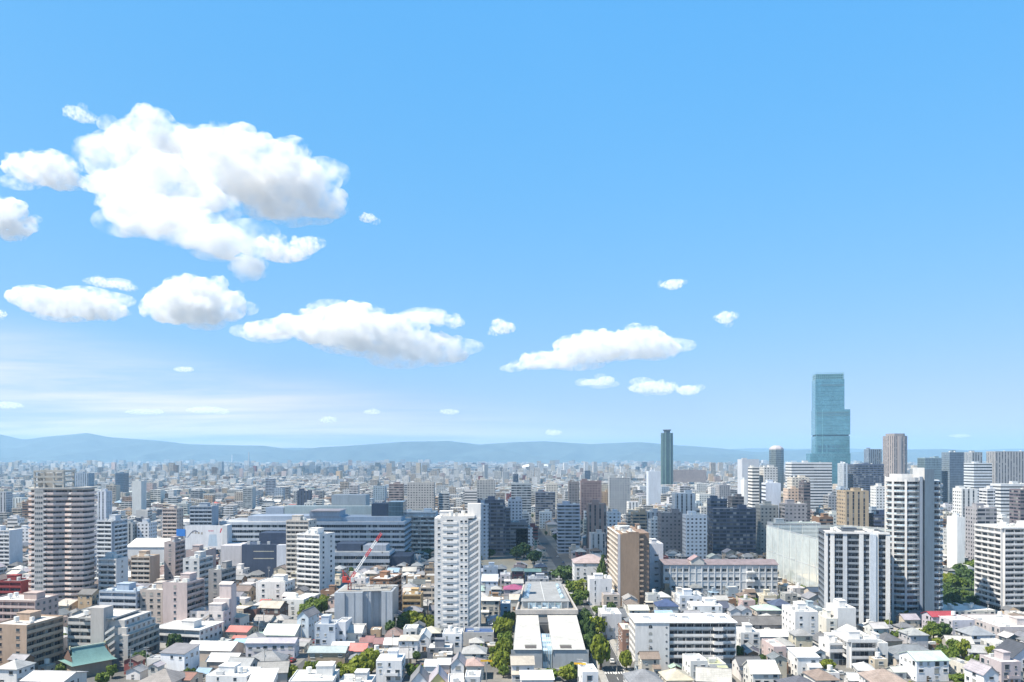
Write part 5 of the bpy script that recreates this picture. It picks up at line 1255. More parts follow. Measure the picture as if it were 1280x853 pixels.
def dome_tower():
    Y = 1540.0; s = F / Y; X = (973.5 - CX) / s; Z = lambda py: H - (py - HY) / s; r = 8.9 / s
    root = thing('skyscraper', 'teal-grey tower with a grey faceted dome left of the tallest skyscraper', 'skyscraper', (X, Y, 0), 0, px=(973, 580, 628), short='the domed teal-grey tower')
    occupy(obb(X, Y + 14, 20, 20, 0)); P = [(r * math.cos(t), 14 + r * math.sin(t)) for t in [rad(22.5 + 45 * k) for k in range(8)]]
    m = MB(); m.prism(P, 0, Z(562)); put('shaft', m, FAC['glass'], root, (.26, .32, .34))
    m = MB(); z = [(1.0, 562), (.92, 560), (.6, 557.8), (.4, 557)]
    for (k0, a), (k1, b) in zip(z, z[1:]):
        for i in range(8): j = (i + 1) % 8; f = lambda p, k: (p[0] * k, 14 + (p[1] - 14) * k); m.face([(*f(P[i], k0), Z(a)), (*f(P[j], k0), Z(a)), (*f(P[j], k1), Z(b)), (*f(P[i], k1), Z(b))])
    m.face([(p[0] * .4, 14 + (p[1] - 14) * .4, Z(557)) for p in P]); put('dome', m, PAINT, root, (.40, .38, .40))
dome_tower()
def brown_sky():
    Y = 1720.0; s = F / Y; X = (1124.5 - CX) / s; Z = lambda py: H - (py - HY) / s; w = 24 / s
    root = thing('skyscraper', 'brown-grey tower with chamfered corners and stepped flat top on the right skyline', 'skyscraper', (X, Y, 0), 0, px=(1124, 565, 622), short='the chamfered brown tower')
    occupy(obb(X, Y + 18, 26, 22, 0)); c = w * .2
    P = [(-w / 2 + c, 0), (w / 2 - c, 0), (w / 2, c), (w / 2, 34), (-w / 2, 34), (-w / 2, c)]
    m = MB(); m.prism(P, 0, Z(545)); put('shaft', m, FAC['vert'], root, (.34, .29, .27))
    m = MB(); m.prism([(x * .78, 3 + y * .8) for x, y in P], Z(545) + .01, Z(542)); put('top_storey', m, PAINT, root, (.30, .27, .26))
    m = MB(); m.box(-c * .4, c * .4, -1.2, -.003, 0, Z(545.5)); put('rib', m, PAINT, root, (.40, .35, .33))
brown_sky()
# ------------------------------------------------------------------ foreground houses, read off the photograph
def temple():
    X, Y = ground(81, 846); root = thing('temple', 'temple with a sweeping teal copper roof and gilded ridge ends', 'temple', (X, Y, 0), rad(-42), px=(108, 830, 848), short='the teal temple roof')
    occupy(obb(X + 5, Y + 6, 11, 10, 0)); w, d, z = 15.0, 17.0, 5.2
    m = MB(); m.box(-w / 2 + 1.6, w / 2 - 1.6, 1.6, d - 1.6, 0, z); put('wall', m, PAINT, root, (.32, .26, .2))
    n = 8; prof = [(1 - t, 5.2 * (t ** 1.7)) for t in [k / n for k in range(n + 1)]]
    m = MB()
    for sg in (-1, 1):
        for (a, za), (b, zb) in zip(prof, prof[1:]):
            q = [(sg * w / 2 * a, 0 + 2.6 * (1 - a), z + za), (sg * w / 2 * a, d - 2.6 * (1 - a), z + za), (sg * w / 2 * b, d - 2.6 * (1 - b), z + zb), (sg * w / 2 * b, 2.6 * (1 - b), z + zb)]
            m.face(q if sg > 0 else q[::-1])
    for y0, sg in ((0, 1), (d, -1)):
        for (a, za), (b, zb) in list(zip(prof, prof[1:]))[:5]:
            ya, yb_ = y0 + sg * 4.6 * (1 - a), y0 + sg * 4.6 * (1 - b)
            m.face([(-w / 2 * a, ya, z + za - .05), (w / 2 * a, ya, z + za - .05), (w / 2 * b, yb_, z + zb - .05), (-w / 2 * b, yb_, z + zb - .05)])
    put('roof', m, METAL, root, (.15, .265, .255))
    m = MB(); m.face([(-w / 2, 0, z - .02), (-w / 2, d, z - .02), (w / 2, d, z - .02), (w / 2, 0, z - .02)][::-1]); put('eaves', m, PAINT, root, (.3, .25, .2))
    for y in (1.2, d - 1.2):
        m = MB(); m.face([(-w / 2 * .66, y, z + .9), (w / 2 * .66, y, z + .9), (0, y, z + 5.1)]); m.face([(-w / 2 * .66, y + .02, z + .9), (w / 2 * .66, y + .02, z + .9), (0, y + .02, z + 5.1)][::-1]); put('gable_board', m, PAINT, root, (.16, .10, .08))
    m = MB(); m.box(-.35, .35, 2.0, d - 2.0, z + 5.15, z + 5.75); put('ridge', m, METAL, root, (.42, .50, .42))
    for y in (1.7, d - 2.0): m = MB(); m.box(-.55, .55, y, y + .35, z + 5.0, z + 6.3); put('ridge_end', m, METAL, root, (.46, .42, .28))
temple()

HL = [
 ('white house with a grey hipped roof in the lower left corner', -6, 22, 866, 836, 9, 'hip', WHITE, RG, -8, {}),
 ('broad pale metal-roofed shed before the teal temple roof', 25, 80, 886, 852, 13, 'gx', OFFW, (.62, .60, .60), -6, dict(rise=1.6)),
 ('white three-storey house with a dark sloping roof, right of the lift-tower block', 199, 232, 846, 817, 10, 'shed', (.74, .75, .78), (.24, .23, .24), -12, dict(rise=1.4)),
 ('brightest broad white-roofed workshop below the broad flat-roofed block', 230, 289, 826, 813, 13, 'gx', (.5, .42, .36), (.80, .79, .77), -6, dict(rise=2.2, win=0)),
 ('second white-roofed workshop in front of the brightest one', 258, 294, 840, 827, 10, 'gx', (.4, .34, .3), (.80, .79, .76), -4, dict(rise=2.0, win=0)),
 ('plain cream house behind the pinkish-red roof', 269, 301, 794, 772, 9, 'hip', (.62, .60, .56), (.55, .50, .42), -10, dict(rise=1.2)),
 ('tan house under a pinkish-red metal roof, left of the greenish-white hall', 281, 309, 804, 790, 11, 'gx', (.42, .36, .28), (.52, .20, .18), -8, dict(rise=1.6, tile=False)),
 ('small house with a sky-blue metal roof', 290, 306, 815, 805, 9, 'gx', (.5, .5, .5), (.30, .46, .62), -6, dict(rise=1.2)),
 ('brown-grey hipped house at the bottom edge right of the temple', 172, 216, 876, 853, 12, 'hip', (.5, .48, .45), (.24, .22, .21), -8, {}),
 ('low house with a rust-brown roof beside a bushy tree at the bottom edge', 218, 238, 870, 850, 9, 'gx', (.4, .36, .32), (.25, .13, .10), -8, {}),
 ('large white flat-roofed house at the bottom edge right of the rust-brown roof', 256, 309, 872, 846, 13, 'flat', (.72, .72, .72), (.76, .75, .74), -6, dict(gear=3)),
 ('grey slate roof just above the large white flat-roofed house', 281, 311, 848, 834, 10, 'gx', (.5, .48, .46), (.30, .31, .32), -6, {}),
 ('dark timber house with a sand-coloured roof below the white three-storey block', 322, 350, 782, 760, 10, 'gx', (.15, .10, .09), (.46, .42, .36), -10, dict(balc=True, tile=True)),
 ('flat maroon-brown house left of the dark timber house', 304, 321, 784, 764, 9, 'flat', (.20, .11, .09), (.36, .33, .3), -8, {}),
 ('white two-storey box beside the round green trees', 352, 380, 776, 750, 11, 'flat', (.74, .74, .74), (.74, .74, .72), -8, {}),
 ('pale blue-fronted tall house with a dark grey gable roof', 371, 386, 802, 771, 12, 'gy', (.56, .63, .70), (.22, .21, .22), -10, dict(rise=2.5)),
 ('small pale blue house left of the tall pale blue-fronted one', 352, 370, 798, 782, 9, 'gx', (.52, .62, .70), (.30, .29, .28), -6, {}),
 ('cream house with grey roof left of the greenish-white hall', 316, 337, 790, 777, 9, 'gx', (.60, .57, .52), (.33, .31, .30), -8, {}),
 ('white house with a pale tiled roof behind the greenish-white hall', 338, 356, 788, 775, 8, 'hip', (.66, .64, .62), (.36, .35, .34), -8, {}),
 ('pale blue walled house with a grey hipped roof left of the lavender-roofed flats', 304, 325, 810, 799, 9, 'hip', (.45, .56, .66), (.26, .26, .27), -6, {}),
 ('hall with a large greenish-white gabled roof', 328, 368, 806, 794, 15, 'gx', (.6, .6, .58), (.66, .72, .64), -4, dict(rise=3.4, win=0, name='hall', cat='hall', short='the greenish-white hall')),
 ('long two-storey lavender-roofed flats with galleries in front of the greenish-white hall', 307, 368, 824, 804, 8, 'gx', (.60, .58, .62), (.44, .42, .48), 0, dict(rise=1.3, balc=True, name='apartment_building', cat='apartment building', short='the lavender-roofed flats')),
 ('house with a wide slate-grey hipped roof in front of the lavender-roofed flats', 309, 353, 841, 828, 11, 'hip', (.52, .50, .48), (.25, .255, .265), 4, dict(rise=3.2)),
 ('house with a long grey gable roof below the wide slate-grey hip', 322, 358, 856, 841, 9, 'gx', (.48, .46, .44), (.29, .285, .28), 8, dict(rise=3)),
 ('white house with a slanted solar panel roof at the bottom edge', 311, 340, 876, 853, 9, 'shed', WHITE, (.74, .74, .75), 4, dict(rise=2.2)),
 ('pale blue-grey four-storey house with scattered small windows', 393, 419, 814, 782, 11, 'flat', (.46, .52, .60), (.55, .55, .56), -4, dict(gear=2)),
 ('white three-storey house joined to the right of the pale blue-grey one', 419.5, 432, 812, 779, 11, 'flat', (.64, .66, .70), (.6, .6, .6), -4, {}),
 ('ornate cream house with a white ribbed roof beside the sheeted building site', 428, 452, 810, 791, 9, 'gx', (.66, .64, .58), (.56, .56, .54), -4, dict(rise=2.6, tile=True)),
 ('low building with a plain white roof above the tan house', 414, 440, 820, 810, 9, 'gx', (.55, .54, .52), (.78, .77, .75), 0, dict(rise=1.5, win=0)),
 ('long tan house with a blue-grey metal roof', 385, 431, 839, 816, 9, 'gx', (.40, .31, .22), (.36, .42, .43), 0, dict(rise=1.5, tile=False, short='the long tan house')),
 ('house with a bright coral-red roof right of the long tan house', 436, 457, 831, 814, 9, 'gx', (.66, .58, .56), (.58, .22, .20), 0, dict(rise=2.2, tile=False, short='the coral-red roof')),
 ('broad white-roofed building across the bottom edge, left part', 361, 416, 884, 853, 15, 'flat', (.66, .65, .63), (.78, .77, .75), 4, dict(gear=2)),
 ('low white building with a row of dark roof hatches at the bottom edge', 421, 463, 880, 856, 12, 'flat', (.62, .61, .6), (.74, .73, .71), 0, dict(gear=4)),
 ('left one of two low maroon-roofed houses', 450, 466, 812, 803, 8, 'gx', (.5, .42, .4), (.26, .13, .13), 0, dict(rise=2.0)),
 ('right one of two low maroon-roofed houses', 467.5, 479, 814, 805, 8, 'gx', (.45, .4, .38), (.27, .15, .15), 0, dict(rise=1.8)),
 ('house with a wide dark reddish-brown roof left of the leafy green tree', 482, 502, 803, 794, 9, 'hip', (.4, .35, .33), (.20, .14, .13), 0, dict(rise=2.6)),
 ('small white house with white gable roof right of the maroon roofs', 480, 496, 819, 806, 9, 'gx', WHITE, (.78, .77, .76), 0, dict(rise=1.8)),
 ('white three-storey house with a low beige hipped roof', 498, 522, 824, 801, 10, 'hip', (.72, .72, .74), (.52, .48, .42), 0, dict(rise=1.2)),
 ('white flat box behind the low beige hipped roof', 504, 521, 804, 788, 9, 'flat', (.70, .70, .69), (.72, .72, .7), 0, {}),
 ('white house with a steep white gable facing the yard of the slim white tower', 523, 536, 815, 798, 10, 'gy', (.72, .72, .73), (.76, .76, .75), 0, dict(rise=2.4)),
 ('white cube-shaped house with a roof terrace balcony beside the long leafy clump', 470, 502, 853, 827, 11, 'flat', (.76, .76, .77), (.80, .79, .78), 0, dict(balc=True, gear=0, short='the white cube house')),
 ('brown house with a two-sided grey roof behind the white cube house', 490, 514, 838, 823, 9, 'gx', (.44, .28, .17), (.38, .37, .37), 12, dict(rise=3.0, tile=True)),
 ('white house with a charcoal gable roof at the bottom edge', 513, 535, 876, 853, 10, 'gy', (.74, .75, .77), (.20, .20, .21), 4, dict(rise=3.6)),
 ('yellow house with a lavender-grey gable roof', 536, 559, 878, 855, 11, 'gy', (.62, .55, .26), (.40, .37, .42), 4, dict(rise=3.8, short='the yellow house')),
 ('dark-fronted flat house with a cluttered roof deck', 534, 565, 825, 811, 9, 'flat', (.20, .21, .24), (.62, .62, .6), 0, dict(gear=6)),
 ('small white house with pale metal roof above the yellow house', 531, 546, 848, 833, 9, 'gx', (.72, .72, .74), (.62, .64, .66), 0, dict(rise=1.4)),
 ('white and brown two-tone house above the yellow house', 547, 562, 848, 831, 9, 'gx', (.52, .44, .42), (.56, .58, .60), 0, dict(rise=1.3)),
 ('white house with a dark window bay and grey gable roof', 563.5, 580, 849, 831, 10, 'gy', (.74, .74, .76), (.32, .30, .32), 0, dict(rise=2.6)),
 ('white cubic building at the foot of the slim white tower', 553, 577, 817, 794, 11, 'flat', (.68, .69, .71), (.68, .68, .68), 0, dict(gear=3)),
 ('low carport building with a deep blue flat roof beside the slim white tower', 579, 617, 807, 793, 12, 'flat', (.52, .50, .48), (.06, .11, .25), 0, dict(gear=2, short='the blue-roofed carport')),
 ('house with a weathered grey hipped roof before the blue-roofed carport', 578, 607, 831, 817, 10, 'hip', (.58, .57, .55), (.36, .36, .36), 0, {}),
 ('house with a rose-brown hipped roof', 583, 604, 850, 832, 9, 'hip', (.60, .57, .52), (.42, .30, .27), 0, {}),
 ('tall narrow white house at the bottom edge left of the pole', 581, 600, 876, 848, 9, 'flat', (.70, .70, .70), (.66, .66, .66), 0, {}),
 ('white flat house with a pinkish lean-to at the bottom edge', 560, 580, 884, 856, 11, 'flat', (.70, .66, .62), (.78, .77, .76), 4, {}),
 ('cream house with a rounded turret by the hall trees', 602, 624, 777, 751, 10, 'hip', (.60, .56, .48), (.58, .56, .52), 0, dict(rise=1)),
 ('blue-walled flat house close to the hall', 625.5, 638, 781, 757, 11, 'flat', (.30, .42, .56), (.74, .74, .73), 0, {}),
 ('white house with dark openings behind the slim white tower', 604, 622, 727, 711, 12, 'flat', (.64, .67, .72), (.6, .62, .64), 0, {}),
 ('white house with a slanting roof right of the slim white tower', 602, 622, 743, 727, 12, 'shed', (.62, .66, .72), (.5, .54, .6), 0, {}),
 ('pale pink flat house left of the maroon house', 625, 638, 736, 719, 12, 'flat', (.56, .52, .54), (.6, .58, .58), 0, {}),
 ('dark maroon house with a grey-green roof', 640, 654, 730, 714, 12, 'hip', (.16, .07, .08), (.26, .34, .33), 0, dict(rise=1.4)),
 ('navy house with a wide green roof beside the green net mast', 656, 676, 731, 715, 13, 'gx', (.10, .14, .22), (.20, .32, .28), 0, dict(rise=1.2)),
 ('low house with a magenta-purple roof behind the hall', 630, 655, 748, 737, 11, 'hip', (.5, .46, .48), (.30, .08, .17), 0, dict(rise=2.2, tile=False)),
 ('flat building with dark deck and a white dome vent behind the hall', 660, 686, 738, 724, 12, 'flat', (.34, .36, .40), (.3, .33, .38), 0, dict(gear=5)),
 ('white-roofed shed in front of the hall', 652, 692, 876, 850, 9, 'shed', (.66, .66, .66), (.72, .73, .75), 2, dict(rise=.8, win=0)),
 ('white flat house at the bottom edge beside the street', 728, 748, 872, 843, 11, 'flat', (.76, .76, .77), (.78, .78, .78), 4, dict(gear=1)),
 ('low house with a blue-grey gable in front of the white flat street house', 736, 756, 886, 866, 8, 'gy', (.5, .52, .56), (.26, .33, .44), 4, {}),
 ('white stair-fronted building across the street from the hall', 752, 777, 799, 769, 16, 'flat', (.60, .59, .60), (.74, .74, .73), 0, dict(gear=3)),
 ('cream building with a shallow vaulted roof below the tan blank-fronted tower', 787, 811, 781, 763, 11, 'gx', (.60, .57, .50), (.66, .64, .56), 0, dict(rise=1.6, tile=False)),
 ('brick-brown house with cream roof terrace left of the long white block', 778, 791, 822, 788, 14, 'flat', (.28, .17, .13), (.66, .64, .55), 0, dict(balc=True)),
 ('house with a charcoal hipped roof at the bottom edge right of the street', 788, 829, 876, 853, 12, 'hip', (.45, .46, .48), (.23, .235, .25), 4, {}),
 ('left gabled white house of a pair right of the white flat workshop', 913, 926, 778, 764, 10, 'gy', (.62, .62, .64), (.24, .25, .27), 0, {}),
 ('right gabled white house of a pair right of the white flat workshop', 927, 940, 778, 764, 10, 'gy', (.66, .66, .68), (.25, .26, .28), 0, {}),
 ('house with a long black tiled roof behind the gabled pair', 882, 911, 775, 760, 10, 'gx', (.36, .36, .4), (.09, .10, .14), 0, {}),
 ('white flat workshop with a green shutter behind the long white block', 866, 903, 777, 758, 14, 'flat', (.72, .73, .74), (.78, .78, .76), 0, dict(gear=1)),
 ('house with a deep blue hipped roof before the long school', 822, 848, 772, 758, 11, 'hip', (.44, .48, .52), (.06, .09, .19), 0, dict(rise=3)),
 ('white house with outside stairs before the long school', 850, 877, 768, 746, 12, 'flat', (.64, .67, .72), (.36, .40, .44), 0, dict(balc=True)),
 ('white two-storey house right of the long white block', 926, 950, 821, 792, 12, 'flat', (.70, .69, .67), (.70, .69, .67), 0, dict(gear=1)),
 ('row house under a long dark slate roof with small dormer gables', 920, 981, 795, 781, 10, 'gx', (.40, .35, .32), (.16, .155, .155), 0, dict(rise=3)),
 ('white house with balcony doors in front of the long white block', 863, 885, 857, 829, 11, 'flat', (.74, .73, .70), (.5, .5, .5), 4, {}),
 ('low white house with a planted roof in front of the long white block', 886.5, 908, 852, 833, 10, 'flat', (.66, .66, .64), (.42, .44, .28), 4, dict(gear=2)),
 ('house with a ribbed light grey gable roof at the bottom edge', 872, 912, 880, 852, 11, 'gx', (.6, .58, .54), (.44, .43, .40), -14, dict(rise=3.2, tile=True)),
 ('house with a beige hipped roof at the bottom edge', 834, 866, 872, 850, 11, 'hip', (.6, .56, .48), (.50, .46, .37), 4, {}),
 ('white barn-like house with a bright curved white roof', 941, 974, 866, 842, 12, 'gx', (.64, .63, .60), (.76, .75, .72), 0, dict(rise=3.2)),
 ('tan house with a pale green hipped roof right of the long school', 946, 977, 779, 763, 11, 'hip', (.48, .42, .37), (.42, .52, .46), 0, dict(rise=2.0)),
 ('house with a navy hipped roof by the white range net', 967, 991, 770, 757, 11, 'hip', (.3, .32, .36), (.075, .095, .16), 0, dict(rise=2.6)),
 ('long white low building in front of the long slate roof', 938, 990, 808, 796, 10, 'shed', (.55, .52, .5), (.76, .75, .73), 0, dict(rise=.8, win=0)),
 ('pink-fronted flat house with white flank', 967, 983, 838, 811, 14, 'flat', (.54, .44, .43), (.76, .76, .75), 2, dict(balc=True)),
 ('white house with a bright lean-to roof right of the pink-fronted house', 997, 1024, 849, 822, 11, 'shed', (.70, .70, .70), (.74, .75, .76), 0, dict(rise=1.0)),
 ('house with a grey hipped roof between the pink-fronted and stepped white buildings', 968, 994, 822, 807, 10, 'hip', (.6, .58, .56), (.36, .355, .34), 0, {}),
 ('house with a brown hipped roof below the bright lean-to roof', 1021, 1049, 876, 850, 11, 'hip', (.70, .68, .64), (.26, .20, .165), 4, {}),
 ('small house with a silver-white hipped roof', 1074, 1094, 850, 838, 9, 'hip', (.6, .58, .55), (.58, .58, .58), -10, {}),
 ('house with a silver-grey gable roof left of the light brown hipped house', 1063, 1083, 866, 851, 9, 'gx', (.6, .58, .56), (.52, .53, .54), -10, {}),
 ('house with a wide light brown hipped roof at the bottom edge', 1090, 1134, 880, 853, 12, 'hip', (.74, .73, .70), (.34, .27, .23), -4, {}),
 ('house with a near-black hipped roof at the bottom edge', 988, 1030, 892, 862, 12, 'hip', (.45, .46, .5), (.12, .12, .14), 4, {}),
 ('low white flat-roofed depot with black roof hatches', 1168, 1246, 777, 764, 22, 'flat', (.62, .60, .54), (.76, .75, .72), 4, dict(gear=5, short='the low white depot')),
 ('white house with a dark red roof before the low white depot', 1165, 1196, 791, 771, 9, 'gx', (.52, .50, .58), (.34, .06, .08), 4, dict(rise=1.8, tile=False)),
 ('white flat house with a projecting upper floor beside the dark red roof', 1190, 1219, 797, 776, 13, 'flat', (.56, .55, .60), (.78, .77, .76), 4, dict(balc=True, gear=2)),
 ('large white flat hall with brown eaves and rusty roof machinery at the right edge', 1249, 1310, 806, 786, 30, 'flat', (.50, .46, .46), (.80, .78, .75), 2, dict(gear=6)),
 ('white house with a blue-grey hipped roof before the large flat hall', 1214, 1245, 809, 794, 12, 'hip', (.60, .62, .68), (.28, .30, .33), 4, dict(rise=3)),
 ('house with a pale grey gable roof by the round-topped trees', 1187, 1216, 818, 806, 10, 'gx', (.45, .42, .38), (.48, .46, .43), -12, dict(tile=True)),
 ('house with a mid grey gable roof right of the leafy garden', 1213, 1236, 830, 816, 10, 'gx', (.66, .64, .62), (.36, .36, .37), -12, {}),
 ('very wide house with a dark grey hipped tile roof and small entrance gable', 1118, 1178, 832, 821, 14, 'hip', (.56, .50, .44), (.20, .215, .235), -2, dict(rise=3.4, short='the wide dark-tiled house')),
 ('tall white house with a pale green ridge roof', 1145, 1187, 852, 826, 12, 'gx', (.74, .75, .79), (.44, .54, .49), 4, dict(rise=2.2, tile=False, short='the green-ridged white house')),
 ('white and black flat house with a grey roof terrace', 1214, 1229, 858, 837, 14, 'flat', (.60, .58, .52), (.38, .37, .35), 8, dict(balc=True)),
 ('white house with a mauve gable roof at the lower right', 1229, 1249, 880, 843, 10, 'gy', (.74, .75, .77), (.38, .35, .38), 6, dict(rise=2.6)),
 ('mauve flat-roofed house at the lower right', 1251, 1277, 857, 829, 12, 'flat', (.48, .42, .43), (.74, .73, .72), 6, dict(gear=1)),
 ('house with a steep black solar roof at the right edge', 1264, 1306, 842, 822, 11, 'gy', (.55, .58, .64), (.07, .075, .09), 6, dict(rise=5)),
 ('small white flat house left of the black solar roof', 1244, 1263, 820, 807, 10, 'flat', (.66, .65, .63), (.76, .75, .73), 4, {}),
]
for (lb, xl, xr, yb, yt, d, rf, wc, rc, yw, kw) in HL: HOUSE(lb, xl, xr, yb, yt, d, rf, wc, rc, yw, **kw)

# stepped white apartment group, lower right
APT('white four-storey apartment wing with thick rounded parapets', 'the white apartment wing', 994, 1023, 808, 768, 18, 'win2', left='win', right='plain', wall=WHITE, wins=(1.2, 1.1, 4), gear=4, fh=3.1, roofc=(.78, .78, .77), par=1.2)
APT('white windowless block on top of the stepped white group', 'the white upper block', 1047, 1070, 800, 762, 14, 'plain', left='win1', wall=WHITE, gear=2, fh=3.1, roofc=(.78, .78, .77))
APT('low white house-like wing left of the upper block', 'the low wing', 1033, 1046.5, 800, 775, 14, 'win1', left='win1', wall=(.70, .68, .62), gear=1, roofc=(.78, .78, .77))
APT('broad white villa block with deep terraces before the stepped white group', 'the white villa block', 1060, 1097, 836, 803, 17, 'balcony', left='balcony', wall=WHITE, trim=WHITE, gear=3, bay=7, fh=3.4, roofc=(.80, .79, .78), par=1.2)
APT('narrow white stair wing left of the white villa block', 'the white stair wing', 1037, 1059, 832, 806, 12, 'corridor', left='win1', wall=WHITE, trim=WHITE, gear=1, fh=3.2, roofc=(.80, .79, .78))
APT('white two-storey garden wing right of the white villa block', 'the garden wing', 1098, 1110, 832, 806, 12, 'win1', wall=WHITE, gear=1, fh=3.2, roofc=(.78, .78, .77))

# round bay on the cream house
X, Y = ground(608, 777)
# ------------------------------------------------------------------ trees
def crown_mesh(kind, seed, n_clump=26, leaf=0.55, per=42, flat=1.0):
    """unit crown (1 m radius, 1 m tall from z=0): leaf faces in clumps spread through its volume"""
    r = random.Random(seed); v = []; f = []
    cl = []
    for k in range(n_clump):
        if kind == 'conifer':
            z = r.random() ** 1.3; a = r.uniform(0, 6.283); q = (1 - z) * r.uniform(0.45, 0.95); cl.append((q * math.cos(a), q * math.sin(a), z, 0.10 + 0.17 * (1 - z)))
        else:
            while True:
                x, y, z = r.uniform(-1, 1), r.uniform(-1, 1), r.uniform(-1, 1); q = x * x + y * y + z * z
                if 0.28 < q < 1: break
            s = r.uniform(.20, .36); b = 0.80
            cl.append((x * b, y * b, 0.5 + z * 0.40 * flat, s))
    for (cx_, cy_, cz_, s) in cl:
        for k in range(per):
            d = Vector((r.gauss(0, 1), r.gauss(0, 1), r.gauss(0, 1))).normalized() * (s * r.random() ** 0.35)
            p = Vector((cx_, cy_, cz_)) + Vector((d.x, d.y, d.z * 0.62))
            if p.z < 0.02: continue
            nrm = (Vector((d.x, d.y, d.z + s * 0.55)) + Vector((r.gauss(0, .25), r.gauss(0, .25), r.gauss(0, .25))) * s * 1.6).normalized()
            a = nrm.orthogonal().normalized(); a.rotate(Matrix.Rotation(r.uniform(0, 6.283), 3, nrm)); b = nrm.cross(a); h = leaf * r.uniform(.09, .17)
            i = len(v)
            for (u, w_) in ((-1, -.6), (.9, -.8), (1, .7), (-.7, 1)): q = p + (a * u + b * w_) * h; v.append((q.x, q.y, q.z * 1.0))
            f.append((i, i + 1, i + 2, i + 3))
    me = bpy.data.meshes.new('crown'); me.from_pydata(v, [], f); me.update(); return me
CROWNS = {}
for kd, lf in (('yellow', 'yellow'), ('green', 'green'), ('dark', 'dark')):
    CROWNS[kd] = []
    for k in range(4):
        me = crown_mesh('round', 11 * k + len(kd), 34, 0.72, 46); me.materials.append(LEAF[lf]); CROWNS[kd].append(me)
CROWNS['conifer'] = []
for k in range(2): me = crown_mesh('conifer', 70 + k, 90, 0.50, 30); me.materials.append(LEAF['dark']); CROWNS['conifer'].append(me)
CROWNS['shrub'] = []
for k in range(3): me = crown_mesh('round', 40 + k, 16, 0.95, 34); me.materials.append(LEAF['green']); CROWNS['shrub'].append(me)
def trunk_mesh():
    m = MB(); m.tube((0, 0, 0), (0.02, 0, .55), .05, .034, 8); m.tube((0.02, 0, .55), (-.02, .02, 1.0), .034, .016, 8)
    r = random.Random(2)
    for k in range(6):
        a = k * 1.05; z = .45 + .07 * k; m.tube((0.02, 0, z), (.28 * math.cos(a), .28 * math.sin(a), z + .22), .017, .007, 6)
    return m.mesh('trunk', [BARK])
TRUNK = trunk_mesh(); TR = random.Random(21); TREES = []
def TREE(label, px, yb, h, wd, kind='green', group=None, world=None, auto=None, name=None, cat='tree'):
    """yb ground row; h, wd: height and width in metres"""
    X, Y = world if world else ground(px, yb)
    nm = name or ('conifer' if kind == 'conifer' else 'tree')
    t = thing(nm, label, cat, (X, Y, 0), TR.uniform(0, 6.28), group, px=(CX + F * X / Y, HY + F * (H - h / 2) / Y, HY + F * H / Y), auto=auto)
    z0 = h * (0.08 if kind in ('conifer', 'shrub') else 0.22)
    c = link('crown', TR.choice(CROWNS[kind]), t, (1, 1, 1), (0, 0, z0)); q = TR.uniform(.9, 1.1); c.scale = (wd / 2 * q, wd / 2 / q, h - z0)
    k = link('trunk', TRUNK, t); k.scale = (h * .9, h * .9, (h * .72) if kind != 'conifer' else h * .9)
    TREES.append((X, Y, wd / 2)); occupy(obb(X, Y, wd * .28, wd * .28, 0)); return t
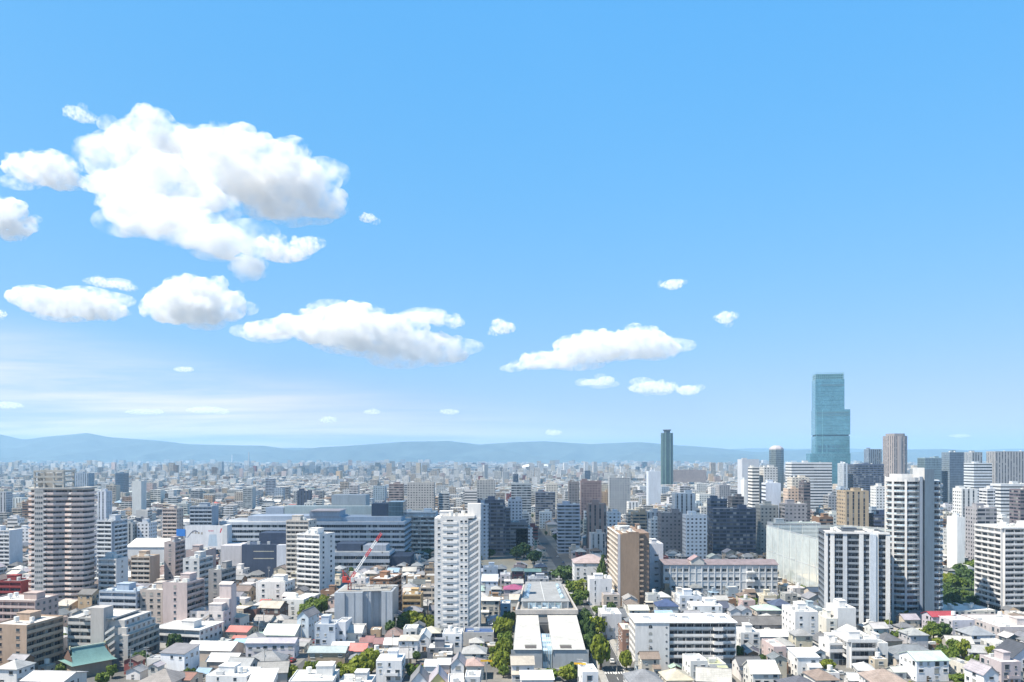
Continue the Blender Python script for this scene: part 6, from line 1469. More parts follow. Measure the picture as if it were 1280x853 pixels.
TL = [
 ('round yellow-green tree at the front left corner of the hall', 626, 842, 9, 9, 'yellow'), ('tall yellow-green tree left of the hall, second from the front', 630, 828, 10, 8, 'yellow'),
 ('dark-bottomed green tree left of the hall, third from the front', 632, 813, 9, 8, 'green'), ('big bright round tree left of the hall, rearmost of the row', 629, 801, 11.5, 10, 'yellow'),
 ('bushy tree between the rearmost bright tree and the blue-roofed carport', 637, 786, 9, 8, 'green'),
 ('tall bright tree at the street corner right of the hall', 751, 838, 14.5, 9.5, 'yellow'), ('bright tree midway along the right side of the hall', 746, 800, 11, 10, 'yellow'),
 ('dark tree in the shade of the hall, nearest the front', 737, 822, 11, 8, 'dark'), ('dark tree in the shade of the hall, middle one', 734, 806, 12, 8, 'dark'), ('dark tree in the shade of the hall, rearmost', 731, 792, 12, 8, 'dark'),
 ('rounded dark tree at the bend of the pavement', 718, 764, 10, 9, 'green'), ('clipped round bush in front of the hall', 711, 853, 6.5, 8.5, 'yellow'), ('low clump beside the clipped round bush', 687, 850, 4.2, 8, 'green'), ('low clump at the foot of the hall slot', 674, 849, 3.6, 6, 'green'),
 ('broad dark tree at the far end of the street garden', 704, 729, 12, 17, 'dark'), ('second dark tree of the street garden', 716, 728, 11, 14, 'dark'), ('mid green tree of the street garden', 717, 745, 10, 13, 'green'), ('light green tree of the street garden', 728, 746, 11, 12, 'yellow'), ('leafy tree before the slit-window white house', 727, 756, 9, 11, 'green'),
 ('yellow-olive tree left of the tall conifer', 741, 730, 16, 12, 'yellow'),
 ('low palm-like clump below the slit-window white house', 748, 769, 5, 8, 'green'), ('low shrubs right of the palm-like clump', 758, 768, 4, 6, 'green'),
 ('big round tree left of the sheeted building site', 393, 778, 12, 14, 'green'), ('round tree left of the big round one', 383, 778, 10, 10, 'yellow'), ('pale green tree behind the big round one', 406, 770, 11, 12, 'yellow'),
 ('tree between the broad flat-roofed block and the workshop', 218, 818, 9, 8, 'dark'), ('dark tree at the foot of the stepped-roof flats', 176, 836, 7, 8, 'dark'),
 ('spreading leafy tree right of the ochre block', 516, 788, 9.5, 15, 'yellow'), ('dark tree left of the spreading leafy tree', 498, 790, 8, 9, 'dark'),
 ('dense leafy clump left of the white cube house, left end', 438, 850, 6.5, 10, 'yellow'), ('dense leafy clump left of the white cube house, middle', 452, 848, 9, 11, 'yellow'), ('dense leafy clump left of the white cube house, right end', 464, 844, 10.5, 9, 'yellow'),
 ('bushy tree at the bottom edge between the rust-brown roof and the white flat house', 238, 860, 7.5, 6.5, 'green'), ('bushy yellow-green tree by the lane', 366, 852, 6.2, 6, 'yellow'), ('shrub against the tan wall, left one', 396, 841, 4.8, 4, 'green'), ('shrub against the tan wall, right one', 405, 841, 4.8, 4, 'green'),
 ('clipped pine beside the temple', 128, 858, 5.4, 6, 'green'), ('small round tree behind the temple', 140, 848, 5.5, 5, 'green'), ('tree by the corner of the brown balcony block', 79, 842, 5, 6, 'green'),
 ('park tree nearest the curved white tower', 1181, 756, 9, 9, 'dark'), ('dark park tree at the lawn edge', 1190, 760, 9, 11, 'dark'), ('round park tree in sun', 1195, 738, 10, 13, 'green'), ('light park tree left of the round one', 1186, 733, 9, 9, 'yellow'), ('park tree beside the white slab by the park', 1215, 758, 7.5, 8, 'dark'), ('green tree below the narrow-balcony tower', 1213, 716, 11, 14, 'green'), ('bright tree behind the curved white tower', 1183, 690, 16, 12, 'yellow'), ('bright tree left of the purple-brown edge tower', 1252, 694, 15, 14, 'yellow'), ('small park tree in the middle of the lawn', 1204, 750, 6, 7, 'green'),
 ('garden tree at the left end of the belt before the wide dark-tiled house', 1119, 806, 7, 7, 'green'), ('second garden tree of the belt', 1128, 803, 6, 7, 'yellow'), ('third garden tree of the belt', 1137, 804, 6, 7, 'dark'), ('fourth garden tree of the belt', 1146, 802, 5.5, 7, 'green'), ('fifth garden tree of the belt', 1155, 803, 6, 7, 'yellow'), ('big garden tree of the belt', 1167, 801, 9, 9, 'green'), ('pine-like garden tree right of the big one', 1179, 802, 9, 7, 'dark'), ('low yellow bush at the end of the belt', 1174, 810, 4.5, 6, 'yellow'),
 ('large leafy tree right of the green-ridged white house', 1186, 836, 9.5, 9.5, 'green'), ('round tree behind the large leafy one', 1193, 824, 8.5, 7, 'green'), ('slim garden tree left of the mid grey gable roof', 1204, 826, 9, 7, 'yellow'), ('garden tree before the mid grey gable roof', 1218, 836, 6, 6, 'green'), ('yellow-green tree right of the mid grey gable roof', 1240, 830, 7.5, 7, 'yellow'), ('low shrub mass at the bottom edge before the white and black flat house', 1200, 858, 4.5, 8, 'green'), ('tall shrub right of the low shrub mass', 1211, 858, 5, 6, 'yellow'),
 ('trees on the retaining wall, left one', 1134, 778, 6, 8, 'yellow'), ('trees on the retaining wall, right one', 1150, 778, 7, 10, 'green'),
 ('yellow bush between the bright lean-to roof and the stepped white group', 1033, 838, 4.5, 7, 'yellow'), ('tree by the range sand', 1001, 748, 8, 8, 'green'), ('small tree beside the pole at the street corner', 783, 838, 8, 6, 'yellow'), ('bush behind the right gabled house', 940, 760, 6, 8, 'green'),
 ('tree at the near corner of the light brown hipped house', 1142, 874, 6, 6, 'yellow'),
 ('school trees right of the slim white tower, left', 646, 700, 11, 14, 'dark'), ('school trees right of the slim white tower, middle', 655, 698, 13, 14, 'dark'), ('school trees right of the slim white tower, right', 668, 705, 11, 13, 'dark'), ('dark trees under the navy ladder tower', 612, 698, 8, 12, 'dark'),
 ('park tree far off in the middle of the roofs, left', 768, 655, 16, 18, 'green'), ('park tree far off in the middle of the roofs, right', 826, 655, 14, 20, 'yellow'), ('far park tree beside the pale striped tower', 814, 656, 13, 18, 'yellow'),
 ('trees beside the ball field, front', 510, 704, 10, 14, 'dark'), ('trees beside the ball field, back', 534, 700, 9, 16, 'dark'),
]
for (lb, px, yb, h, wd, kd) in TL: TREE(lb, px, yb, h, wd, kd)
for px, yb, h, wd in ((1180, 764, 8, 9), (1189, 769, 7, 9), (1200, 766, 7, 8), (1210, 768, 7, 9), (1219, 762, 8, 9), (1206, 728, 10, 12), (1199, 722, 10, 11), (1214, 738, 9, 11), (1192, 752, 8, 9), (1183, 745, 8, 8)): TREE(None, px, yb, h, wd, 'dark', auto='dark green park tree')
TREE('tall dark conifer left of the tan blank-fronted tower', 753, 741, 23, 12, 'conifer')

# green ball-stop net by the school ground
X, Y = ground(667, 702); t = thing('ball_net', 'tall green ball-stop net on a mast at the school ground', 'net', (X, Y, 0), 0, px=(667, 690, 702), short='the green net mast')
nm_ = bpy.data.materials.new("green_mesh_net"); nm_.use_nodes = True; nt = nm_.node_tree; nt.nodes.clear(); g = G(nt); o_ = g.n('ShaderNodeOutputMaterial'); a_ = g.n('ShaderNodeBsdfTransparent'); b_ = g.n('ShaderNodeBsdfDiffuse'); b_.inputs[0].default_value = (.05, .22, .17, 1); c_ = g.n('ShaderNodeMixShader'); c_.inputs[0].default_value = .6
nt.links.new(a_.outputs[0], c_.inputs[1]); nt.links.new(b_.outputs[0], c_.inputs[2]); nt.links.new(c_.outputs[0], o_.inputs[0])
m = MB(); m.face([(-1, 0, 0), (5, 6, 0), (2.2, 3, 17), (0.4, .2, 17)]); put('net_panel', m, nm_, t)
m = MB(); m.tube((0.2, 0, 0), (0.5, 0, 17.5), .25, .15, 8); put('mast', m, METAL, t, (.4, .45, .42))

# ------------------------------------------------------------------ cars
def car_mesh():
    b = MB(); pr = [(-2.15, .35), (2.15, .35), (2.2, .75), (1.95, .92), (1.0, 1.0), (-1.9, 1.02), (-2.2, .9), (-2.2, .45)]
    for sg in (-1, 1):
        q = [(x, sg * .84, z) for x, z in pr]; b.face(q if sg < 0 else q[::-1])
    for i in range(len(pr)): j = (i + 1) % len(pr); b.face([(pr[i][0], -.84, pr[i][1]), (pr[i][0], .84, pr[i][1]), (pr[j][0], .84, pr[j][1]), (pr[j][0], -.84, pr[j][1])])
    c = MB(); lo = [(-1.75, -.78, 1.0), (.95, -.78, 1.0), (.95, .78, 1.0), (-1.75, .78, 1.0)]; hi = [(-1.35, -.62, 1.47), (.25, -.62, 1.47), (.25, .62, 1.47), (-1.35, .62, 1.47)]
    for i in range(4): j = (i + 1) % 4; c.face([lo[i], lo[j], hi[j], hi[i]])
    rf = MB(); rf.box(-1.4, .3, -.65, .65, 1.472, 1.52)
    w = MB(); w.tube((0, -.11, 0), (0, .11, 0), .33, .33, 12)
    return b.mesh('body', [METAL]), c.mesh('windows', [GLASS]), rf.mesh('car_roof', [METAL]), w.mesh('wheel', [BARK])
CB, CW, CRF, CWH = car_mesh()
def CAR(label, x, y, rz, col, tall=1.0, name='car', cat='car'):
    t = thing(name, label, cat, (x, y, 0.012), rz, px=(CX + F * x / y, HY + F * H / y, HY + F * H / y))
    for n, me, c in (('body', CB, col), ('windscreen', CW, col), ('car_roof', CRF, col)): o = link(n, me, t, c); o.scale = (1, 1, tall)
    for a in (-1.35, 1.35):
        for b in (-.78, .78): link('wheel', CWH, t, (1, 1, 1), (a, b, .33))
CARS = [(765, 829, 88, WHITE, 1.25, 'white van on the street beside the tall bright tree'), (763, 797, 91, (.5, .5, .52), 1, 'silver car on the street near the shaded pavement'), (746, 772, 88, (.06, .06, .07), 1, 'black car on the street level with the pavement bend'), (735, 755, 92, WHITE, 1, 'white car farther up the street before the slit-window house'), (716, 724, 90, (.3, .05, .05), 1, 'dark red car on the far street'), (709, 716, 90, WHITE, 1.2, 'white van on the far street'), (704, 704, 90, (.1, .12, .2), 1, 'navy car on the far street'), (697, 697, 91, (.6, .6, .6), 1, 'silver car on the far street by the light-blue house'),
 (412, 766, 10, WHITE, 1, 'white car parked beside the round trees'), (370, 768, 20, WHITE, 1, 'white car parked behind the white two-storey box'), (365, 771, 15, (.55, .56, .58), 1, 'silver car parked behind the white two-storey box'), (300, 792, 80, (.05, .12, .4), 1, 'blue car parked beside the cream house'), (739, 848, 5, (.62, .62, .62), 1, 'silver car at the bottom of the street'), (489, 776, 60, WHITE, 1, 'white car by the brick-red block')]
for px, py, a, col, tl, lb in CARS: x, y = ground(px, py); CAR(lb, x, y, rad(a), col, tl)
for k in range(16):      # car park before the windowless navy block
    x, y = ground(331 + (k % 8) * 3.3, 741 - (k // 8) * 5); CAR(None, x, y, rad(86), TR.choice([WHITE, WHITE, (.5, .5, .52), (.1, .1, .11), (.2, .24, .3)]), TR.choice([1, 1.15]))
    ALL[-1]['auto'] = '%s car parked in a row before the windowless navy block'; o = ALL[-1]['o']; o['group'] = 'cars in the car park before the navy block'; o['label'] = 'small car in the two-row car park before the windowless navy block'
x, y = ground(345, 738); occupy(obb(x, y, 12, 9, 0))

# ------------------------------------------------------------------ utility poles
def POLE(label, px, yb, h=11.0, sign=False):
    X, Y = ground(px, yb); t = thing('utility_pole', label, 'utility pole', (X, Y, 0), TR.uniform(-.3, .3), px=(px, yb - 15, yb))
    m = MB(); m.tube((0, 0, 0), (0, 0, h), .19, .11, 8); put('pole', m, CONC, t)
    for z in (h - .5, h - 1.3): m = MB(); m.box(-1.1, 1.1, -.06, .06, z, z + .12); put('crossarm', m, METAL, t, (.45, .45, .45)); 
    m = MB(); m.tube((.35, 0, h - 3), (.35, 0, h - 2.1), .28, .28, 10); put('transformer', m, METAL, t, (.5, .5, .5))
    for x in (-1, -.5, .5, 1): m = MB(); m.tube((x, 0, h - .378), (x, 0, h - .15), .06, .06, 6); put('insulator', m, METAL, t, WHITE)
    if sign:
        m = MB(); m.box(-2.2, 2.2, -.16, -.08, h * .8, h * .8 + .7); put('yellow_cover', m, PAINT, t, (.7, .42, .03))
    return t
for lb, px, yb, sg in (('utility pole with yellow cable covers left of the hall trees', 608, 858, True), ('utility pole with yellow cable covers in front of the hall', 725, 862, True), ('utility pole on the near pavement right of the street', 771, 840, False), ('utility pole on the pavement before the stair-fronted building', 757, 800, False), ('utility pole between the lift-tower block and the dark sloping roof', 183, 845, False), ('utility pole by the lane behind the long tan house', 377, 806, False), ('utility pole before the pink flank-balcony block', 256, 808, False), ('utility pole before the long white block', 812, 842, False),
    ('utility pole beside the wide dark-tiled house', 1134, 822, False), ('utility pole behind the white cube house', 511, 840, False), ('utility pole before the white slab by the park', 1252, 780, False), ('utility pole below the stepped white group', 1094, 840, False), ('utility pole near the navy hipped roof', 974, 758, False), ('utility pole by the teal temple', 163, 848, False), ('utility pole up the street beside the garden', 731, 752, False)): POLE(lb, px, yb, 11.5, sg)
# ------------------------------------------------------------------ the rest of the city: lots on a loose street grid
PROT = [(x0, x1, yt, yt + (yb - yt) * fr, F * H / (yb - HY)) for (x0, x1, yb, yt, fr) in PROT_IN]
def blocks_view(X, Y, w, h):
    a, b = CX + F * (X - w / 2) / Y, CX + F * (X + w / 2) / Y; t = HY + F * (H - h) / Y
    for x0, x1, yt, yc, Yh in PROT:
        if Y < Yh and b > x0 - .5 and a < x1 + .5 and t < yc: return True
    return False
WALLS = [(WHITE, 'white', 6), (OFFW, 'ivory', 5), (CREAM, 'cream', 4.5), (LGREY, 'grey-white', 4), (BEIGE, 'beige', 4), (PINK, 'pinkish', 1.6), (TAN, 'tan', 2.2), (GREY, 'grey', 2), (BLUEG, 'blue-grey', 2), (BROWN, 'brown', 1.8), (DGREY, 'charcoal', 1.2), (NAVY, 'navy', .6), (MAROON, 'maroon', .5)]
ROOFS = [(RD, 'black-tiled', 3.5), (RSL, 'slate-grey', 6), ((.30, .30, .31), 'mid-grey', 6), (RG, 'pale grey', 4), (RB, 'brown', 3), (RLAV, 'lavender-grey', 1.6), (RBEI, 'beige', 1.6), (RW, 'white', 2.4), (RBLUE, 'light blue', .6), (RGREEN, 'pale green', .4), (RRED, 'red', .25), (NAVY, 'navy-tiled', 1)]
FR = random.Random(99)
def pick(t): return FR.choices(t, [x[2] for x in t])[0]
def jit(c, a=.07): k = 1 + FR.uniform(-a, a) * 1.6; return tuple(min(.82, max(.02, x * k * (1 + FR.uniform(-a, a) * .4))) for x in c)
cand = []
def try_lot(X, Y, w, d, h, yaw):
    o = obb(X - math.sin(yaw) * d / 2, Y + math.cos(yaw) * d / 2, w / 2 + .35, d / 2 + .35, yaw)
    if not free(o): return False
    if blocks_view(X, Y, w, h): return False
    occupy(o); cand.append((X, Y, w, d, h, yaw)); return True
# near: small houses and low blocks
def region_yaw(X, Y): return rad(-9) if X < -75 and Y < 640 else (rad(2) if X < 150 else rad(4))
def sweep(y0, y1, cell, kind):
    Y = y0; row = 0
    while Y < y1:
        half = Y * .72 + 50; X = -half + FR.uniform(0, cell); col = 0
        while X < half:
            w = cell * FR.uniform(.62, .86); d = cell * FR.uniform(.62, .9); jx, jy = FR.uniform(-1.2, 1.2), FR.uniform(-1.5, 1.5)
            px = CX + F * X / Y
            if kind == 'tiny': h = FR.choice([2.8, 3.2, 3.6, 5.4])
            elif kind == 'near':
                h = FR.choices([3.4, 5.6, 6.0, 8.4, 11.4], [2, 8, 6, 4, .8])[0] * FR.uniform(.95, 1.08)
            else:
                tall = .38 if px > 420 else .16
                if kind == 'mid2': tall *= 1.1
                if FR.random() < tall: h = FR.choices([12, 16, 22, 30, 40], [5, 5.5, 4.5, 2.0, .6])[0] * FR.uniform(.9, 1.1); w *= FR.uniform(1.0, 1.25); d *= FR.uniform(1, 1.2)
                else: h = FR.choices([5.8, 8.5, 11.0], [5, 4, 1.6])[0] * FR.uniform(.95, 1.08)
            if not try_lot(X + jx, Y + jy, w, d, h, region_yaw(X, Y)): 
                if FR.random() < .8: try_lot(X - jx, Y - jy, w * .72, d * .72, min(h, 8.2), region_yaw(X, Y))
            X += cell + (4.5 if col % 3 == 2 else .6); col += 1
        Y += cell + (5.5 if row % 2 == 1 else .8); row += 1
sweep(308, 660, 11.0, 'near'); sweep(309, 600, 7.4, 'tiny'); sweep(662, 1050, 15.0, 'mid'); sweep(1052, 1560, 19.0, 'mid2')

def size_of(c): s = F / c[1]; return s * s * c[2] * (c[4] + c[3] * .25)
houses = sorted([c for c in cand if c[4] < 11.9], key=size_of, reverse=True); mids = sorted([c for c in cand if c[4] >= 11.9], key=size_of, reverse=True)
def inframe(c): px = CX + F * c[0] / c[1]; return -12 < px < 1292
n_apt0 = sum(1 for a in ALL if a['o'].name.startswith('apartment_building')); n_house0 = sum(1 for a in ALL if a['o'].name.startswith('house'))
kind_of = lambda h: 'bungalow' if h < 4.6 else ('house' if h < 7.6 else 'townhouse')
room = {'bungalow': 190, 'house': 298 - n_house0, 'townhouse': 230}; things_h = []; rest = []
for c in houses:
    k = kind_of(c[4])
    if inframe(c) and room[k] > 0 and size_of(c) > 95: room[k] -= 1; things_h.append(c)
    else: rest.append(c)
MBD = [c for c in mids if inframe(c)]; things_m = MBD[:298 - n_apt0]; rest += MBD[298 - n_apt0:] + [c for c in mids if not inframe(c)]
print('fill', len(cand), 'houses', len(things_h), 'mids', len(MBD), 'hero apts', n_apt0, 'rest', len(rest))
RFN = {'gx': 'gable-roofed', 'gy': 'end-gabled', 'hip': 'hip-roofed', 'flat': 'flat-roofed', 'shed': 'lean-to-roofed'}
for (X, Y, w, d, h, a) in things_h:
    wc, wnm, _ = pick(WALLS); rc, rnm, _ = pick(ROOFS); rf = FR.choices(['gx', 'gy', 'hip', 'flat', 'shed'], [4, 4, 5, 5 if h < 8 else 9, 1.3])[0]
    if rf == 'flat': rc, rnm = FR.choice([(RW, 'white'), (RG, 'pale grey'), (OFFW, 'ivory'), (GREY, 'grey')])
    kd = kind_of(h)
    HOUSE(None, X * 7 % 977, 0, Y, 0, d, rf, jit(wc), jit(rc, .1), world=(X, Y, w, h, a), auto='%s %s with %s roof' % (wnm, kd, {'gx': rnm + ' gable', 'gy': 'end-on ' + rnm, 'hip': rnm + ' hipped', 'flat': rnm + ' flat', 'shed': rnm + ' lean-to'}[rf]), name=kd, cat={'house': 'house', 'bungalow': 'bungalow', 'townhouse': 'townhouse'}[kd], gear=FR.choice([0, 1, 1, 2]), seed=FR.randint(1, 10 ** 6), group=None)
for (X, Y, w, d, h, a) in things_m:
    wc, wnm, _ = pick(WALLS) if FR.random() < .6 else WALLS[FR.choice([0, 0, 1, 2, 3])]; st = FR.choices(['grid', 'band', 'vert', 'navy', 'plain', 'office'], [5, 6, 1.6, .8, 1.0, 1.2])[0]; sd = FR.choice(['grid', 'grid', 'plain', 'band'])
    fl = max(4, round(h / 3)); bits = {'grid': 'with small windows', 'band': 'with balcony bands', 'vert': 'with tall window stripes', 'navy': 'with wide dark bays', 'plain': 'with a blank front', 'office': 'with ribbon windows'}[st]
    size = 'tall slim' if h > 1.9 * w else ('tall' if h > 26 else ('broad' if w > 18 else 'mid-rise'))
    root = thing('apartment_building', None, 'apartment building', (X, Y, 0), a, None, px=(CX + F * X / Y, HY + F * (H - h * .6) / Y, HY + F * H / Y), auto='%s %s block %s' % (size, wnm, bits))
    f = lambda k: 'mat:' + k if k in FAC else k
    c = jit(wc)
    block(root, w, d, h, dict(front=f(st), right=f(sd), left=f(sd), back=f(sd)), c, c, seed=FR.randint(1, 10 ** 6), roofc=jit(FR.choice([RW, OFFW, RG, LGREY, RG])), gear=FR.choice([1, 2, 3]) if Y < 900 else FR.choice([0, 1]), par=.8)

# small garden trees and street trees between the houses
for k in range(2500):
    if len(TREES) > 292: break
    Y = 310 + 520 * FR.random() ** 1.3; X = FR.uniform(-.64, .64) * Y; h = FR.uniform(3.2, 7.5); wd = h * FR.uniform(.7, 1.1)
    if free(obb(X, Y, wd * .3, wd * .3, 0)) and not blocks_view(X, Y, wd, h):
        kd = FR.choices(['green', 'yellow', 'dark', 'shrub'], [4, 2.5, 3, 1.5])[0]
        TREE(None, 0, 0, h, wd, kd, world=(X, Y), auto={'green': 'leafy green garden tree', 'yellow': 'yellow-green garden tree', 'dark': 'dark green garden tree', 'shrub': 'low garden shrub'}[kd])
for k in range(60):
    Y = FR.uniform(480, 1500); X = SX0 + sx(Y) - 1.6 if k % 2 else SX1 + sx(Y) + 1.4; h = FR.uniform(5, 8)
    if k < 9: TREE(None, 0, 0, h, h * .7, FR.choice(['green', 'dark']), world=(X, Y), auto='street tree along the far street')

CN = [(WHITE, 'white'), ((.5, .5, .52), 'silver'), ((.05, .05, .055), 'black'), ((.05, .08, .2), 'navy'), ((.3, .04, .04), 'red')]; nc = 0
for k in range(3000):
    if nc >= 34: break
    Y = FR.uniform(309, 480); X = FR.uniform(-.64, .64) * Y; a = FR.choice([0, rad(90)]) + region_yaw(X, Y)
    if free(obb(X, Y, 2.6, 1.6, a)) and not blocks_view(X, Y, 4, 1.5):
        occupy(obb(X, Y, 2.6, 1.6, a)); c, nm = FR.choice(CN); CAR(None, X, Y, a, c, FR.choice([1, 1, 1.2])); ALL[-1]['auto'] = nm + ' car parked between the houses'; nc += 1
nc = 0
for k in range(3000):
    if nc >= 36: break
    Y = FR.uniform(309, 560); X = FR.uniform(-.64, .64) * Y
    if free(obb(X, Y, .5, .5, 0)): occupy(obb(X, Y, .5, .5, 0)); POLE(None, CX + F * X / Y, HY + F * H / Y, FR.uniform(9.5, 12)); ALL[-1]['auto'] = 'grey utility pole with crossarms'; nc += 1

# ------------------------------------------------------------------ everything farther: one mass of buildings
rng = np.random.default_rng(5)
pal = np.array([x[0] for x in WALLS]); pw = np.array([x[2] for x in WALLS]); pw[9:] *= .6; pw[:2] *= 1.7; pw /= pw.sum()
rp = np.array([RW, OFFW, RG, LGREY, (.36, .37, .38), RSL, RB, RBLUE, RGREEN, (.5, .5, .5)]); rw = np.array([8, 6, 5, 5, 3.5, 3, 1.4, .8, .8, 3]); rw = rw / rw.sum()
def city(name, label, P, share_tall=None):
    """P: rows of x, y, w, d, h, yaw"""
    n = len(P); x, y, w, d, h, a = P.T
    c, s = np.cos(a), np.sin(a)
    lx = np.stack([-w / 2, w / 2, w / 2, -w / 2], 1); ly = np.stack([0 * d, 0 * d, d, d], 1)
    wx = x[:, None] + lx * c[:, None] - ly * s[:, None]; wy = y[:, None] + lx * s[:, None] + ly * c[:, None]
    # 5 faces x 4 verts
    idx = [(0, 1), (1, 2), (2, 3), (3, 0)]
    V = np.zeros((n, 5, 4, 3)); U = np.zeros((n, 5, 4, 2)); off = rng.integers(0, 40, n) * 3.4
    for k, (i, j) in enumerate(idx):
        L = w if k % 2 == 0 else d
        for q, (e, top) in enumerate(((i, 0), (j, 0), (j, 1), (i, 1))):
            V[:, k, q, 0], V[:, k, q, 1], V[:, k, q, 2] = wx[:, e], wy[:, e], h * top
            U[:, k, q, 0] = off + (L if e == j else 0); U[:, k, q, 1] = h * top
    for q in range(4): V[:, 4, q, 0], V[:, 4, q, 1], V[:, 4, q, 2] = wx[:, q], wy[:, q], h
    wc = pal[rng.choice(len(pal), n, p=pw)] * rng.uniform(.85, 1.1, (n, 1)); rc = rp[rng.choice(len(rp), n, p=rw)] * rng.uniform(.85, 1.1, (n, 1))
    C = np.ones((n, 5, 4, 4)); C[:, :4, :, :3] = wc[:, None, None, :]; C[:, 4, :, :3] = rc[:, None, :]
    me = bpy.data.meshes.new(name); nv = n * 20
    me.vertices.add(nv); me.vertices.foreach_set('co', V.reshape(-1)); me.loops.add(nv); me.loops.foreach_set('vertex_index', np.arange(nv, dtype=np.int32))
    me.polygons.add(n * 5); me.polygons.foreach_set('loop_start', np.arange(0, nv, 4, dtype=np.int32)); me.polygons.foreach_set('loop_total', np.full(n * 5, 4, dtype=np.int32))
    for mt in (FACA['grid'], FACA['band'], ROOFA): me.materials.append(mt)
    mi = np.zeros((n, 5), dtype=np.int32); mi[:, :4] = rng.integers(0, 2, n)[:, None]; mi[:, 4] = 2; me.polygons.foreach_set('material_index', mi.reshape(-1))
    me.update(calc_edges=True)
    uv = me.uv_layers.new(name='UVMap'); uv.data.foreach_set('uv', U.reshape(-1))
    ca = me.color_attributes.new('Col', 'FLOAT_COLOR', 'POINT'); ca.data.foreach_set('color', C.reshape(-1))
    o = link(name, me); tag(o, label, 'buildings', None, 'stuff'); return o
P = np.array(rest) if rest else np.zeros((0, 6))
far = []
Y = 1565.0
while Y < 11000:
    g = max(21.0, Y * .0066); half = Y * .76 + 90; X = np.arange(-half, half, g); X = X + rng.uniform(-.25, .25, len(X)) * g; n = len(X)
    keep = rng.random(n) < .93; px = CX + F * X / Y
    h = rng.choice([6, 8.5, 11, 15, 22, 30, 42, 60], n, p=[.34, .27, .16, .10, .065, .04, .02, .005]) * rng.uniform(.9, 1.15, n)
    cl = np.array([mnoise.noise(Vector((xx * .0012, Y * .0009, 4.0))) for xx in X]); h = np.where((cl < -.05) & (h > 14), 9, h); h = np.where((px < 380) & (Y < 3000) & (h > 24), 8, h); big = rng.random(n) < .035; h = np.where(big, 9, h)
    w = g * rng.uniform(.55, .98, n); d = g * rng.uniform(.5, .9, n); w = np.where(big, w * 2.6, w); d = np.where(big, d * 1.8, d); park = np.array([mnoise.noise(Vector((xx * .0022, Y * .0016, 9.0))) for xx in X]) > .46
    ave = (np.abs(np.mod(X + .05 * Y, 310.0) - 155) > 147) if Y < 6000 else np.zeros(n, bool)
    k = keep & ~park & ~ave
    far.append(np.stack([X[k], Y + rng.uniform(-.2, .2, k.sum()) * g, w[k], d[k], h[k], rng.normal(.02, .12, k.sum())], 1)); Y += g * 1.02
far = np.concatenate(far); 
sky_xy = [(794, 1985, 75), (450, 2320, 45), (512, 1540, 40), (830, 1720, 45)]
for x_, y_, r_ in sky_xy: far = far[np.hypot(far[:, 0] - x_, far[:, 1] - y_ - 20) > r_]
print('far', len(far), 'rest', len(P))
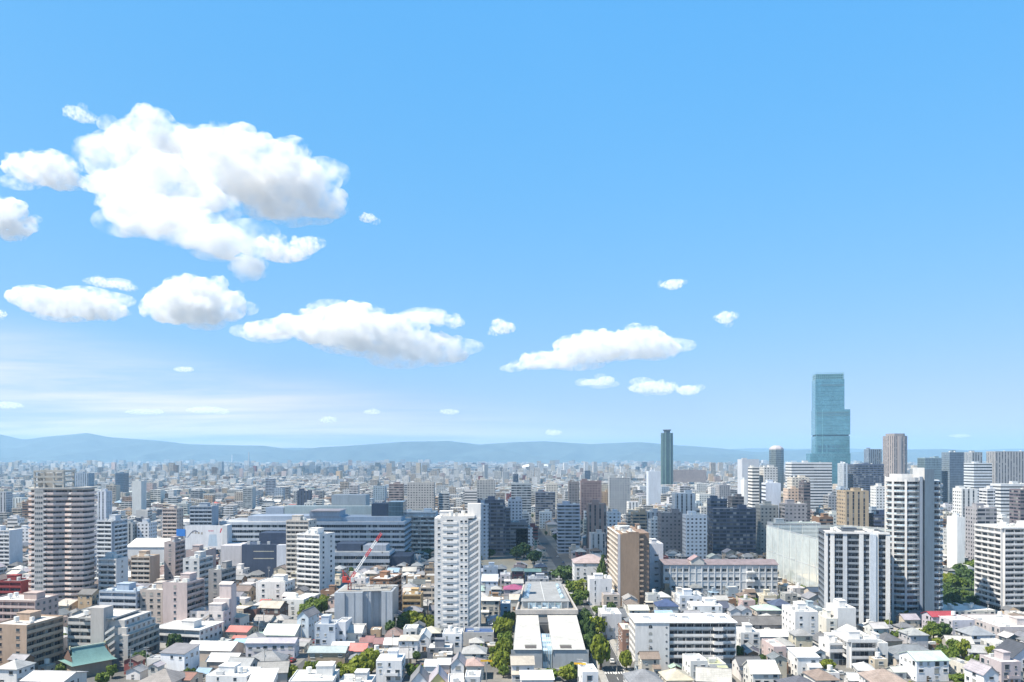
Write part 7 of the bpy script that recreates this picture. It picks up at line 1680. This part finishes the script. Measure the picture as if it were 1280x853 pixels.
def small_city(name, label, rows):
    V = []; Fc = []; U = []; M = []; C = []; r = random.Random(77)
    wl_ = [x[0] for x in WALLS]; ww_ = [x[2] for x in WALLS]; rl_ = [x[0] for x in ROOFS]; rw_ = [x[2] for x in ROOFS]
    for (x, y, w, d, h, a) in rows:
        c, s = math.cos(a), math.sin(a); k = r.uniform(.82, 1.05); wc = tuple(v * k for v in r.choices(wl_, ww_)[0]); rc = tuple(v * k for v in r.choices(rl_, rw_)[0])
        off = r.randint(0, 40) * 3.4; fm = r.choice([0, 0, 1])
        def P3(u, v, z): return (x + u * c - v * s, y + u * s + v * c, z)
        def add(p, m, col, uv):
            i = len(V); V.extend(p); Fc.append(tuple(range(i, i + len(p)))); M.append(m); U.extend(uv); C.extend([(*col, 1)] * len(p))
        q = [(-w / 2, 0), (w / 2, 0), (w / 2, d), (-w / 2, d)]
        pitched = h < 11 and r.random() < .62; rise = min(w, d) * .27 if pitched else 0
        for i in range(4):
            j = (i + 1) % 4; L = w if i % 2 == 0 else d; add([P3(*q[i], 0), P3(*q[j], 0), P3(*q[j], h), P3(*q[i], h)], fm, wc, [(off, 0), (off + L, 0), (off + L, h), (off, h)])
        if pitched:
            o = .35; e = [(-w / 2 - o, -o), (w / 2 + o, -o), (w / 2 + o, d + o), (-w / 2 - o, d + o)]
            hipd = r.random() < .45; ax = w >= d if r.random() < .8 else w < d; z0 = h - .15; g = min(w, d) / 2 if hipd else -.3 * 0
            if ax: r0, r1 = (-w / 2 + g, d / 2), (w / 2 - g, d / 2); fs = [(e[0], e[1], r1, r0), (e[1], e[2], r1), (e[2], e[3], r0, r1), (e[3], e[0], r0)]
            else: r0, r1 = (0, g), (0, d - g); fs = [(e[0], e[1], r0), (e[1], e[2], r1, r0), (e[2], e[3], r1), (e[3], e[0], r0, r1)]
            for f in fs:
                p = [P3(*t, h + rise if t in (r0, r1) else z0) for t in f]; add(p, 2 if (len(f) == 4 or hipd) else fm, rc if (len(f) == 4 or hipd) else wc, [(0, .4)] * len(f))
        else:
            add([P3(*t, h) for t in q], 2, rc, [(0, 0)] * 4)
            if r.random() < .7:
                a0, b0, hh = min(w * .3, 2.2), min(d * .3, 2.2), r.uniform(1, 2.6); u0, v0 = r.uniform(-w * .2, w * .2 - a0), r.uniform(d * .2, d * .75 - b0); b_ = [(u0, v0), (u0 + a0, v0), (u0 + a0, v0 + b0), (u0, v0 + b0)]
                for i in range(4): j = (i + 1) % 4; add([P3(*b_[i], h), P3(*b_[j], h), P3(*b_[j], h + hh), P3(*b_[i], h + hh)], 2, wc, [(0, 0)] * 4)
                add([P3(*t, h + hh) for t in b_], 2, wc, [(0, 0)] * 4)
    me = bpy.data.meshes.new(name); me.from_pydata(V, [], Fc)
    for mt in (FACA['grid'], FACA['band'], ROOFA): me.materials.append(mt)
    me.polygons.foreach_set('material_index', M); uv = me.uv_layers.new(name='UVMap'); uv.data.foreach_set('uv', [t for p in U for t in p])
    ca = me.color_attributes.new('Col', 'FLOAT_COLOR', 'POINT'); ca.data.foreach_set('color', [t for p in C for t in p]); me.update()
    tag(link(name, me), label, 'buildings', None, 'stuff')
small_city('distant_houses', 'mass of small pale houses filling the gaps between the taller buildings', rest)
city('distant_city', 'hazy mass of small pale buildings reaching to the mountains', far)
# twin pale domes on the plain
for px, lb in ((660, 'left pale domed roof far out on the plain'), (682, 'right pale domed roof far out on the plain')):
    Y = 5200.0; X = (px - CX) / F * Y; t = thing('dome_hall', lb, 'dome', (X, Y, 0), 0, px=(px, 580, 588)); m = MB()
    r0 = 38.0 if px == 660 else 30.0
    for k in range(5):
        a, b = rad(k * 18), rad((k + 1) * 18)
        for i in range(20):
            p, q = 2 * math.pi * i / 20, 2 * math.pi * (i + 1) / 20; f = lambda e, z: (r0 * math.cos(z) * math.cos(e), r0 * .8 * math.cos(z) * math.sin(e), 24 + 16 * math.sin(z))
            m.face([f(p, a), f(q, a), f(q, b), f(p, b)])
    put('dome', m, PAINT, t, (.8, .8, .78)); m = MB(); m.tube((0, 0, 0), (0, 0, 24), r0, r0, 20); put('drum', m, PAINT, t, (.5, .5, .52))
# far chimneys
for px, top, Y, lb in ((311, 566, 6500, 'thin dark chimney far out on the plain'), (290, 569, 9000, 'thin white chimney far out on the plain')):
    X = (px - CX) / F * Y; h = H - (top - HY) / F * Y; t = thing('chimney', lb, 'chimney', (X, Y, 0), 0, px=(px, 572, 585)); m = MB(); m.tube((0, 0, 0), (0, 0, h), 6, 4, 12); put('shaft', m, PAINT, t, (.35, .36, .38) if px == 311 else WHITE); m = MB(); m.tube((0, 0, h), (0, 0, h + 3), 4.6, 4.6, 12); put('rim', m, PAINT, t, (.4, .4, .4))

# ------------------------------------------------------------------ clouds: volumes well above the haze
import bmesh
def vol_mat(name, dens, size=None, cut=(.43, .66, 1.7)):
    m = bpy.data.materials.new(name); m.use_nodes = True; nt = m.node_tree; nt.nodes.clear(); o = nt.nodes.new('ShaderNodeOutputMaterial'); v = nt.nodes.new('ShaderNodeVolumeScatter')
    v.inputs['Color'].default_value = (1, 1, 1, 1); v.inputs['Density'].default_value = dens; v.inputs['Anisotropy'].default_value = 0.0; nt.links.new(v.outputs[0], o.inputs['Volume'])
    if size:
        g = G(nt); pos = g.n('ShaderNodeNewGeometry').outputs['Position']
        n = g.noise(pos, 1.0 / size, 7, 0.57)
        nt.links.new(g.math('MULTIPLY', g.math('POWER', g.rng(n, 0.40, 0.68, 0, 1), 1.7), dens), v.inputs['Density'])
    return m
TX = {}
def tex(sz, depth=6):
    k = round(sz)
    if k not in TX: t = bpy.data.textures.new('cloud_noise_%d' % k, 'CLOUDS'); t.noise_scale = sz; t.noise_depth = depth; t.noise_basis = 'BLENDER_ORIGINAL'; t.noise_type = 'SOFT_NOISE'; TX[k] = t
    return TX[k]
CRN = random.Random(31)
def CLOUD(label, Y, ells, seed, soft=5.0, vox=2.2, flat=True, amp=1.0, wisp=True):
    r = random.Random(seed); u = Y / F; bm = bmesh.new(); cx_, cz_ = ells[0][0], ells[0][1]
    X0, Z0 = (cx_ - CX) * u, H + (HY - cz_) * u
    def blob(x, y, z, rx, ry, rz):
        bmesh.ops.create_icosphere(bm, subdivisions=2, radius=1.0, matrix=Matrix.Translation((x, y, z)) @ Matrix.Diagonal((rx, ry, rz, 1)))
    for e_ in ells:
        px, py, rx, ry = e_[:4]; x, z = (px - cx_) * u, (cz_ - py) * u; a, c = rx * u, ry * u; b = min(a, c * 2.2) * .9; oy = r.uniform(-.3, .3) * b + (e_[4] * u if len(e_) > 4 else 0); kk = (Y + oy) / Y; x, z, a, c = (x + X0) * kk - X0, (z + Z0 - H) * kk - Z0 + H, a * kk, c * kk
        blob(x, oy, z, a * .98, b * .95, c * .95)
        for k in range(int(10 + rx * .25)):
            th, ph = r.uniform(0, 6.283), math.asin(r.uniform(-.35, 1)); q = r.uniform(.16, .36) * min(a, c) * (1.1 if r.random() < .5 else 1.6)
            bx, by, bz = x + a * .88 * math.cos(ph) * math.cos(th), oy + b * .88 * math.cos(ph) * math.sin(th), z + c * .86 * math.sin(ph)
            blob(bx, by, bz, q * r.uniform(1, 1.5), q, q * r.uniform(.75, 1.0))
    me = bpy.data.meshes.new('cloud'); bm.to_mesh(me); bm.free()
    me.materials.append(vol_mat('cloud_vapour', 1.0 / (soft * .8 * u), max(e[3] for e in ells) * u * .62))
    o = link('cloud', me, None, (1, 1, 1), (X0, Y, Z0)); tag(o, label, 'cloud', 'clouds in the sky', 'thing')
    m = o.modifiers.new('remesh', 'REMESH'); m.mode = 'VOXEL'; m.voxel_size = vox * u
    big = max(e[3] for e in ells) * u
    for sz, st in ((big * .55, .50), (big * .22, .30), (big * .09, .16)):
        d = o.modifiers.new('displace', 'DISPLACE'); d.texture = tex(sz); d.texture_coords = 'GLOBAL'; d.strength = st * sz * 1.5 * amp; d.mid_level = .52
    ALL.append(dict(o=o, px=(cx_, cz_, 0), short=None, auto=None, X=X0, Y=Y))
    if wisp:      # thin torn vapour round the dense body
        bm = bmesh.new()
        for e_ in ells:
            px, py, rx, ry = e_[:4]
            for k in range(3):
                oy = (e_[4] * u if len(e_) > 4 else 0) + r.uniform(-.2, .2) * rx * u; kk = (Y + oy) / Y; x, z = (px - cx_ + r.uniform(-.95, .95) * rx) * u, (cz_ - py + r.uniform(-.85, .85) * ry) * u; x, z = (x + X0) * kk - X0, (z + Z0 - H) * kk - Z0 + H
                blob(x, oy, z, rx * u * r.uniform(.5, .8), rx * u * .5, max(ry * .62, 6) * u * r.uniform(.7, 1.1))
        me = bpy.data.meshes.new('wisp'); bm.to_mesh(me); bm.free(); me.materials.append(vol_mat('wisp_vapour', 1.0 / (soft * 2.6 * u), max(e[3] for e in ells) * u * .42, (.50, .74, 2.0)))
        w = link('wisp', me, o); m = w.modifiers.new('remesh', 'REMESH'); m.mode = 'VOXEL'; m.voxel_size = vox * 1.6 * u
    return o
CLOUD('largest cloud, a broad white mass with a grey hollow, high at the left', 4600, [(310, 215, 80, 42), (365, 240, 58, 30), (290, 180, 30, 22), (185, 172, 52, 26), (245, 185, 40, 26), (400, 255, 38, 18), (345, 262, 60, 14), (205, 230, 52, 36, -170), (232, 285, 56, 24, -260), (180, 268, 52, 24, -230), (285, 305, 44, 22, -280), (140, 200, 34, 36, -120), (312, 336, 22, 14, -290), (150, 240, 36, 26, -190), (255, 250, 30, 22, -200)], 1, 7, 2.0)
CLOUD('ragged cloud trailing below the largest one', 4250, [(355, 318, 30, 11), (380, 308, 20, 12), (335, 304, 20, 9)], 2, 5, 1.4)
CLOUD('frayed white cloud at the far left edge of the largest one', 4700, [(50, 212, 40, 20), (78, 222, 26, 18), (20, 200, 16, 10)], 3, 6, 1.8)
CLOUD('wispy tuft above the largest cloud', 4500, [(92, 140, 14, 7), (104, 148, 14, 6)], 4, 6, 1.4)
CLOUD('white cloud cut by the left edge of the sky', 4900, [(0, 272, 34, 24), (22, 283, 22, 14), (14, 296, 14, 8)], 5, 5, 1.8)
CLOUD('long low cloud at the left above the veil', 6200, [(80, 380, 62, 18), (40, 372, 34, 14), (125, 388, 36, 14)], 6, 4, 1.5)
CLOUD('rounded cloud with a grey belly, left of the long spread one', 6000, [(240, 380, 58, 28), (215, 384, 40, 22), (278, 384, 32, 20), (250, 366, 36, 20)], 7, 5, 1.6)
CLOUD('long spread cloud with ragged tail in the middle of the sky', 5800, [(455, 415, 76, 26), (400, 410, 50, 20), (520, 432, 62, 20), (550, 444, 40, 12), (440, 392, 40, 14), (530, 398, 50, 9), (340, 412, 40, 14), (565, 402, 18, 7)], 8, 5, 1.6)
CLOUD('white cloud with a flat base right of the middle', 5200, [(755, 436, 66, 18), (800, 430, 46, 20), (690, 450, 44, 12), (820, 436, 30, 14), (745, 424, 34, 12), (655, 458, 24, 5)], 9, 4.5, 1.5)
for lb, Y, e, sd in (('small cloud right of the long spread cloud', 5400, [(630, 410, 16, 9), (622, 404, 8, 6)], 20), ('small cloud alone high in the clear blue', 4800, [(842, 356, 13, 7), (832, 357, 8, 4)], 21), ('small puff right of the cloud alone in the blue', 5000, [(906, 398, 12, 8)], 22), ('thin cloud below the flat-based cloud, left one', 6500, [(745, 478, 22, 5), (758, 475, 12, 5)], 23), ('thin cloud below the flat-based cloud, right one', 6300, [(820, 484, 30, 8), (860, 488, 16, 7), (800, 486, 16, 6)], 24), ('tiny puff touching the tip of the largest cloud', 4600, [(459, 273, 11, 6)], 25), ('small ragged cloud over the long low one', 5600, [(140, 356, 26, 5), (122, 350, 10, 4), (158, 360, 12, 4)], 26), ('tiny flat cloud above the veil', 8000, [(230, 462, 14, 4)], 27), ('flat cloud low in the veil, widest of its row', 9500, [(258, 513, 28, 5), (275, 515, 14, 4)], 28), ('flat cloud low in the veil left of the widest', 9500, [(178, 515, 24, 4), (196, 515, 10, 4)], 29), ('flat cloud low over the far left hills', 9500, [(10, 507, 20, 5)], 30), ('small cloud in the veil over the slim white tower', 10500, [(465, 515, 12, 4)], 31), ('second small cloud in the veil over the slim white tower', 10500, [(562, 515, 14, 4)], 32), ('small cloud low over the middle hills', 11000, [(410, 525, 12, 5)], 33), ('small cloud over the dark green skyscraper', 9000, [(692, 541, 12, 4)], 34), ('thin cloud right of the tallest skyscraper', 11000, [(1200, 545, 16, 2.6)], 35), ('cloud at the left edge below the long low one', 6400, [(0, 393, 9, 5)], 36)):
    CLOUD(lb, Y, e, sd, 4.0, 1.1, wisp=Y < 7000)
# a cumulus high to the left, out of the picture: its shade lies over the middle of the town
def shade_cloud():
    tx, ty, z = SHADE
    k = (z) / math.tan(SUN_EL); cx_, cy_ = tx + k * math.sin(SUN_AZ), ty + k * math.cos(SUN_AZ)
    bm = bmesh.new(); r = random.Random(8)
    for k in range(60):
        a, q = r.uniform(0, 6.283), r.random() ** .5; x, y = SHADE_R[0] * q * math.cos(a), SHADE_R[1] * q * math.sin(a); s = r.uniform(45, 80) * (1.15 - .5 * q)
        bmesh.ops.create_icosphere(bm, subdivisions=2, radius=1.0, matrix=Matrix.Translation((x, y, s * .4)) @ Matrix.Diagonal((s * 1.2, s * 1.2, s * .7, 1)))
    me = bpy.data.meshes.new('cloud'); bm.to_mesh(me); bm.free(); me.materials.append(vol_mat('cloud_vapour', .016)); o = link('cloud', me, None, (1, 1, 1), (cx_, cy_, z))
    tag(o, 'cumulus high to the left whose shade falls across the middle of the town', 'cloud', 'clouds in the sky', 'thing')
    m = o.modifiers.new('remesh', 'REMESH'); m.mode = 'VOXEL'; m.voxel_size = 12
    d = o.modifiers.new('displace', 'DISPLACE'); d.texture = tex(70); d.texture_coords = 'GLOBAL'; d.strength = 40
SHADE = (10, 760, 1500); SHADE_R = (215, 220)
shade_cloud()

# ------------------------------------------------------------------ labels of the numerous houses, blocks and trees: look first, then the landmark beside them
heroes = [a for a in ALL if a['short'] and a['px']]
todo = {}
for a in ALL:
    if not a['auto'] or a['o'].get('label'): continue
    x, y, yb = a['px']
    def dist(h): return abs(h['px'][0] - x) + 1.2 * abs(h['px'][2] - yb) + (40 if h['Y'] > 1500 and a['Y'] < 1000 else 0)
    h = min(heroes, key=dist); dx, dy = x - h['px'][0], yb - h['px'][2]
    rel = ('right of' if dx > 0 else 'left of') if abs(dx) > abs(dy) * 1.1 else ('before' if dy > 0 else 'behind')
    todo.setdefault((a['auto'], rel, h['short']), []).append((abs(dx) + abs(dy), a))
ORD = ['nearest', 'second', 'third', 'fourth', 'fifth', 'sixth', 'seventh', 'eighth', 'ninth', 'tenth', 'eleventh', 'twelfth', 'thirteenth', 'fourteenth', 'fifteenth', 'sixteenth', 'seventeenth', 'eighteenth', 'nineteenth', 'twentieth']
for (au, rel, sh), v in todo.items():
    v.sort(key=lambda t: t[0])
    for i, (_, a) in enumerate(v):
        a['o']['label'] = ' '.join(((ORD[min(i, 19)] + ' ' if len(v) > 1 else '') + au + ' ' + rel + ' ' + sh).split())
    if len(v) > 20: print('many', au, rel, sh, len(v))
gname = {'house': 'small houses between the larger buildings', 'bungalow': 'low bungalows between the houses', 'townhouse': 'narrow three-storey townhouses', 'apartment building': 'apartment blocks of the middle distance', 'tree': 'garden and street trees', 'car': 'cars parked between the houses', 'utility pole': 'utility poles along the lanes'}
for a in ALL:
    if a['auto'] and not a['o'].get('group'):
        a['o']['group'] = gname.get(a['o']['category'], 'repeated things')
seen = {}
for a in ALL:
    l = a['o'].get('label'); n = len(l.split()) if l else 0
    if not l or n < 4 or n > 16: print('LABEL', n, l)
    seen.setdefault(l, []).append(a['o'].name)
for l, v in seen.items():
    if len(v) > 1 and 'car park' not in l: print('DUP', len(v), l)
